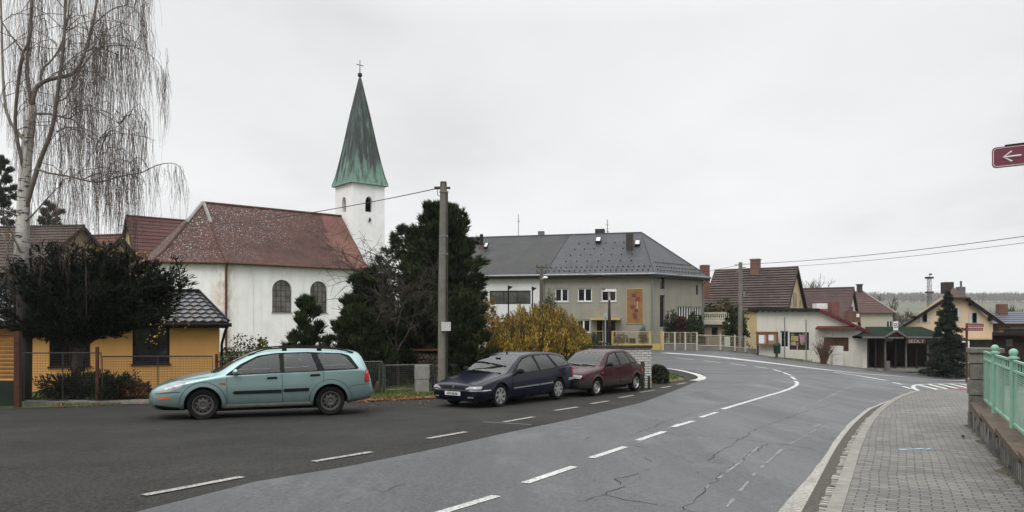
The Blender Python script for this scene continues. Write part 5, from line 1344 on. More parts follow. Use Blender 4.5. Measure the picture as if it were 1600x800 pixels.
# ------------------------------------------------------------------ kiosk / old depot with low roof
M_OLDW = m_plaster('stained_old_render', (.56, .535, .48), (.26, .23, .18), .45)
M_DKROOF = pm('tar_paper', (.020, .017, .016), .8, .3, 4)
M_REDROOF = pm('red_sheet_roof', (.115, .020, .022), .45, .2, 4)
def depot():
    A = gp(1183, 555); B = gp(1352, 572); A3, B3 = V((A.x, 50, 0)), V((PX(1352, 46.5), 46.5, 0))
    A3.x = PX(1183, 50)
    U = (B3 - A3).normalized(); W = (B3 - A3).length; Nn = U.cross(UP); gz = -1.2
    c = thing('old_depot', 'stained cream building with sagging dark roof beside the bus shelter', 'building', (A3.x, A3.y, gz))
    def uo(u): k = (u - 800) / F; return (k * A3.y - A3.x) / (U.x - k * U.y)
    zo = lambda u, v: EC + (HY - v) / F * (A3.y + U.y * uo(u))
    wz = lambda u0, u1, v0, v1: (uo(u0), zo(u0, v1), uo(u1) - uo(u0), zo(u0, v0) - zo(u0, v1))
    holes = [wz(1219, 1232, 517, 543), wz(1233.5, 1264, 519, 546.5), wz(1287, 1326, 527, 548)]
    zt = zo(1183, 484)
    um = uo(1281); ztm = zo(1281, 485); zr = zo(1345, 514)
    mb = MB(); lowz = zo(1281, 513)
    # front: plain wall up to the lintel line, then the sloping top
    wall(mb, A3 + UP * gz, U, W, lowz - gz, [(a, b - gz, w_, h) for a, b, w_, h in holes], .18)
    mb.poly([A3 + UP * lowz, A3 + U * W + UP * lowz, A3 + U * W + UP * max(zr, lowz + .02), A3 + U * um + UP * ztm, A3 + UP * zt])
    D = -Nn * 6
    mb.poly([A3 + UP * gz, A3 + UP * zt, A3 + D + UP * zt, A3 + D + UP * gz]); mb.poly([A3 + U * W + UP * gz, A3 + U * W + D + UP * gz, A3 + U * W + D + UP * zr, A3 + U * W + UP * zr])
    mb.build('wall', M_OLDW, c)
    mb = MB(); wall(mb, A3 + U * uo(1334) + Nn * .06 + UP * gz, U, W - uo(1334) + .1, lowz - .1 - gz); mb.poly([A3 + U * uo(1334) + Nn * .06 + UP * gz, A3 + U * uo(1334) + Nn * .06 + UP * (lowz - .1), A3 + U * uo(1334) + UP * (lowz - .1), A3 + U * uo(1334) + UP * gz][::-1]); mb.build('white_pier', m_plaster('flaking_white', (.52, .50, .46), (.2, .16, .12), .6), c)
    o = .35
    mb = MB(); mb.prism([A3 - U * .5 + Nn * o + UP * (zt + .14), A3 + U * um + Nn * o + UP * (ztm + .12), A3 + U * um + Nn * o + UP * (ztm - .05), A3 - U * .5 + Nn * o + UP * (zt - .02)], D * 1.1 - UP * .5); 
    for i in range(11): mb.pbox(A3 + U * (i * um / 10.5) + Nn * (o + .02) + UP * (zt - .14), U * .08, UP * .14, -Nn * .4)
    mb.build('flat_roof', M_DKROOF, c)
    mb = MB(); e2 = A3 + U * (W + .35); mb.prism([A3 + U * um + Nn * o + UP * (ztm + .14), e2 + Nn * o + UP * (zr - .12), e2 + Nn * o + UP * (zr - .30), A3 + U * um + Nn * o + UP * (ztm - .04)], D * 1.1 - UP * 1.3); mb.build('red_roof', M_REDROOF, c)
    mb = MB(); a = A3 + U * uo(1277) + UP * (lowz + .04); mb.pbox(a, U * (uo(1340) - uo(1277)), UP * .10, Nn * .55 - UP * .12); mb.build('canopy', pm('rusty_canopy', (.085, .028, .020), .7, .3, 6), c)
    for i, h in enumerate(holes):
        if i == 1: continue
        window(c, A3, U, *h, M_DKFRAME if i != 0 else M_WFRAME, M_PANE if i == 0 else pm('brown_boards', (.075, .028, .020), .7, .3, 6), .12, 2, 1, .06)
    h = holes[1]; mb = MB(); mb.poly([A3 + U * h[0] + UP * h[1] - Nn * .1, A3 + U * (h[0] + h[2]) + UP * h[1] - Nn * .1, A3 + U * (h[0] + h[2]) + UP * (h[1] + h[3]) - Nn * .1, A3 + U * h[0] + UP * (h[1] + h[3]) - Nn * .1]); pb = mb.build('poster_window', pm('dark_brown_board', (.035, .018, .016), .5, .3, 6), c)
    cols = [(.02, .20, .05), (.50, .40, .10), (.55, .50, .38), (.45, .45, .48), (.35, .10, .08), (.10, .16, .28), (.5, .46, .35), (.3, .2, .1)]
    k = 0
    for (x, z, w_, hh) in ((.04, .80, .2, .16), (.06, .50, .38, .28), (.06, .26, .25, .2), (.52, .42, .25, .42), (.66, .78, .22, .18), (.3, .22, .16, .2), (.36, .02, .05, .3), (.46, .7, .12, .2), (.55, .3, .2, .1)):
        mb = MB(); mb.pbox(A3 + U * (h[0] + x * h[2]) + UP * (h[1] + z * h[3]) - Nn * .098, U * (w_ * h[2]), UP * (hh * h[3]), Nn * .006)
        cm = cols[k % 8]; mt, t, b = nt('poster_print'); vec = coords(t); vo = N(t, 'ShaderNodeTexVoronoi'); vo.inputs['Scale'].default_value = 6; L(t, vec, vo.inputs['Vector']); cc = mixc(t, .35, cm, vo.outputs['Color']); cc = mixc(t, 1.0, cc, (.6, .5, .44), 'MULTIPLY'); L(t, cc, b.inputs['Base Color']); b.inputs['Roughness'].default_value = .5
        mb.build('poster', mt, pb); k += 1
    # skylight box and brick chimney on the red roof
    mb = MB(); p = A3 + U * uo(1272) + UP * (ztm + .3) + D * .3; mb.box(p, (.7, .7, .35)); mb.build('roof_box', M_WFRAME, c)
    mb = MB(); p = P(1303, 484, 49); mb.box(p, (.5, .5, 1.0)); mb.build('chimney', M_BRICKR, c, uv=True)
    # notice board
    n0, n1 = A3 + U * uo(1185) + Nn * .25, A3 + U * uo(1217) + Nn * .25; wN = (n1 - n0).length; z0, z1 = zo(1185, 538), zo(1185, 520)
    nb = thing('notice_board', 'brown wooden notice board with two paper sheets on the old cream building', 'notice board', (n0.x, n0.y, gz))
    wood = pm('brown_board_wood', (.15, .07, .03), .7, .25, 5)
    mb = MB(); mb.pbox(n0 + UP * z0, U * wN, UP * (z1 - z0), Nn * .10); mb.build('back_panel', pm('pinboard', (.26, .16, .10), .8, .2, 6), nb)
    mb = MB()
    for a, b, w_, hh in ((-.04, -.06, wN + .08, .09), (-.06, z1 - z0 - .04, wN + .12, .12), (-.04, 0, .1, z1 - z0), (wN * .47, 0, .09, z1 - z0), (wN - .06, 0, .1, z1 - z0)): mb.pbox(n0 + U * a + UP * (z0 + b) + Nn * .1, U * w_, UP * hh, Nn * .05)
    mb.build('frame', wood, nb)
    for x, z, w_, hh, cl in ((.10, .10, .26, .72, (.62, .64, .66)), (.38, .14, .12, .6, (.45, .2, .18)), (.57, .35, .24, .5, (.62, .64, .68))):
        mb = MB(); mb.pbox(n0 + U * x * wN + UP * (z0 + z * (z1 - z0)) + Nn * .102, U * w_ * wN, UP * hh * (z1 - z0), Nn * .006); mb.build('paper_sheet', pm('paper', cl, .7, .2, 14), nb)
    for a in (-.0, wN - .1):
        mb = MB(); mb.pbox(n0 + U * a + UP * gz + Nn * .02, U * .1, UP * (z0 - gz), Nn * .1); mb.build('post', M_FASCIA, nb)
    # litter bin on a post
    pb_ = A3 + U * uo(1221.5) + Nn * 1.2; zb = tz(pb_.x, pb_.y)
    bn = thing('litter_bin', 'green litter bin on a thin post below the dark window', 'bin', (pb_.x, pb_.y, zb))
    mb = MB(); s_ = pb_.y / 1200; z0, z1 = PZ(552.5, pb_.y), PZ(541, pb_.y); gm = pm('bin_green', (.012, .040, .022), .5, .2, 6)
    mb.lathe([(.17, z0), (.2, z0 + .05), (.22, z1)], 14, (pb_.x, pb_.y, 0)); mb.build('bucket', gm, bn, True, sharp=40)
    mb = MB(); mb.lathe([(.24, z1), (.25, z1 + .06), (.2, z1 + .16), (.08, z1 + .22), (0, z1 + .22)], 14, (pb_.x, pb_.y, 0)); mb.build('lid', gm, bn, True, sharp=40)
    mb = MB(); mb.tube([(pb_.x, pb_.y + .24, zb), (pb_.x, pb_.y + .24, z1 + .2)], .03, 6); mb.build('post', M_ZINC, bn)
    # two thin posts before the posters
    for u, lab, ht in ((1232, 'slim grey post standing right of the green litter bin', 2.5), (1265, 'slim grey post at the right edge of the poster window', 2.5)):
        p = A3 + U * uo(u) + Nn * 1.0; zb = tz(p.x, p.y); mb = MB(); mb.tube([p + UP * zb, p + UP * (zb + ht)], .035, 7); mb.lathe([(.05, 0), (.05, .05), (0, .07)], 8, p + UP * (zb + ht))
        tag(mb.build('slim_post', M_ZINC, org=(p.x, p.y, zb)), lab, 'post', 'thin posts before the old building')
    # white cabinet
    p = A3 + U * uo(1312) + Nn * 1.0; zb = tz(p.x, p.y); cb = thing('utility_cabinet', 'pale grey utility cabinet beside the bare shrub and boarded window', 'cabinet', (p.x, p.y, zb))
    wt, ht = .62, PZ(540.5, p.y) - zb; pc = pm('pale_cabinet', (.50, .49, .46), .6, .12, 4)
    mb = MB(); mb.box(p + UP * (zb + ht * .28), (wt, .35, ht * .56)); mb.build('base', pc, cb); mb = MB(); mb.box(p + UP * (zb + ht * .79), (wt + .03, .38, ht * .42)); mb.build('door', pc, cb)
    return A3, U, Nn, W
DEP = depot()
# ------------------------------------------------------------------ bus shelter
M_GRNROOF = m_shingle('green_bitumen_shingle', (.010, .021, .013), (.014, .028, .018), (.006, .012, .008), .3, .14, 0, rough=.95, spec=.1)
M_DKWOOD = pm('dark_stained_wood', (.022, .013, .010), .7, .3, 5)
M_POST = pm('grey_weathered_post', (.13, .12, .115), .7, .25, 6)
M_WHTRIM = pm('whitish_trim', (.42, .42, .40), .6, .15, 6)
def shelter():
    Y = 46.0; gz = tz(PX(1400, Y), Y) 
    x = lambda u, Y_=Y: PX(u, Y_); z = lambda v, Y_=Y: PZ(v, Y_)
    c = thing('bus_shelter', 'dark wooden bus shelter with green gabled roof and row of posts', 'shelter', (x(1410), Y, gz))
    xl, xr, ze, zr = x(1342), x(1479), z(526), z(510.5)
    Yb = Y + 2.2
    mb = MB(); mb.box(((x(1352, Yb) + x(1470, Yb)) / 2, Yb, (gz + ze) / 2), (x(1470, Yb) - x(1352, Yb), .1, ze - gz + .3)); 
    for i in range(60):
        xx = lerp(x(1353, Yb), x(1469, Yb), i / 59); mb.box((xx, Yb - .065, (gz + ze) / 2), (.07, .03, ze - gz))
    mb.build('back_wall', M_DKWOOD, c)
    mb = MB(); mb.box((x(1353, Yb) + .1, (Y + Yb) / 2, (gz + ze) / 2), (.08, Yb - Y - .1, ze - gz)); mb.build('side_wall', M_DKWOOD, c); mb = MB(); mb.box((x(1467, Yb) - .05, (Y + Yb) / 2, (gz + ze) / 2), (.08, Yb - Y - .1, ze - gz)); mb.build('side_wall', M_DKWOOD, c)
    mb = MB(); mb.box((x(1459.5), Y + .02, (gz + ze) / 2 + .1), (x(1466) - x(1452.5), .05, ze - gz - .45)); mb.build('side_panel', pm('reddish_wood_panel', (.065, .026, .015), .7, .3, 5), c)
    mb = MB(); mb.box(((x(1356) + x(1470)) / 2, Y + 1.1, gz + .08), (x(1470) - x(1356), 2.4, .18)); mb.build('plinth', M_KERB, c)
    mb = MB(); mb.box(((x(1360) + x(1440)) / 2, Yb - .3, gz + .52), (x(1440) - x(1360), .4, .06)); mb.build('bench', M_DKWOOD, c)
    for u, mt in ((1368, M_DKWOOD), (1383, M_POST), (1399, M_DKWOOD), (1415.5, M_POST), (1432, M_DKWOOD), (1449.5, M_POST), (1467, M_POST)):
        mb = MB(); mb.box((x(u), Y, (gz + ze) / 2), (.085, .085, ze - gz)); mb.build('post', mt, c)
    # hipped main roof
    dep = 3.0; y0, y1 = Y - .45, Y + 2.75; ym = (y0 + y1) / 2
    a, b, c_, d = V((xl, y0, ze)), V((xr, y0, ze)), V((xr, y1, ze)), V((xl, y1, ze)); r0, r1 = V((x(1368), ym, zr)), V((x(1455), ym, zr))
    mb = MB(); mb.poly([a, b, r1, r0]); mb.poly([b, c_, r1]); mb.poly([c_, d, r0, r1]); mb.poly([d, a, r0])
    # front cross gable
    g = V((x(1394), y0 - .02, z(516))); g0, g1 = V((x(1377), y0 - .04, ze)), V((x(1410), y0 - .04, ze)); gb = V((x(1394), ym, z(512)))
    mb.poly([g0, g + V((0, -.03, .02)), gb, V((x(1377), ym, ze))][::-1]); mb.poly([g1, V((x(1410), ym, ze)), gb, g + V((0, -.03, .02))][::-1])
    rf = mb.build('roof', M_GRNROOF, c, uv=True)
    mb = MB(); mb.poly([a - UP * .05, d - UP * .05, c_ - UP * .05, b - UP * .05]); mb.poly([g0 + V((.05, .02, 0)), g1 + V((-.05, .02, 0)), g + V((0, .05, -.04))]); mb.build('soffit', M_DKWOOD, rf)
    mb = MB()
    for p, q_ in ((a, g0), (g1, b), (b, c_), (a, d)): mb.prism([p + UP * .02, p - UP * .09, p - UP * .09 + V((0, .03, 0)), p + UP * .02 + V((0, .03, 0))], q_ - p)
    for p in (g0, g1): mb.prism([p + V((0, -.05, .06)), g + V((0, -.05, .08)), g + V((0, -.05, -.06)), p + V((0, -.05, -.06))], V((0, .05, 0)))
    mb.box(((g0.x + g1.x) / 2, y0 - .02, ze - .06), (g1.x - g0.x - .3, .04, .08))
    mb.build('fascia', M_POST, rf)
    mb = MB(); sx, sz_ = x(1393), z(509); mb.box((sx, y0 - .05, sz_), (.26, .05, .52)); s1 = mb.build('sign_plate', pm('white_sign', (.7, .7, .68), .5, .05, 9), c)
    text_mesh('sign_text', 'B', .42, M_BLK, s1, frame_m(V((sx, y0 - .078, sz_)), (1, 0, 0), (0, 0, 1)), .001)
    mb = MB(); mb.box((x(1426), y0 + .05, z(533)), (x(1441) - x(1411), .03, .26)); nb = mb.build('name_board', pm('name_board_brown', (.10, .035, .025), .7, .2, 6), c)
    text_mesh('name_text', 'SEDLY', .27, M_WHTRIM, nb, frame_m(V((x(1426), y0 + .03, z(533))), (1, 0, 0), (0, 0, 1)), .002, scale=(1.25, 1, 1))
    for u in (1357, 1373, 1386, 1392): 
        mb = MB(); mb.box((x(u, Yb), Yb - .09, z(531, Yb)), (.22, .02, .2)); mb.build('stuck_notice', M_WHTRIM, c)
    mb = MB(); mb.box((x(1380), Y - .5, gz + .32), (.22, .22, .64)); tag(mb.build('stone_bollard', M_POST, org=(x(1380), Y - .5, gz)), 'small grey concrete stub standing before the bus shelter posts', 'bollard')
shelter()

# ------------------------------------------------------------------ peach gable house
M_PEACH = m_plaster('peach_render', (.58, .43, .30), (.44, .33, .22), .2)
M_BRTILE = m_shingle('dark_brown_tiles', (.055, .030, .024), (.075, .042, .032), (.03, .016, .014), .25, .3, 0, patch=(.075, .055, .04))
def peach():
    Y = 60; gz = -1.35; x = lambda u: PX(u, Y); z = lambda v: PZ(v, Y)
    c = thing('gable_house', 'peach house with white window surrounds behind the dark spruce', 'house', (x(1488), Y, gz))
    zl = z(528); mb = MB()
    xl, xr, xt0, xt1, zt = x(1413), x(1551.5), x(1473), x(1508), z(466)
    zel, zer = z(506), z(505)
    mb.poly([(xl, Y, zl), (xr, Y, zl), (xr, Y, zer), (xt1 + .1, Y, zt + .1), (xt0 - .1, Y, zt + .1), (xl, Y, zel)])
    mb.poly([(xr, Y, zl), (xr + 5.4, Y + 9, zl), (xr + 5.4, Y + 9, zer), (xr, Y, zer)]); mb.poly([(xl, Y, zl), (xl, Y, zel), (xl + 5.4, Y + 9, zel), (xl + 5.4, Y + 9, zl)]); mb.build('wall', M_PEACH, c)
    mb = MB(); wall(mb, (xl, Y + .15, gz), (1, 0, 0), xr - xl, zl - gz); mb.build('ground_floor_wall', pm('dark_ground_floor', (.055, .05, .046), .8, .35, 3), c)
    mb = MB(); mb.prism([(x(1483), Y - .5, zl), (x(1558), Y - .5, zl), (x(1558), Y - .5, zl - .12), (x(1483), Y - .5, zl - .12)], (0, .6, 0)); mb.build('canopy', M_OCHW, c)
    mb = MB(); apx = x(1489.5); za = z(446.5); o = .45
    L0, R0 = V((x(1404), Y - o, z(510))), V((x(1577), Y - o, z(515))); tl, tr_ = V((xt0, Y - o, zt)), V((xt1, Y - o, zt)); ap = V((apx + .9, Y + 1.6, za)); bk = V((5.9, 10, 0)); apb = V((apx + 5.6, Y + 9.5, za))
    mb.poly([L0, tl, ap, apb, L0 + bk][::-1]); mb.poly([tl, tr_, ap]); mb.poly([R0, R0 + bk, apb, ap, tr_][::-1])
    rf = mb.build('roof', M_BRTILE, c, uv=True)
    mb = MB()
    for p, q_ in ((L0, tl), (R0, tr_)): mb.prism([p + UP * .04, q_ + UP * .04, q_ - UP * .22, p - UP * .22], V((0, .06, 0))); mb.prism([p - UP * .05, q_ - UP * .05, q_ - UP * .12, p - UP * .12], V((0, o, 0)))
    mb.box(((xt0 + xt1) / 2, Y - o, zt - .02), (xt1 - xt0 + .2, .1, .14)); 
    for u, v in ((1425, 497), (1545, 498), (1515, 474)): mb.box((x(u), Y - .2, z(v)), (.15, .5, .35))
    mb.build('barge_board', M_FASCIA, rf)
    for u, v, w_, h, cs in ((1441, 503, .34, .78, 1), (1487, 501.5, .42, 1.0, 1), (1518.5, 504, .34, .76, 1)):
        mb = MB(); mb.box((x(u) + w_ / 2, Y - .02, z(v) + h / 2), (w_ + .5, .06, h + .12)); sr = mb.build('window_surround', M_WHTRIM, c)
        window(c, (x(u), Y - .05, z(v)), (1, 0, 0), 0, 0, w_, h, M_FASCIA, M_PANE, .0, 1, 1, .05)
    mb = MB(); mb.box((PX(1480, Y + 3), Y + 3, PZ(450, Y + 3)), (.7, .7, .95)); mb.build('chimney', M_BRICKD, rf, uv=True)
    mb = MB(); mb.box((PX(1501, Y + 2), Y + 2, PZ(458, Y + 2)), (.5, .5, 1.0)); mb.tube([(PX(1501.5, Y + 2), Y + 2, PZ(455, Y + 2)), (PX(1501.5, Y + 2), Y + 2, PZ(439, Y + 2))], .08, 6); mb.build('chimney', M_POST, rf)
peach()

# ------------------------------------------------------------------ houses further back
def far_houses():
    c, rf, q, a, f = gable_house('white_gable_house', 'white gabled house with dark plum roof behind the old depot', (PX(1335, 88), 88), R(36), 13, 3.4, 1.6, 5.85, -1.3, m_plaster('white_gable', (.55, .55, .55), (.35, .33, .3), .3), m_shingle('plum_tiles', (.062, .036, .034), (.078, .046, .043), (.04, .022, .02), .3, .25), 14, .35, .04)
    window(c, q(-.28, 3.4, 0), -f, 2.9, 2.4, .9, 1.3, M_DKFRAME, M_PANE, -.03, 1, 1, .08)
    mb = MB(); mb.box(P(1332, 495, 80), (1.25, 1.0, 1.15)); s_ = mb.build('brick_shed', M_BRICKR, org=P(1334, 510, 80), uv=True); tag(s_, 'small red brick chimney block with pale patch before the white gable', 'chimney')
    mb = MB(); mb.box(P(1337, 493, 80) + V((0, -.52, 0)), (.3, .03, .35)); mb.build('pale_patch', M_WFRAME, s_)
    # hipped bungalow
    Y = 100; gz = -1.3; c = thing('hipped_bungalow', 'cream bungalow with red hipped roof beyond the white gabled house', 'house', (PX(1365, Y), Y, gz))
    x0, x1 = PX(1325, Y), PX(1396, Y); ez, rz = PZ(489, Y), PZ(455, Y + 4)
    mb = MB(); wall(mb, (x0, Y, gz), (1, 0, 0), x1 - x0 - .3, ez - gz, [(PX(1385, Y) - x0, .9 - gz, .8, 1.2)], .1); wall(mb, (x1 - .3, Y, gz), (0, 1, 0), 8, ez - gz); mb.build('wall', m_plaster('bungalow_cream', (.42, .39, .32), (.25, .22, .17), .3), c)
    window(c, (x0, Y, 0), (1, 0, 0), PX(1385, Y) - x0, .9, .8, 1.2, M_WFRAME, M_PANE, .06)
    A, B, Cc, D = V((x0 - .3, Y - .5, ez)), V((x1 + .2, Y - .5, ez)), V((x1 + .2, Y + 8.5, ez)), V((x0 - .3, Y + 8.5, ez)); r0, r1 = V((PX(1330, Y + 4), Y + 4, rz)), V((PX(1348, Y + 4), Y + 4, rz))
    mb = MB(); courses(mb, A, B, r1, r0, 12, .05); mb.poly([B, Cc, r1]); mb.poly([Cc, D, r0, r1]); mb.poly([D, A, r0]); rf = mb.build('roof', m_shingle('bungalow_tiles', (.070, .036, .032), (.088, .046, .041), (.04, .022, .02), .3, .3), c, uv=True)
    mb = MB(); mb.tube([B, r1], .12, 5); mb.build('hip_cap', M_LEAD, rf)
    mb = MB(); mb.box((PX(1343, Y + 4), Y + 4, rz + .35), (.55, .55, 1.1)); mb.box((PX(1343, Y + 4), Y + 4, rz + .9), (.75, .75, .12)); mb.build('chimney', M_BRICKD, rf, uv=True)
    # blue-grey barn roof to the right
    Y = 70; c = thing('barn', 'long low barn with a blue grey sheet roof right of the peach house', 'barn', (PX(1590, Y), Y, -1.3))
    x0, x1 = PX(1548, Y), PX(1680, Y); z0, z1 = PZ(506, Y), PZ(487, Y + 4)
    mb = MB(); wall(mb, (x0, Y, -1.3), (1, 0, 0), x1 - x0, z0 + 1.3); mb.build('wall', pm('barn_brick', (.15, .06, .04), .8, .4, 2), c)
    mb = MB(); courses(mb, (x0 - 1, Y - .4, z0), (x1, Y - .4, z0), (x1, Y + 4, z1), (x0 - 1.6, Y + 4, z1), 6, .04); mb.poly([(x0 - 1.6, Y + 4, z1), (x1, Y + 4, z1), (x1, Y + 9, z0), (x0, Y + 9, z0)]); mb.build('roof', pm('blue_grey_sheet', (.075, .082, .10), .5, .2, 3), c)
    mb = MB(); mb.box((PX(1598, Y), Y + 3, z1 + .1), (.8, .6, 1.2)); mb.build('chimney', M_BRICKR, c, uv=True)
    # dark shed behind the railing
    Y = 30; gz = tz(PX(1580, Y), Y); c = thing('dark_shed', 'dark timber shed with flat roof and small grey window behind the green railing', 'shed', (PX(1580, Y), Y, gz))
    x0, x1 = PX(1552, Y), PX(1680, Y); zt = PZ(524, Y)
    mb = MB(); wall(mb, (x0, Y, gz), (1, 0, 0), x1 - x0, zt - gz, [(PX(1572, Y) - x0, PZ(541, Y) - gz, .27, .28)], .08); wall(mb, (x0 + 2.2, Y + 3, gz), (-.6, -.8, 0), 3.7, zt - gz)
    for i in range(24): mb.box((x0 + .1 + i * .13, Y - .012, (gz + zt) / 2 - .3), (.1, .02, zt - gz - .7))
    mb.build('wall', pm('dark_shed_boards', (.030, .022, .017), .8, .4, 4), c)
    window(c, (x0, Y, gz), (1, 0, 0), PX(1572, Y) - x0, PZ(541, Y) - gz, .27, .28, M_POST, glass('grey_pane', (.14, .16, .18), .1), .04, 2, 1, .02)
    mb = MB(); mb.prism([(x0 - .3, Y - .4, zt), (x1, Y - .4, zt), (x1 + 2, Y + 3, zt), (x0 + 2.2, Y + 3, zt)], (0, 0, .13)); mb.prism([(x0 + .4, Y, zt + .13), (x1, Y, zt + .13), (x1 + 2, Y + 3, zt + .13), (x0 + 2.6, Y + 3, zt + .13)], (0, 0, .14)); mb.build('roof', M_DKROOF, c)
far_houses()

# ------------------------------------------------------------------ orange garage house on the left
M_ORANGE = m_plaster('orange_render', (.76, .41, .14), (.58, .31, .10), .25)
def m_glazed():
    m, t, b = nt('grey_metal_tiles'); vec = coords(t)
    c = mixc(t, tex_noise(t, vec, 3, 5), (.05, .05, .055), (.085, .083, .088))
    L(t, c, b.inputs['Base Color']); b.inputs['Roughness'].default_value = .28; b.inputs['Metallic'].default_value = .45; return m
M_GLZ = m_glazed()
def orange_house():
    U, Dp = V((.91, .415, 0)).normalized(), V((-.415, .91, 0)).normalized(); O = V((PX(343, 28), 28, 0)); gz = tz(-10, 26)
    q = lambda u, d, z: O + U * u + Dp * d + UP * z
    def uo(px): k = (px - 800) / F; return (k * O.y - O.x) / (U.x - k * U.y)
    zo = lambda u, v: EC + (HY - v) / F * (O + U * uo(u)).y
    c = thing('orange_garage', 'low orange rendered building with grey metal tile roof behind the yew', 'building', (q(-5, 0, 0).x, q(-5, 0, 0).y, gz))
    Wd = 12.0; ez = 1.82
    hs = [(Wd + uo(a), zo(a, v1) - gz, uo(b) - uo(a), zo(a, v0) - zo(a, v1)) for a, b, v0, v1 in ((77, 141, 510, 573), (207, 265, 505, 569))]
    mb = MB(); wall(mb, q(-Wd, 0, gz), U, Wd, ez - gz + .1, hs, .2); wall(mb, q(0, 0, gz), Dp, 6.5, ez - gz + .1); wall(mb, q(0, 6.5, gz), -U, Wd, ez - gz + .1); mb.build('wall', M_ORANGE, c)
    for h in hs: window(c, q(-Wd, 0, gz), U, *h, pm('dark_brown_window_frame', (.022, .012, .009), .5, .2, 6), M_PANE, .12, 2, 1, .08, sill=M_FASCIA)
    A, B = q(-Wd, -.4, ez), q(.28, -.4, ez); rz = 3.02
    Cc, D = q(-.55, 3.2, rz), q(-Wd, 3.2, rz); bb, aa = q(.28, 6.8, ez), q(-Wd, 6.8, ez); mb = MB()
    courses(mb, A, B, Cc, D, 8, .05, wav=.30, wamp=.028)
    mb.poly([B, bb, Cc]); mb.poly([bb, aa, D, Cc])
    rf = mb.build('roof', M_GLZ, c)
    mb = MB(); mb.tube([D + UP * .04, Cc + UP * .04], .09, 7); mb.tube([B + UP * .05, Cc + UP * .05], .05, 6); mb.build('ridge_cap', M_BLK, rf)
    mb = MB(); mb.prism([A, A - UP * .22, A - UP * .22 + Dp * .4, A + Dp * .4], B - A); mb.prism([B, B - UP * .22, B - UP * .22 - U * .25, B - U * .25], Dp * 7.1); mb.build('eave_board', M_FASCIA, rf)
    mb = MB(); mb.tube([A - Dp * .07 - UP * .10, B - Dp * .07 + U * .1 - UP * .10], .07, 8); mb.build('gutter', M_BLK, rf)
    mb = MB(); mb.tube([B - UP * .15 - U * .05, q(.15, -.2, ez - .45), q(.07, -.08, ez - .8), q(.07, -.08, gz)], .05, 8); mb.build('downpipe', M_BLK, c)
orange_house()

# ------------------------------------------------------------------ old houses at the far left
def left_houses():
    c, rf, q, a, f = gable_house('red_roof_house', 'house with red tiled roof and weathered yellow gable left of the church', (PX(196, 66), 66), R(140), 11, 4.0, 5.6, 11.0, -.5, m_plaster('weathered_yellow', (.40, .34, .20), (.16, .12, .08), .7), m_shingle('dull_red_tiles', (.070, .027, .023), (.088, .035, .029), (.04, .016, .014), .3, .28), 18, .5, .05)
    # the gable faces left, towards the camera
    window(c, q(-.28, 4.2, 0), -f, 3.6, 6.3, .8, 1.3, M_DKFRAME, M_PANE, -.03, 1, 1, .08)
    c, rf, q, a, f = gable_house('brown_roof_house', 'long brown roofed farmhouse seen behind the birch trunk', (PX(132, 50), 50), R(8), 22, 4.5, 5.0, 8.1, -.5, m_plaster('brown_stone_wall', (.22, .17, .11), (.10, .07, .05), .7), m_shingle('sooty_brown_tiles', (.045, .030, .024), (.06, .04, .03), (.025, .016, .014), .3, .28), 16, .4, .05)
    window(c, q(-9, 4.5, 0), a, 6.5, 3.2, .8, 1.2, M_DKFRAME, M_PANE, -.03, 1, 1, .08)
    c, rf, q, a, f = gable_house('stone_barn', 'yellowish stone barn with rusty roof between the brown and red roofed houses', (PX(190, 56), 56), R(15), 7, 3.5, 5.0, 8.2, -.5, m_plaster('yellow_stone', (.34, .28, .16), (.14, .10, .07), .8), m_shingle('rusty_tiles', (.09, .04, .028), (.11, .05, .036), (.05, .02, .016), .3, .28), 14, .4, .05, cat='barn')
    window(c, q(-5, 3.5, 0), a, 2.5, 4.2, .55, .9, M_DKFRAME, M_PANE, -.03, 1, 1, .06)
left_houses()
# ------------------------------------------------------------------ vegetation
rnd = random.Random(5)
ru = rnd.uniform
def rdir(zlo=-1, zhi=1):
    z = ru(zlo, zhi); a = ru(0, 2 * math.pi); r = math.sqrt(max(0, 1 - z * z)); return V((r * math.cos(a), r * math.sin(a), z))
def blade(mb, p, d, ln, w, m=0, bend=0):
    d = d.normalized(); s = d.cross(rdir()); 
    if s.length < 1e-3: s = d.orthogonal()
    s = s.normalized() * w / 2; mid = p + d * ln * .45
    mb.add([p, mid + s, p + d * ln - UP * bend, mid - s], [(0, 1, 2, 3)], m)
def leaf(mb, p, sz, m=0):
    n = rdir(); a = n.orthogonal().normalized() * sz; b = n.cross(a).normalized() * sz * .62
    mb.add([p - a * .5, p + b * .5, p + a * .5, p - b * .5], [(0, 1, 2, 3)], m)
M_BARK = pm('dark_bark', (.045, .036, .028), .9, .35, 8, bmp=.6, bscale=14)
M_TWIG = pm('grey_brown_twig', (.050, .040, .034), .85, .25, 6)
M_PINE = foliage('pine_needles', (.005, .010, .004), (.024, .038, .013), c3=(.060, .078, .028), big=(.4, 1.5), bsc=1.8)
M_PINE2 = foliage('deep_pine_needles', (.007, .013, .005), (.026, .038, .014), c3=(.055, .068, .026), big=(.45, 1.4), bsc=1.8)
M_YEW = foliage('yew_needles', (.002, .003, .002), (.006, .010, .004), c3=(.017, .024, .010), big=(.4, 1.5))
M_SPR = foliage('blue_spruce_needles', (.008, .014, .013), (.022, .034, .026), c3=(.042, .058, .042))
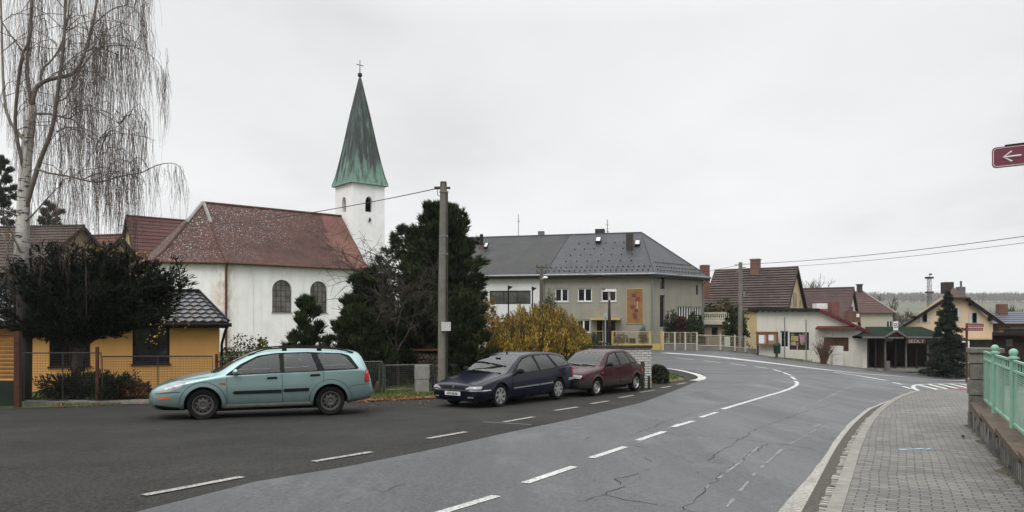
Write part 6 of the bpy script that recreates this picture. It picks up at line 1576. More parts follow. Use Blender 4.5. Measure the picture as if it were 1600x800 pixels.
def conifer(name, label, base, H, prof, n, tuft, mat, cat='tree', group=None, trunk=.14, upward=.5, per=10, crown0=.08, width=.010, lobes=0.25, seed=1):
    """crown of needle tufts on whorled boughs; prof: relative height -> radius"""
    global rnd, ru
    rnd = random.Random(seed); ru = rnd.uniform
    base = V(base); c = thing(name, label, cat, base, 0, group)
    mb = MB(); mb.tube([base - UP * .1, base + UP * H * .5, base + UP * H * .97], [trunk, trunk * .65, .015], 8); mb.build('trunk', M_BARK, c, True)
    f = pchip(prof); mb = MB(); br = MB()
    nb = max(12, n // 26); k = 0
    for i in range(nb):
        t = crown0 + (1 - crown0) * (i + ru(0, 1)) / nb
        a = i * 2.399 + ru(-.4, .4); Rr = f(t) * ru(1 - lobes * 1.3, 1 + lobes * .5)
        d = V((math.cos(a), math.sin(a), upward * (.25 + .9 * t))).normalized()
        st = base + UP * H * (t - .10 * (1 - t))
        en = st + d * Rr
        br.tube([st, st.lerp(en, .6) - UP * .04 * Rr, en], [.022 + .012 * Rr, .014, .005], 4)
        m = int(62 * (.45 + .8 * Rr / max(.1, max(p[1] for p in prof))))
        for _ in range(m):
            s = ru(.12, 1) ** .6; p = st.lerp(en, s) + V((ru(-1, 1), ru(-1, 1), ru(-.7, .8))) * (.08 + .26 * Rr * (1.15 - s))
            od = (d * .8 + rdir() * .7 + UP * upward).normalized(); L_ = tuft * ru(.7, 1.25)
            for _ in range(per): blade(mb, p - od * L_ * .3, od + rdir() * .55, L_ * ru(.7, 1.1), width * 1.6 * ru(.8, 1.4))
    br.build('branches', M_BARK, c); mb.build('crown', mat, c); return c
def bush(name, label, base, rx, ry, H, n, sz, mat, cat='shrub', group=None, twigs=40, blades=False, seed=1, z0=.0, shape=1.0, lump=.25, twm=None):
    global rnd, ru
    rnd = random.Random(seed); ru = rnd.uniform; base = V(base); c = thing(name, label, cat, base, 0, group)
    tw = MB()
    for _ in range(twigs):
        a = ru(0, 6.28); r = ru(.1, .9); e = base + V((math.cos(a) * rx * r, math.sin(a) * ry * r, H * ru(.5, .95) * (1 - .35 * r)))
        tw.tube([base + V((ru(-.15, .15) * rx, ru(-.15, .15) * ry, -.05)), base.lerp(e, .5) + V((ru(-.1, .1), ru(-.1, .1), .08)), e], [.014, .010, .004], 4)
    tw.build('stems', twm or M_TWIG, c)
    mb = MB(); off = V((ru(0, 50), ru(0, 50), 0)); k = 0
    while k < n * 1.5:
        d = rdir(-.25, 1); q = V((d.x, d.y, max(d.z, -.1))); r = ru(.0, 1) ** .35
        l = 1 + lump * 2 * (noise.noise(d * 2.2 + off)) 
        p = base + V((q.x * rx * r * l, q.y * ry * r * l, z0 * H + (1 - z0) * H * (.30 + .66 * q.z * r * l if q.z > -.05 else ru(0, .3)) * shape))
        if p.z < base.z: p.z = base.z + ru(0, .1)
        if noise.noise(p * 2.6 + off) < -.28: continue
        k += 1
        if blades: blade(mb, p, (d + rdir() * .8 + UP * .3), sz * 1.2 * ru(.7, 1.3), sz * .30)
        else: leaf(mb, p, sz * 1.35 * ru(.6, 1.3))
    mb.build('foliage', mat, c); return c
def branch_tree(mb, p, d, ln, r, depth, spread=.6, up=.15, nchild=3, rmin=.004, seg=4, fine=None, curl=.18):
    pts = [p]; rr = [r]; q = p; dd = d.normalized()
    for i in range(seg):
        dd = (dd + rdir() * curl + UP * up * .25).normalized(); q = q + dd * ln / seg; pts.append(q); rr.append(lerp(r, max(rmin, r * .55), (i + 1) / seg))
    mb.tube(pts, rr, 6 if r > .05 else (4 if r > .012 else 3), cap=False)
    if depth <= 0: return
    for i in range(nchild):
        t = ru(.35, 1) if i else 1.0; k = min(seg, max(1, int(t * seg))); 
        nd = (dd + rdir() * spread * 1.1).normalized()
        branch_tree(mb, pts[k], nd, ln * ru(.55, .8), max(rmin, r * ru(.45, .62)), depth - 1, spread, up, nchild, rmin, seg, fine, curl)
def bare_tree(name, label, base, H, depth, group=None, r=.12, spread=.6, nchild=3, seed=3, up=.2, mat=None, cat='tree', trunk_f=.3, rmin=.006, stems=1):
    global rnd, ru
    rnd = random.Random(seed); ru = rnd.uniform; base = V(base); c = thing(name, label, cat, base, 0, group)
    tb, mb = MB(), MB()
    for s in range(stems):
        b = base + (V((ru(-.15, .15), ru(-.15, .15), 0)) if stems > 1 else V((0, 0, 0)))
        d0 = V((ru(-.35, .35), ru(-.35, .35), 1)) if stems > 1 else V((ru(-.08, .08), ru(-.08, .08), 1)); top = b + d0.normalized() * H * trunk_f
        tb.tube([b - UP * .1, b.lerp(top, .5) + V((ru(-.03, .03), 0, 0)), top], [r, r * .82, r * .7], 7, cap=False)
        for i in range(nchild + 1):
            branch_tree(mb, b.lerp(top, ru(.75, 1) if i else 1), (d0.normalized() + rdir(-.1, 1) * spread).normalized(), H * ru(.26, .40), r * ru(.4, .6), depth, spread, up, nchild, rmin)
    tb.build('trunk', mat or M_BARK, c, True); mb.build('crown', mat or M_TWIG, c); return c

# conifers in the garden behind the wire fence
def gb(u, Y, dz=0): x = PX(u, Y); return V((x, Y, tz(x, Y) + dz))
conifer('pine_tree', 'big dark dense pine rising behind the concrete pole', gb(690, 31), 6.9, [(0, 1.5), (.2, 2.1), (.45, 2.05), (.7, 1.75), (.86, 1.3), (.96, .7), (1, .2)], 2900, .30, M_PINE, group='pines in the garden', upward=.75, per=11, width=.022, trunk=.2, seed=2)
conifer('pine_tree', 'middling green pine left of the bare tree before the church', gb(577, 28), 4.1, [(0, 1.3), (.25, 1.55), (.6, 1.3), (.85, .8), (1, .2)], 1500, .26, M_PINE2, group='pines in the garden', upward=.8, per=10, width=.018, seed=3)
conifer('pine_tree', 'young pine with upright candles in front of the church window', gb(478, 27), 3.15, [(0, .85), (.3, 1.0), (.6, .75), (.85, .4), (1, .08)], 620, .26, M_PINE, group='pines in the garden', upward=1.1, per=10, width=.018, seed=4, lobes=.35)
conifer('pine_tree', 'small pine between the concrete pole and the yellow bush', gb(728, 26.5), 3.2, [(0, .95), (.3, 1.15), (.6, .95), (.85, .55), (1, .1)], 800, .26, M_PINE2, group='pines in the garden', upward=.8, per=10, width=.018, seed=5)
conifer('spruce_tree', 'dark green broad spruce filling the garden under the bare tree', gb(638, 33), 6.3, [(0, 1.9), (.3, 2.1), (.7, 1.6), (.9, .9), (1, .3)], 1700, .26, M_PINE2, group='pines in the garden', upward=.4, per=9, width=.018, seed=6)
conifer('spruce_tree', 'blue green spruce standing right of the bus shelter', gb(1481, 43), 4.75, [(0, 1.25), (.12, 1.22), (.35, 1.0), (.6, .72), (.8, .42), (.95, .16), (1, .04)], 1700, .22, M_SPR, upward=-.25, per=9, width=.022, crown0=.03, lobes=.30, seed=7)
conifer('pine_tree', 'low rounded green pine in front of the leafless tree beside the wire fence', gb(560, 27.0), 2.75, [(0, 1.1), (.3, 1.25), (.65, 1.0), (.9, .5), (1, .15)], 1100, .24, M_PINE2, group='pines in the garden', upward=.9, per=10, width=.016, seed=9)
conifer('pine_tree', 'green pine standing left of the concrete pole before the dark spruce', gb(655, 29.6), 4.3, [(0, 1.0), (.3, 1.35), (.65, 1.1), (.88, .6), (1, .15)], 1300, .26, M_PINE, group='pines in the garden', upward=.9, per=10, width=.017, seed=10)
# yew: wide flat crown on a leaning trunk
def yew():
    global rnd, ru
    rnd = random.Random(8); ru = rnd.uniform
    b = gb(120, 22.6); c = thing('yew_tree', 'wide blackish yew with flat bottomed crown over the orange garage', 'tree', b)
    tb = MB(); fork = b + V((.05, 0, 1.5))
    tb.tube([b - UP * .1, b + V((-.05, 0, .5)), fork], [.17, .14, .15], 9); mb = MB(); br = MB()
    tips = [(30, 420, -.3), (30, 480, .4), (62, 400, .3), (70, 470, -.7), (95, 396, -.2), (110, 440, .8), (125, 395, .2), (150, 400, -.4), (150, 460, -.9), (180, 397, .3), (190, 430, .8), (205, 408, -.3), (225, 420, .2), (240, 440, -.4), (262, 432, .1), (252, 470, .3), (235, 490, -.5), (210, 480, .6), (185, 500, -.3), (160, 508, .2), (135, 500, .6), (95, 500, -.3), (65, 500, .3), (45, 505, -.2), (40, 450, .6), (80, 440, .4), (170, 440, .1), (215, 450, -.1), (120, 470, -.5), (270, 447, .0), (245, 462, .1), (55, 430, .2), (22, 455, 0), (20, 495, .1), (45, 512, -.2), (75, 518, .3), (100, 515, -.4), (128, 512, .1), (152, 516, -.2), (180, 512, .4), (208, 500, -.1), (232, 495, .2), (252, 488, 0), (90, 425, -.6), (150, 430, -.5), (60, 455, -.8), (200, 465, -.7), (120, 495, -.8)]
    for u, v, dy in tips:
        e = P(u, v + (9 if v < 425 else 0), 22.6 + dy * 1.3); st = fork + V((0, 0, ru(-.1, .3))); mid = st.lerp(e, .5) + V((0, 0, .15))
        br.tube([st, mid, e], [.06, .035, .012], 5)
        for _ in range(150):
            s = ru(.5, 1.1); p = (mid.lerp(e, (s - .5) * 2) if s > .5 else st.lerp(mid, s * 2)) + V((ru(-1, 1), ru(-1, 1), ru(-.7, .7))) * .36
            od = ((e - st).normalized() * .8 + rdir() * .7 + UP * .25).normalized()
            for k in range(9): blade(mb, p + od * ru(-.1, .15), od + rdir() * .6, ru(.10, .24), .036)
    tb.build('trunk', M_BARK, c, True); br.build('branches', M_BARK, c); mb.build('crown', M_YEW, c)
yew()

# bare fruit tree before the church
bare_tree('bare_tree', 'leafless spreading garden tree with tangled twigs between church and pole', gb(622, 27.6), 4.9, 5, None,  .07, .85, 3, 21, .10, M_TWIG, trunk_f=.30, rmin=.006)
bare_tree('bare_tree', 'leafless small tree reaching its twigs across the white church wall', gb(588, 29), 5.6, 4, None, .10, .95, 3, 24, .0, M_TWIG, trunk_f=.42, rmin=.006)
# golden weeping bush
def weeping(name, label, base, rx, ry, H, n, mat):
    global rnd, ru
    rnd = random.Random(12); ru = rnd.uniform; c = thing(name, label, 'shrub', base)
    mb, lf = MB(), MB()
    for i in range(n):
        a = ru(0, 6.283); r = ru(.05, 1) ** .55; h = H * (1 - .42 * r * r) * ru(.82, 1.04); e = base + V((math.cos(a) * rx * r, math.sin(a) * ry * r, h))
        out = V((math.cos(a), math.sin(a), 0)); top = e; ln = h * ru(.35, .85); pts = [base + V((math.cos(a) * rx * .1, math.sin(a) * ry * .1, .2)), base.lerp(e, .55) + UP * .35, top]
        for k in range(1, 5): pts.append(top + out * (.10 * k) * ru(.4, 1.2) * .6 + V((ru(-.05, .05), ru(-.05, .05), -ln * (k / 4) ** 1.15)))
        mb.tube(pts, [.014, .012, .007, .005, .004, .004, .003], 3, cap=False)
        for k in range(52):
            s = ru(1.4, 6); j = min(5, int(s)); p = pts[j].lerp(pts[j + 1], s - j) + V((ru(-.06, .06), ru(-.06, .06), ru(-.04, .04)))
            blade(lf, p, V((ru(-.4, .4), ru(-.4, .4), -1)), ru(.07, .14), ru(.022, .038))
    mb.build('stems', M_TWIG, c); lf.build('foliage', mat, c)
M_GOLD = foliage('golden_willow_leaves', (.14, .085, .016), (.34, .22, .026), c3=(.46, .34, .06), big=(.32, 1.25), bsc=2.2)
weeping('weeping_bush', 'golden yellow weeping bush behind the navy estate car', gb(842, 28.3), 1.95, 1.35, 3.1, 640, M_GOLD)
bush('garden_bush', 'rusty orange tinged bush between small pine and golden bush', gb(768, 28.8), .75, .7, 3.1, 2600, .085, foliage('rust_leaves', (.11, .060, .020), (.26, .13, .03), c3=(.10, .10, .03)), seed=31)
bush('creeping_juniper', 'low dark green spreading bush right of the golden bush', gb(930, 27.5), 1.35, .9, 1.35, 5200, .13, foliage('juniper_green', (.012, .022, .009), (.040, .060, .022), c3=(.07, .09, .03)), blades=True, seed=32, lump=.45)
bush('clipped_bush', 'round dark clipped bush at the end of the white brick wall', gb(1029, 29.5), .42, .42, .78, 3600, .05, foliage('box_green', (.010, .016, .007), (.030, .040, .015)), seed=33, lump=.06)
bush('tall_thuja', 'slender dark thuja left of the red shrub before the grey house', gb(1049, 55.8), .55, .5, 2.9, 2600, .13, foliage('thuja_green', (.008, .014, .008), (.022, .032, .014)), blades=True, seed=34, lump=.1)
bush('red_shrub', 'dark red leaved shrub between thuja and round green shrub', gb(1064, 55.6), .6, .5, 2.5, 2400, .13, foliage('dark_red_leaves', (.028, .010, .008), (.075, .024, .016)), seed=35)
bush('round_shrub', 'big rounded green shrub under the white framed windows', gb(1085, 55.2), .75, .6, 2.75, 3800, .12, foliage('laurel_green', (.010, .018, .009), (.040, .055, .020)), seed=36, lump=.12)
bush('orange_ball_shrub', 'small ball shrub with orange leaves below the ground floor window', gb(909, 56.5), .48, .45, 1.6, 1500, .10, foliage('orange_leaves', (.20, .10, .02), (.42, .24, .05)), seed=37, lump=.08, z0=.1)
bush('dark_ball_shrub', 'small dark ball shrub beside the porch of the grey house', gb(927, 56.6), .36, .36, 1.25, 900, .09, M_PINE2, seed=38, lump=.08)
bush('cone_shrub', 'tiny dark conical shrub behind the yellow gate', gb(1005, 56.0), .3, .3, 1.65, 900, .10, M_PINE2, blades=True, seed=39)
bush('flower_shrub', 'greyish pink flowering shrub behind the yellow gate', gb(970, 55.8), .7, .4, 1.1, 900, .10, foliage('faded_heather', (.08, .06, .05), (.18, .12, .11)), seed=40)
bush('dark_topped_shrub', 'dark round topped conifer behind the golden bush at the white wing', gb(858, 50), .55, .5, 3.9, 1900, .13, M_PINE2, blades=True, seed=41, z0=.2)
bush('ivy_bank', 'olive ivy covered bank left of the big tiled roof', gb(1122, 66), 2.4, 1.2, 4.2, 5200, .2, foliage('olive_ivy', (.020, .022, .010), (.075, .068, .026), c3=(.11, .08, .03)), seed=42, lump=.3)
bush('dark_hedge', 'tall dark narrow hedge behind the right concrete pole', gb(1150, 60), .9, .6, 3.6, 2400, .16, M_PINE2, seed=43)
bush('low_garden_shrub', 'dark spiky low shrub at the foot of the yew', gb(118, 21.8), .95, .5, .80, 2200, .13, foliage('low_shrub_green', (.008, .012, .006), (.024, .032, .014)), blades=True, seed=44, lump=.4)
bush('low_garden_shrub', 'dark spiky low shrub right of the rusty fence post', gb(178, 21.7), .75, .45, .75, 1700, .13, foliage('low_shrub_green2', (.008, .012, .006), (.026, .034, .015)), blades=True, seed=45, lump=.4)
bush('brown_garden_shrub', 'reddish brown low shrub behind the wire fence beside the green car', gb(212, 21.7), .42, .35, .62, 1300, .07, foliage('dry_brown', (.05, .022, .012), (.12, .055, .028)), seed=46)
bush('pale_garden_shrub', 'pale yellow green low plant by the birch foot', gb(75, 21.7), .35, .3, .36, 700, .08, foliage('pale_green', (.07, .09, .025), (.17, .19, .06)), seed=47)
bush('dry_hedge', 'dry brown twiggy hedge at the foot of the church wall', gb(385, 30), 1.5, .5, 1.75, 1500, .07, foliage('dry_hedge_leaf', (.03, .022, .014), (.085, .05, .028)), twigs=160, seed=48)
bush('yellowing_shrub', 'small yellow green shrub left of the young pine', gb(412, 28.5), .35, .3, 1.75, 700, .09, foliage('yellowing', (.07, .07, .02), (.16, .14, .04)), seed=49, z0=.3)
bush('dry_vine_shrub', 'tangled reddish bare shrub beside the pale cabinet', gb(1287, 45.6), .95, .6, 2.1, 260, .05, foliage('dead_leaf', (.06, .03, .02), (.12, .06, .04)), twigs=150, seed=50, twm=pm('reddish_twig', (.10, .06, .045), .85))

# ------------------------------------------------------------------ birch
def m_birch():
    m, t, b = nt('birch_bark'); vec = coords(t)
    base = mixc(t, tex_noise(t, vec, 3, 5), (.34, .32, .29), (.66, .64, .60))
    v2 = coords(t, scale=(3.4, 3.4, 15)); f = ramp(t, tex_noise(t, v2, 1.0, 5, .6), [(.55, 0), (.60, 1)])
    c = mixc(t, f, base, (.022, .019, .016))
    sp = N(t, 'ShaderNodeSeparateXYZ'); L(t, vec, sp.inputs[0]); ad = N(t, 'ShaderNodeMath', operation='MULTIPLY_ADD'); L(t, tex_noise(t, coords(t), 5, 6, .7), ad.inputs[0]); ad.inputs[1].default_value = 2.2; L(t, sp.outputs['Z'], ad.inputs[2])
    g = ramp(t, N_map(t, ad.outputs[0], 4.4, 5.9), [(0, 1), (1, 0)])
    c = mixc(t, g, c, (.020, .017, .014))
    L(t, c, b.inputs['Base Color']); b.inputs['Roughness'].default_value = .8; return m
def birch():
    global rnd, ru
    rnd = random.Random(77); ru = rnd.uniform
    Y = 22.4; b = gb(34, Y); c = thing('birch_tree', 'tall weeping birch with white bark and few yellow leaves', 'tree', b)
    MBK = m_birch(); MB2 = pm('birch_branch', (.19, .165, .14), .85, .35, 5); MTW = pm('birch_twig', (.085, .067, .058), .8, .2, 4)
    def path(px_, d0=0, d1=0): n = len(px_); return [P(u, v, Y + lerp(d0, d1, i / max(1, n - 1))) for i, (u, v) in enumerate(px_)]
    t = MB(); t.tube([b - UP * .1] + path([(37, 560), (38, 500), (37, 440), (33, 400), (36, 340), (38, 290), (42, 235), (46, 195), (50, 165)]), [.25, .22, .205, .20, .19, .175, .165, .155, .14, .125], 12); t.build('trunk', MBK, c, True)
    limbs = [([(37, 338), (55, 270), (70, 232), (82, 200), (88, 160), (95, 110), (101, 50), (103, -20), (108, -120)], .0, -.9, .09, .035),
        ([(50, 168), (55, 140), (66, 128), (90, 122), (113, 119), (128, 98), (138, 62), (150, 10), (160, -60), (172, -150)], 0, .9, .085, .03),
        ([(40, 285), (32, 245), (22, 205), (24, 160), (32, 110), (36, 82)], 0, -.8, .07, .05), ([(36, 82), (46, 60), (50, 10), (56, -90)], -.8, -1.0, .045, .025), ([(36, 82), (20, 62), (5, 40), (-20, -20)], -.8, -1.2, .03, .02),
        ([(50, 165), (44, 120), (45, 80), (48, 30), (50, -40), (46, -150)], 0, .4, .075, .03),
        ([(43, 225), (25, 205), (8, 180), (4, 120), (3, 40), (0, -60)], 0, .9, .065, .03),
        ([(56, 262), (75, 270), (100, 273), (128, 280), (155, 286), (180, 278), (200, 272), (222, 272), (242, 259), (268, 254), (280, 260), (287, 275)], -.2, -.7, .04, .008),
        ([(120, 117), (132, 98), (145, 80), (170, 72), (210, 71), (238, 86), (256, 106), (262, 140)], .5, .4, .028, .006),
        ([(33, 352), (50, 335), (65, 318), (84, 300), (103, 281)], 0, -.9, .035, .010),
        ([(58, 178), (78, 178), (97, 182), (120, 188), (140, 205), (158, 235)], 0, -1.2, .045, .008),
        ([(88, 206), (100, 200), (115, 198), (138, 202), (155, 215), (165, 240)], -.5, -.2, .025, .006),
        ([(63, 130), (64, 108), (74, 104), (92, 80), (101, 55), (108, 5), (115, -80)], .2, .8, .04, .02),
        ([(90, 158), (105, 155), (110, 140), (122, 125)], -.6, -.2, .03, .03), ([(96, 108), (112, 90), (130, 78), (150, 62), (180, 52), (200, 65), (215, 95)], -.7, -1.2, .022, .006),
        ([(145, 40), (170, 15), (195, 5), (220, 20), (232, 60)], .8, 1.1, .025, .006), ([(140, 60), (128, 20), (120, -40)], .8, 1.4, .03, .015),
        ([(37, 345), (15, 330), (-15, 325)], 0, -.6, .04, .03), ([(36, 400), (22, 375), (8, 340), (-5, 320)], -.1, -.8, .03, .02), ([(40, 405), (60, 395), (70, 402), (82, 415)], -.1, -.6, .02, .01), ([(5, 365), (15, 395), (0, 425)], -.6, -.7, .02, .01),
        ([(105, 280), (135, 262), (150, 225), (175, 205), (200, 185)], -.9, -1.1, .012, .006)]
    allp = []
    for i, (pp, d0, d1, r0, r1) in enumerate(limbs):
        pts = path(pp, d0, d1); n = len(pts)
        pts = [pts[0]] + [p + V((ru(-.03, .03), ru(-.04, .04), ru(-.03, .03))) for p in pts[1:]]
        sp = [V((*q, 0)).to_3d() for q in []]
        m = MB(); q = []
        for k in range(n - 1):
            for s in (0, .5): q.append(pts[k].lerp(pts[k + 1], s))
        q.append(pts[-1]); q = [q[0]] + [(q[j - 1] + q[j] * 2 + q[j + 1]) / 4 for j in range(1, len(q) - 1)] + [q[-1]]
        m.tube(q, [lerp(r0, r1, j / (len(q) - 1)) * .82 for j in range(len(q))], 8 if r0 > .05 else 6)
        m.build('limb', MBK if r0 > .1 else MB2, c, True); allp.append((q, d1))
    tw, lf = MB(), MB()
    def hang(p, ln, sub=3, r=.0075):
        pts = [p]; dr = V((ru(-.25, .25), ru(-.25, .25), 0)); q = p; n = 7
        for k in range(n):
            f = (k + 1) / n; q = q + V((dr.x * ln / n * (1 - f) + ru(-.045, .045), dr.y * ln / n * (1 - f) + ru(-.045, .045), -ln / n)); pts.append(q)
        tw.tube(pts, [lerp(r, r * .55, k / n) for k in range(n + 1)], 3, cap=False)
        for _ in range(sub):
            k = rnd.randint(0, n - 2); s = pts[k].lerp(pts[k + 1], ru(0, 1)); l2 = ln * ru(.2, .5); sd = V((ru(-.3, .3), ru(-.3, .3), 0))
            tw.tube([s, s + sd * .35 * l2 - UP * l2 * .35, s + sd * .5 * l2 - UP * l2 * .7, s + sd * .55 * l2 - UP * l2], [r * .7, r * .6, r * .5, r * .45], 3, cap=False)
        if ru(0, 1) < .5:
            for _ in range(3): leaf(tw, pts[rnd.randint(2, n)] + V((ru(-.03, .03), 0, 0)), .03)
    # twigs that hang from modelled limbs
    for q, d1 in allp:
        for j in range(2, len(q)):
            for _ in range(2):
                if q[j].z > 3.2: hang(q[j].lerp(q[j - 1], ru(0, 1)), ru(.6, 1.9), 3, .0050)
    # arched side branches with curtains of twigs
    src = [q[j] for q, d in allp for j in range(4, len(q)) if q[j].z > 5.2]
    for i in range(150):
        s = rnd.choice(src); a = ru(-.9, 1.0) if ru(0, 1) < .75 else ru(1.5, 4.5); ln = ru(.5, 1.9)
        out = V((math.cos(a), math.sin(a) * .9, 0)); pk = s + out * ln * .55 + UP * ru(.1, .6); en = s + out * ln + UP * ru(-.4, .3)
        if 800 + 1200 * en.x / en.y > 246: continue
        tw.tube([s, s.lerp(pk, .5) + UP * .1, pk, pk.lerp(en, .6) + UP * .03, en], [.012, .010, .009, .008, .006], 4, cap=False)
        for k in range(6): hang(pk.lerp(en, ru(-.3, 1)), ru(.9, 2.8), 3, .0050)
    # the long curtain at the right
    for u0, u1, v0, v1, l0, l1, n in ((150, 205, -140, 60, 2.0, 4.4, 150), (100, 160, -140, 120, 1.6, 3.6, 90), (200, 240, -120, 40, 1.2, 3.2, 46), (120, 215, 120, 230, 1.2, 2.6, 110), (0, 110, -120, 90, 1.0, 2.6, 90), (60, 190, 230, 300, .6, 1.5, 90), (195, 232, 110, 190, .9, 2.1, 30), (252, 268, 108, 130, .8, 2.0, 14), (240, 287, 256, 266, .3, .95, 26), (215, 262, 74, 110, .6, 1.6, 26)):
        for _ in range(int(n * .8)):
            p = P(ru(u0, u1), ru(v0, v1), Y + ru(-1.5, 1.5)); hang(p, ru(l0, l1), 2, .0048)
    tw.build('twigs', MTW, c)
    for u, v, n, s in ((15, 365, 26, 10), (40, 345, 8, 6), (120, 300, 8, 30), (150, 345, 30, 34), (195, 360, 26, 26), (225, 405, 24, 16), (150, 390, 16, 20), (255, 510, 34, 18), (240, 525, 34, 14), (285, 500, 18, 16), (215, 430, 10, 14), (128, 245, 5, 20), (152, 180, 4, 4), (30, 130, 4, 4), (80, 200, 4, 5), (300, 495, 10, 10)):
        for _ in range(int(n * .6)): leaf(lf, P(u + rnd.gauss(0, s * .5), v + rnd.gauss(0, s * .5), Y + ru(-1.3, -.6)), ru(.045, .075))
    lf.build('leaves', foliage('yellow_birch_leaves', (.30, .17, .02), (.55, .36, .05)), c)
birch()

# ------------------------------------------------------------------ far trees, hills, treeline
def hills():
    mb = MB(); nx = 90; ny = 16
    for j in range(ny):
        t = j / (ny - 1); y = lerp(170, 1300, t)
        for i in range(nx):
            x = lerp(-300, 1190, i / (nx - 1)); h = lerp(-3.5, 36, sm(0, 1, t)) + 2.5 * noise.noise(V((x * .006, y * .004, 3))) * t + (3.5 * sm(300, 60, x) * t)
            mb.v.append((x, y, h))
    for j in range(ny - 1):
        for i in range(nx - 1): a = j * nx + i; mb.f.append((a, a + 1, a + nx + 1, a + nx)); mb.m.append(0)
    m, t, b = nt('far_fields'); vec = coords(t, scale=(.3, 1, 1)); c = ramp(t, tex_noise(t, vec, .02, 4, .6), [(.35, (.065, .058, .036)), (.5, (.075, .085, .035)), (.62, (.05, .05, .028)), (.75, (.09, .075, .05))])
    L(t, c, b.inputs['Base Color']); b.inputs['Roughness'].default_value = 1
    o = struct(mb.build('hills', m, smooth=True)); return o
HILL = hills()
hb = BVHTree.FromObject(HILL, bpy.context.evaluated_depsgraph_get())
def hz(x, y):
    h = hb.ray_cast(V((x, y, 200)), V((0, 0, -1)))[0]; return max(h.z if h else -9, tz(x, y) - .03)
def woods(name, label, rects, n, seed, hgt=(5, 9)):
    global rnd, ru
    rnd = random.Random(seed); ru = rnd.uniform; mb = MB()
    for _ in range(n):
        x0, x1, y0, y1 = rnd.choice(rects); x, y = ru(x0, x1), ru(y0, y1); z = hz(x, y); h = ru(*hgt)
        mb.tube([(x, y, z), (x, y, z + h * .6)], [.14, .05], 3, cap=False)
        for k in range(14):
            p = V((x, y, z + h * ru(.15, .7))); blade(mb, p, V((ru(-.8, .8), ru(-.8, .8), ru(.3, 1.2))), h * ru(.3, .5), h * .07)
    return tag(mb.build(name, M_WOOD), kind='stuff', label=label, cat='woodland')
M_WOOD = foliage('bare_wood_grey', (.09, .082, .074), (.17, .155, .14))
woods('far_woodland', 'grey brown leafless wood along the misty hill crest', [(250, 960, 900, 1280)], 4200, 61, (9, 14))
woods('field_thicket', 'grey leafless thicket on the slope behind the peach house', [(105, 150, 185, 260), (150, 260, 230, 360)], 700, 62, (4, 7))
for i, (u, Y, H, lab, sd) in enumerate(((1366, 140, 7.2, 'leafless far tree above the hipped bungalow roof', 71), (1401, 110, 6.0, 'dark leafless far tree with upright trunk right of the bungalow', 72), (1262, 130, 9.2, 'leafless far treetop left above the plum roof', 73), (1284, 135, 8.8, 'leafless far treetop over the middle of the plum roof', 74), (1578, 110, 4.6, 'small leafless tree on the field above the blue grey barn', 75), (1588, 112, 5.0, 'forked leafless tree on the field beside the red chimney', 76))):
    bare_tree('far_tree', lab, (PX(u, Y), Y, hz(PX(u, Y), Y)), H, 4, 'leafless trees on the far fields', .12, .55, 3, sd, .35, M_TWIG, trunk_f=.35, rmin=.02)
for u, Y, H, lab, sd in ((6, 70, 17.0, 'tall dark pine behind the brown roof at the edge of the view', 81), (78, 74, 13.5, 'sparse dark pine behind the birch twigs over the brown roof', 82)):
    conifer('far_pine', lab, (PX(u, Y), Y, -.3), H, [(0, .8), (.45, 1.2), (.6, 2.0), (.85, 1.6), (1, .4)], 900, .55, M_PINE, group='pines behind the farm roofs', upward=.5, per=9, width=.03, crown0=.45, lobes=.4, seed=sd)
# unseen tree belt added behind and right of the viewer to darken reflections
def belt():
    global rnd, ru
    rnd = random.Random(90); ru = rnd.uniform; mb = MB()
    for i in range(78):
        x = -46 + i * 1.55 + ru(-.5, .5); y = -15 + ru(-2, 2) ; h = ru(5.5, 9.5)
        if i >= 64: y = -9 + (i - 64) * 1.7; x = max(12, .667 * y + 5.5) + ru(0, 2)
        mb.tube([(x, y, .3), (x, y, h * .7)], [.2, .06], 5)
        for k in range(110):
            d = rdir(-.8, 1); r = ru(.3, 1); leaf(mb, V((x, y, h * .55)) + V((d.x * 1.6, d.y * 1.6, d.z * h * .46)) * r, ru(.5, .9))
    tag(mb.build('added_tree_belt', M_PINE2), kind='stuff', label='added unseen belt of dark trees that darkens reflections', cat='trees')
belt()

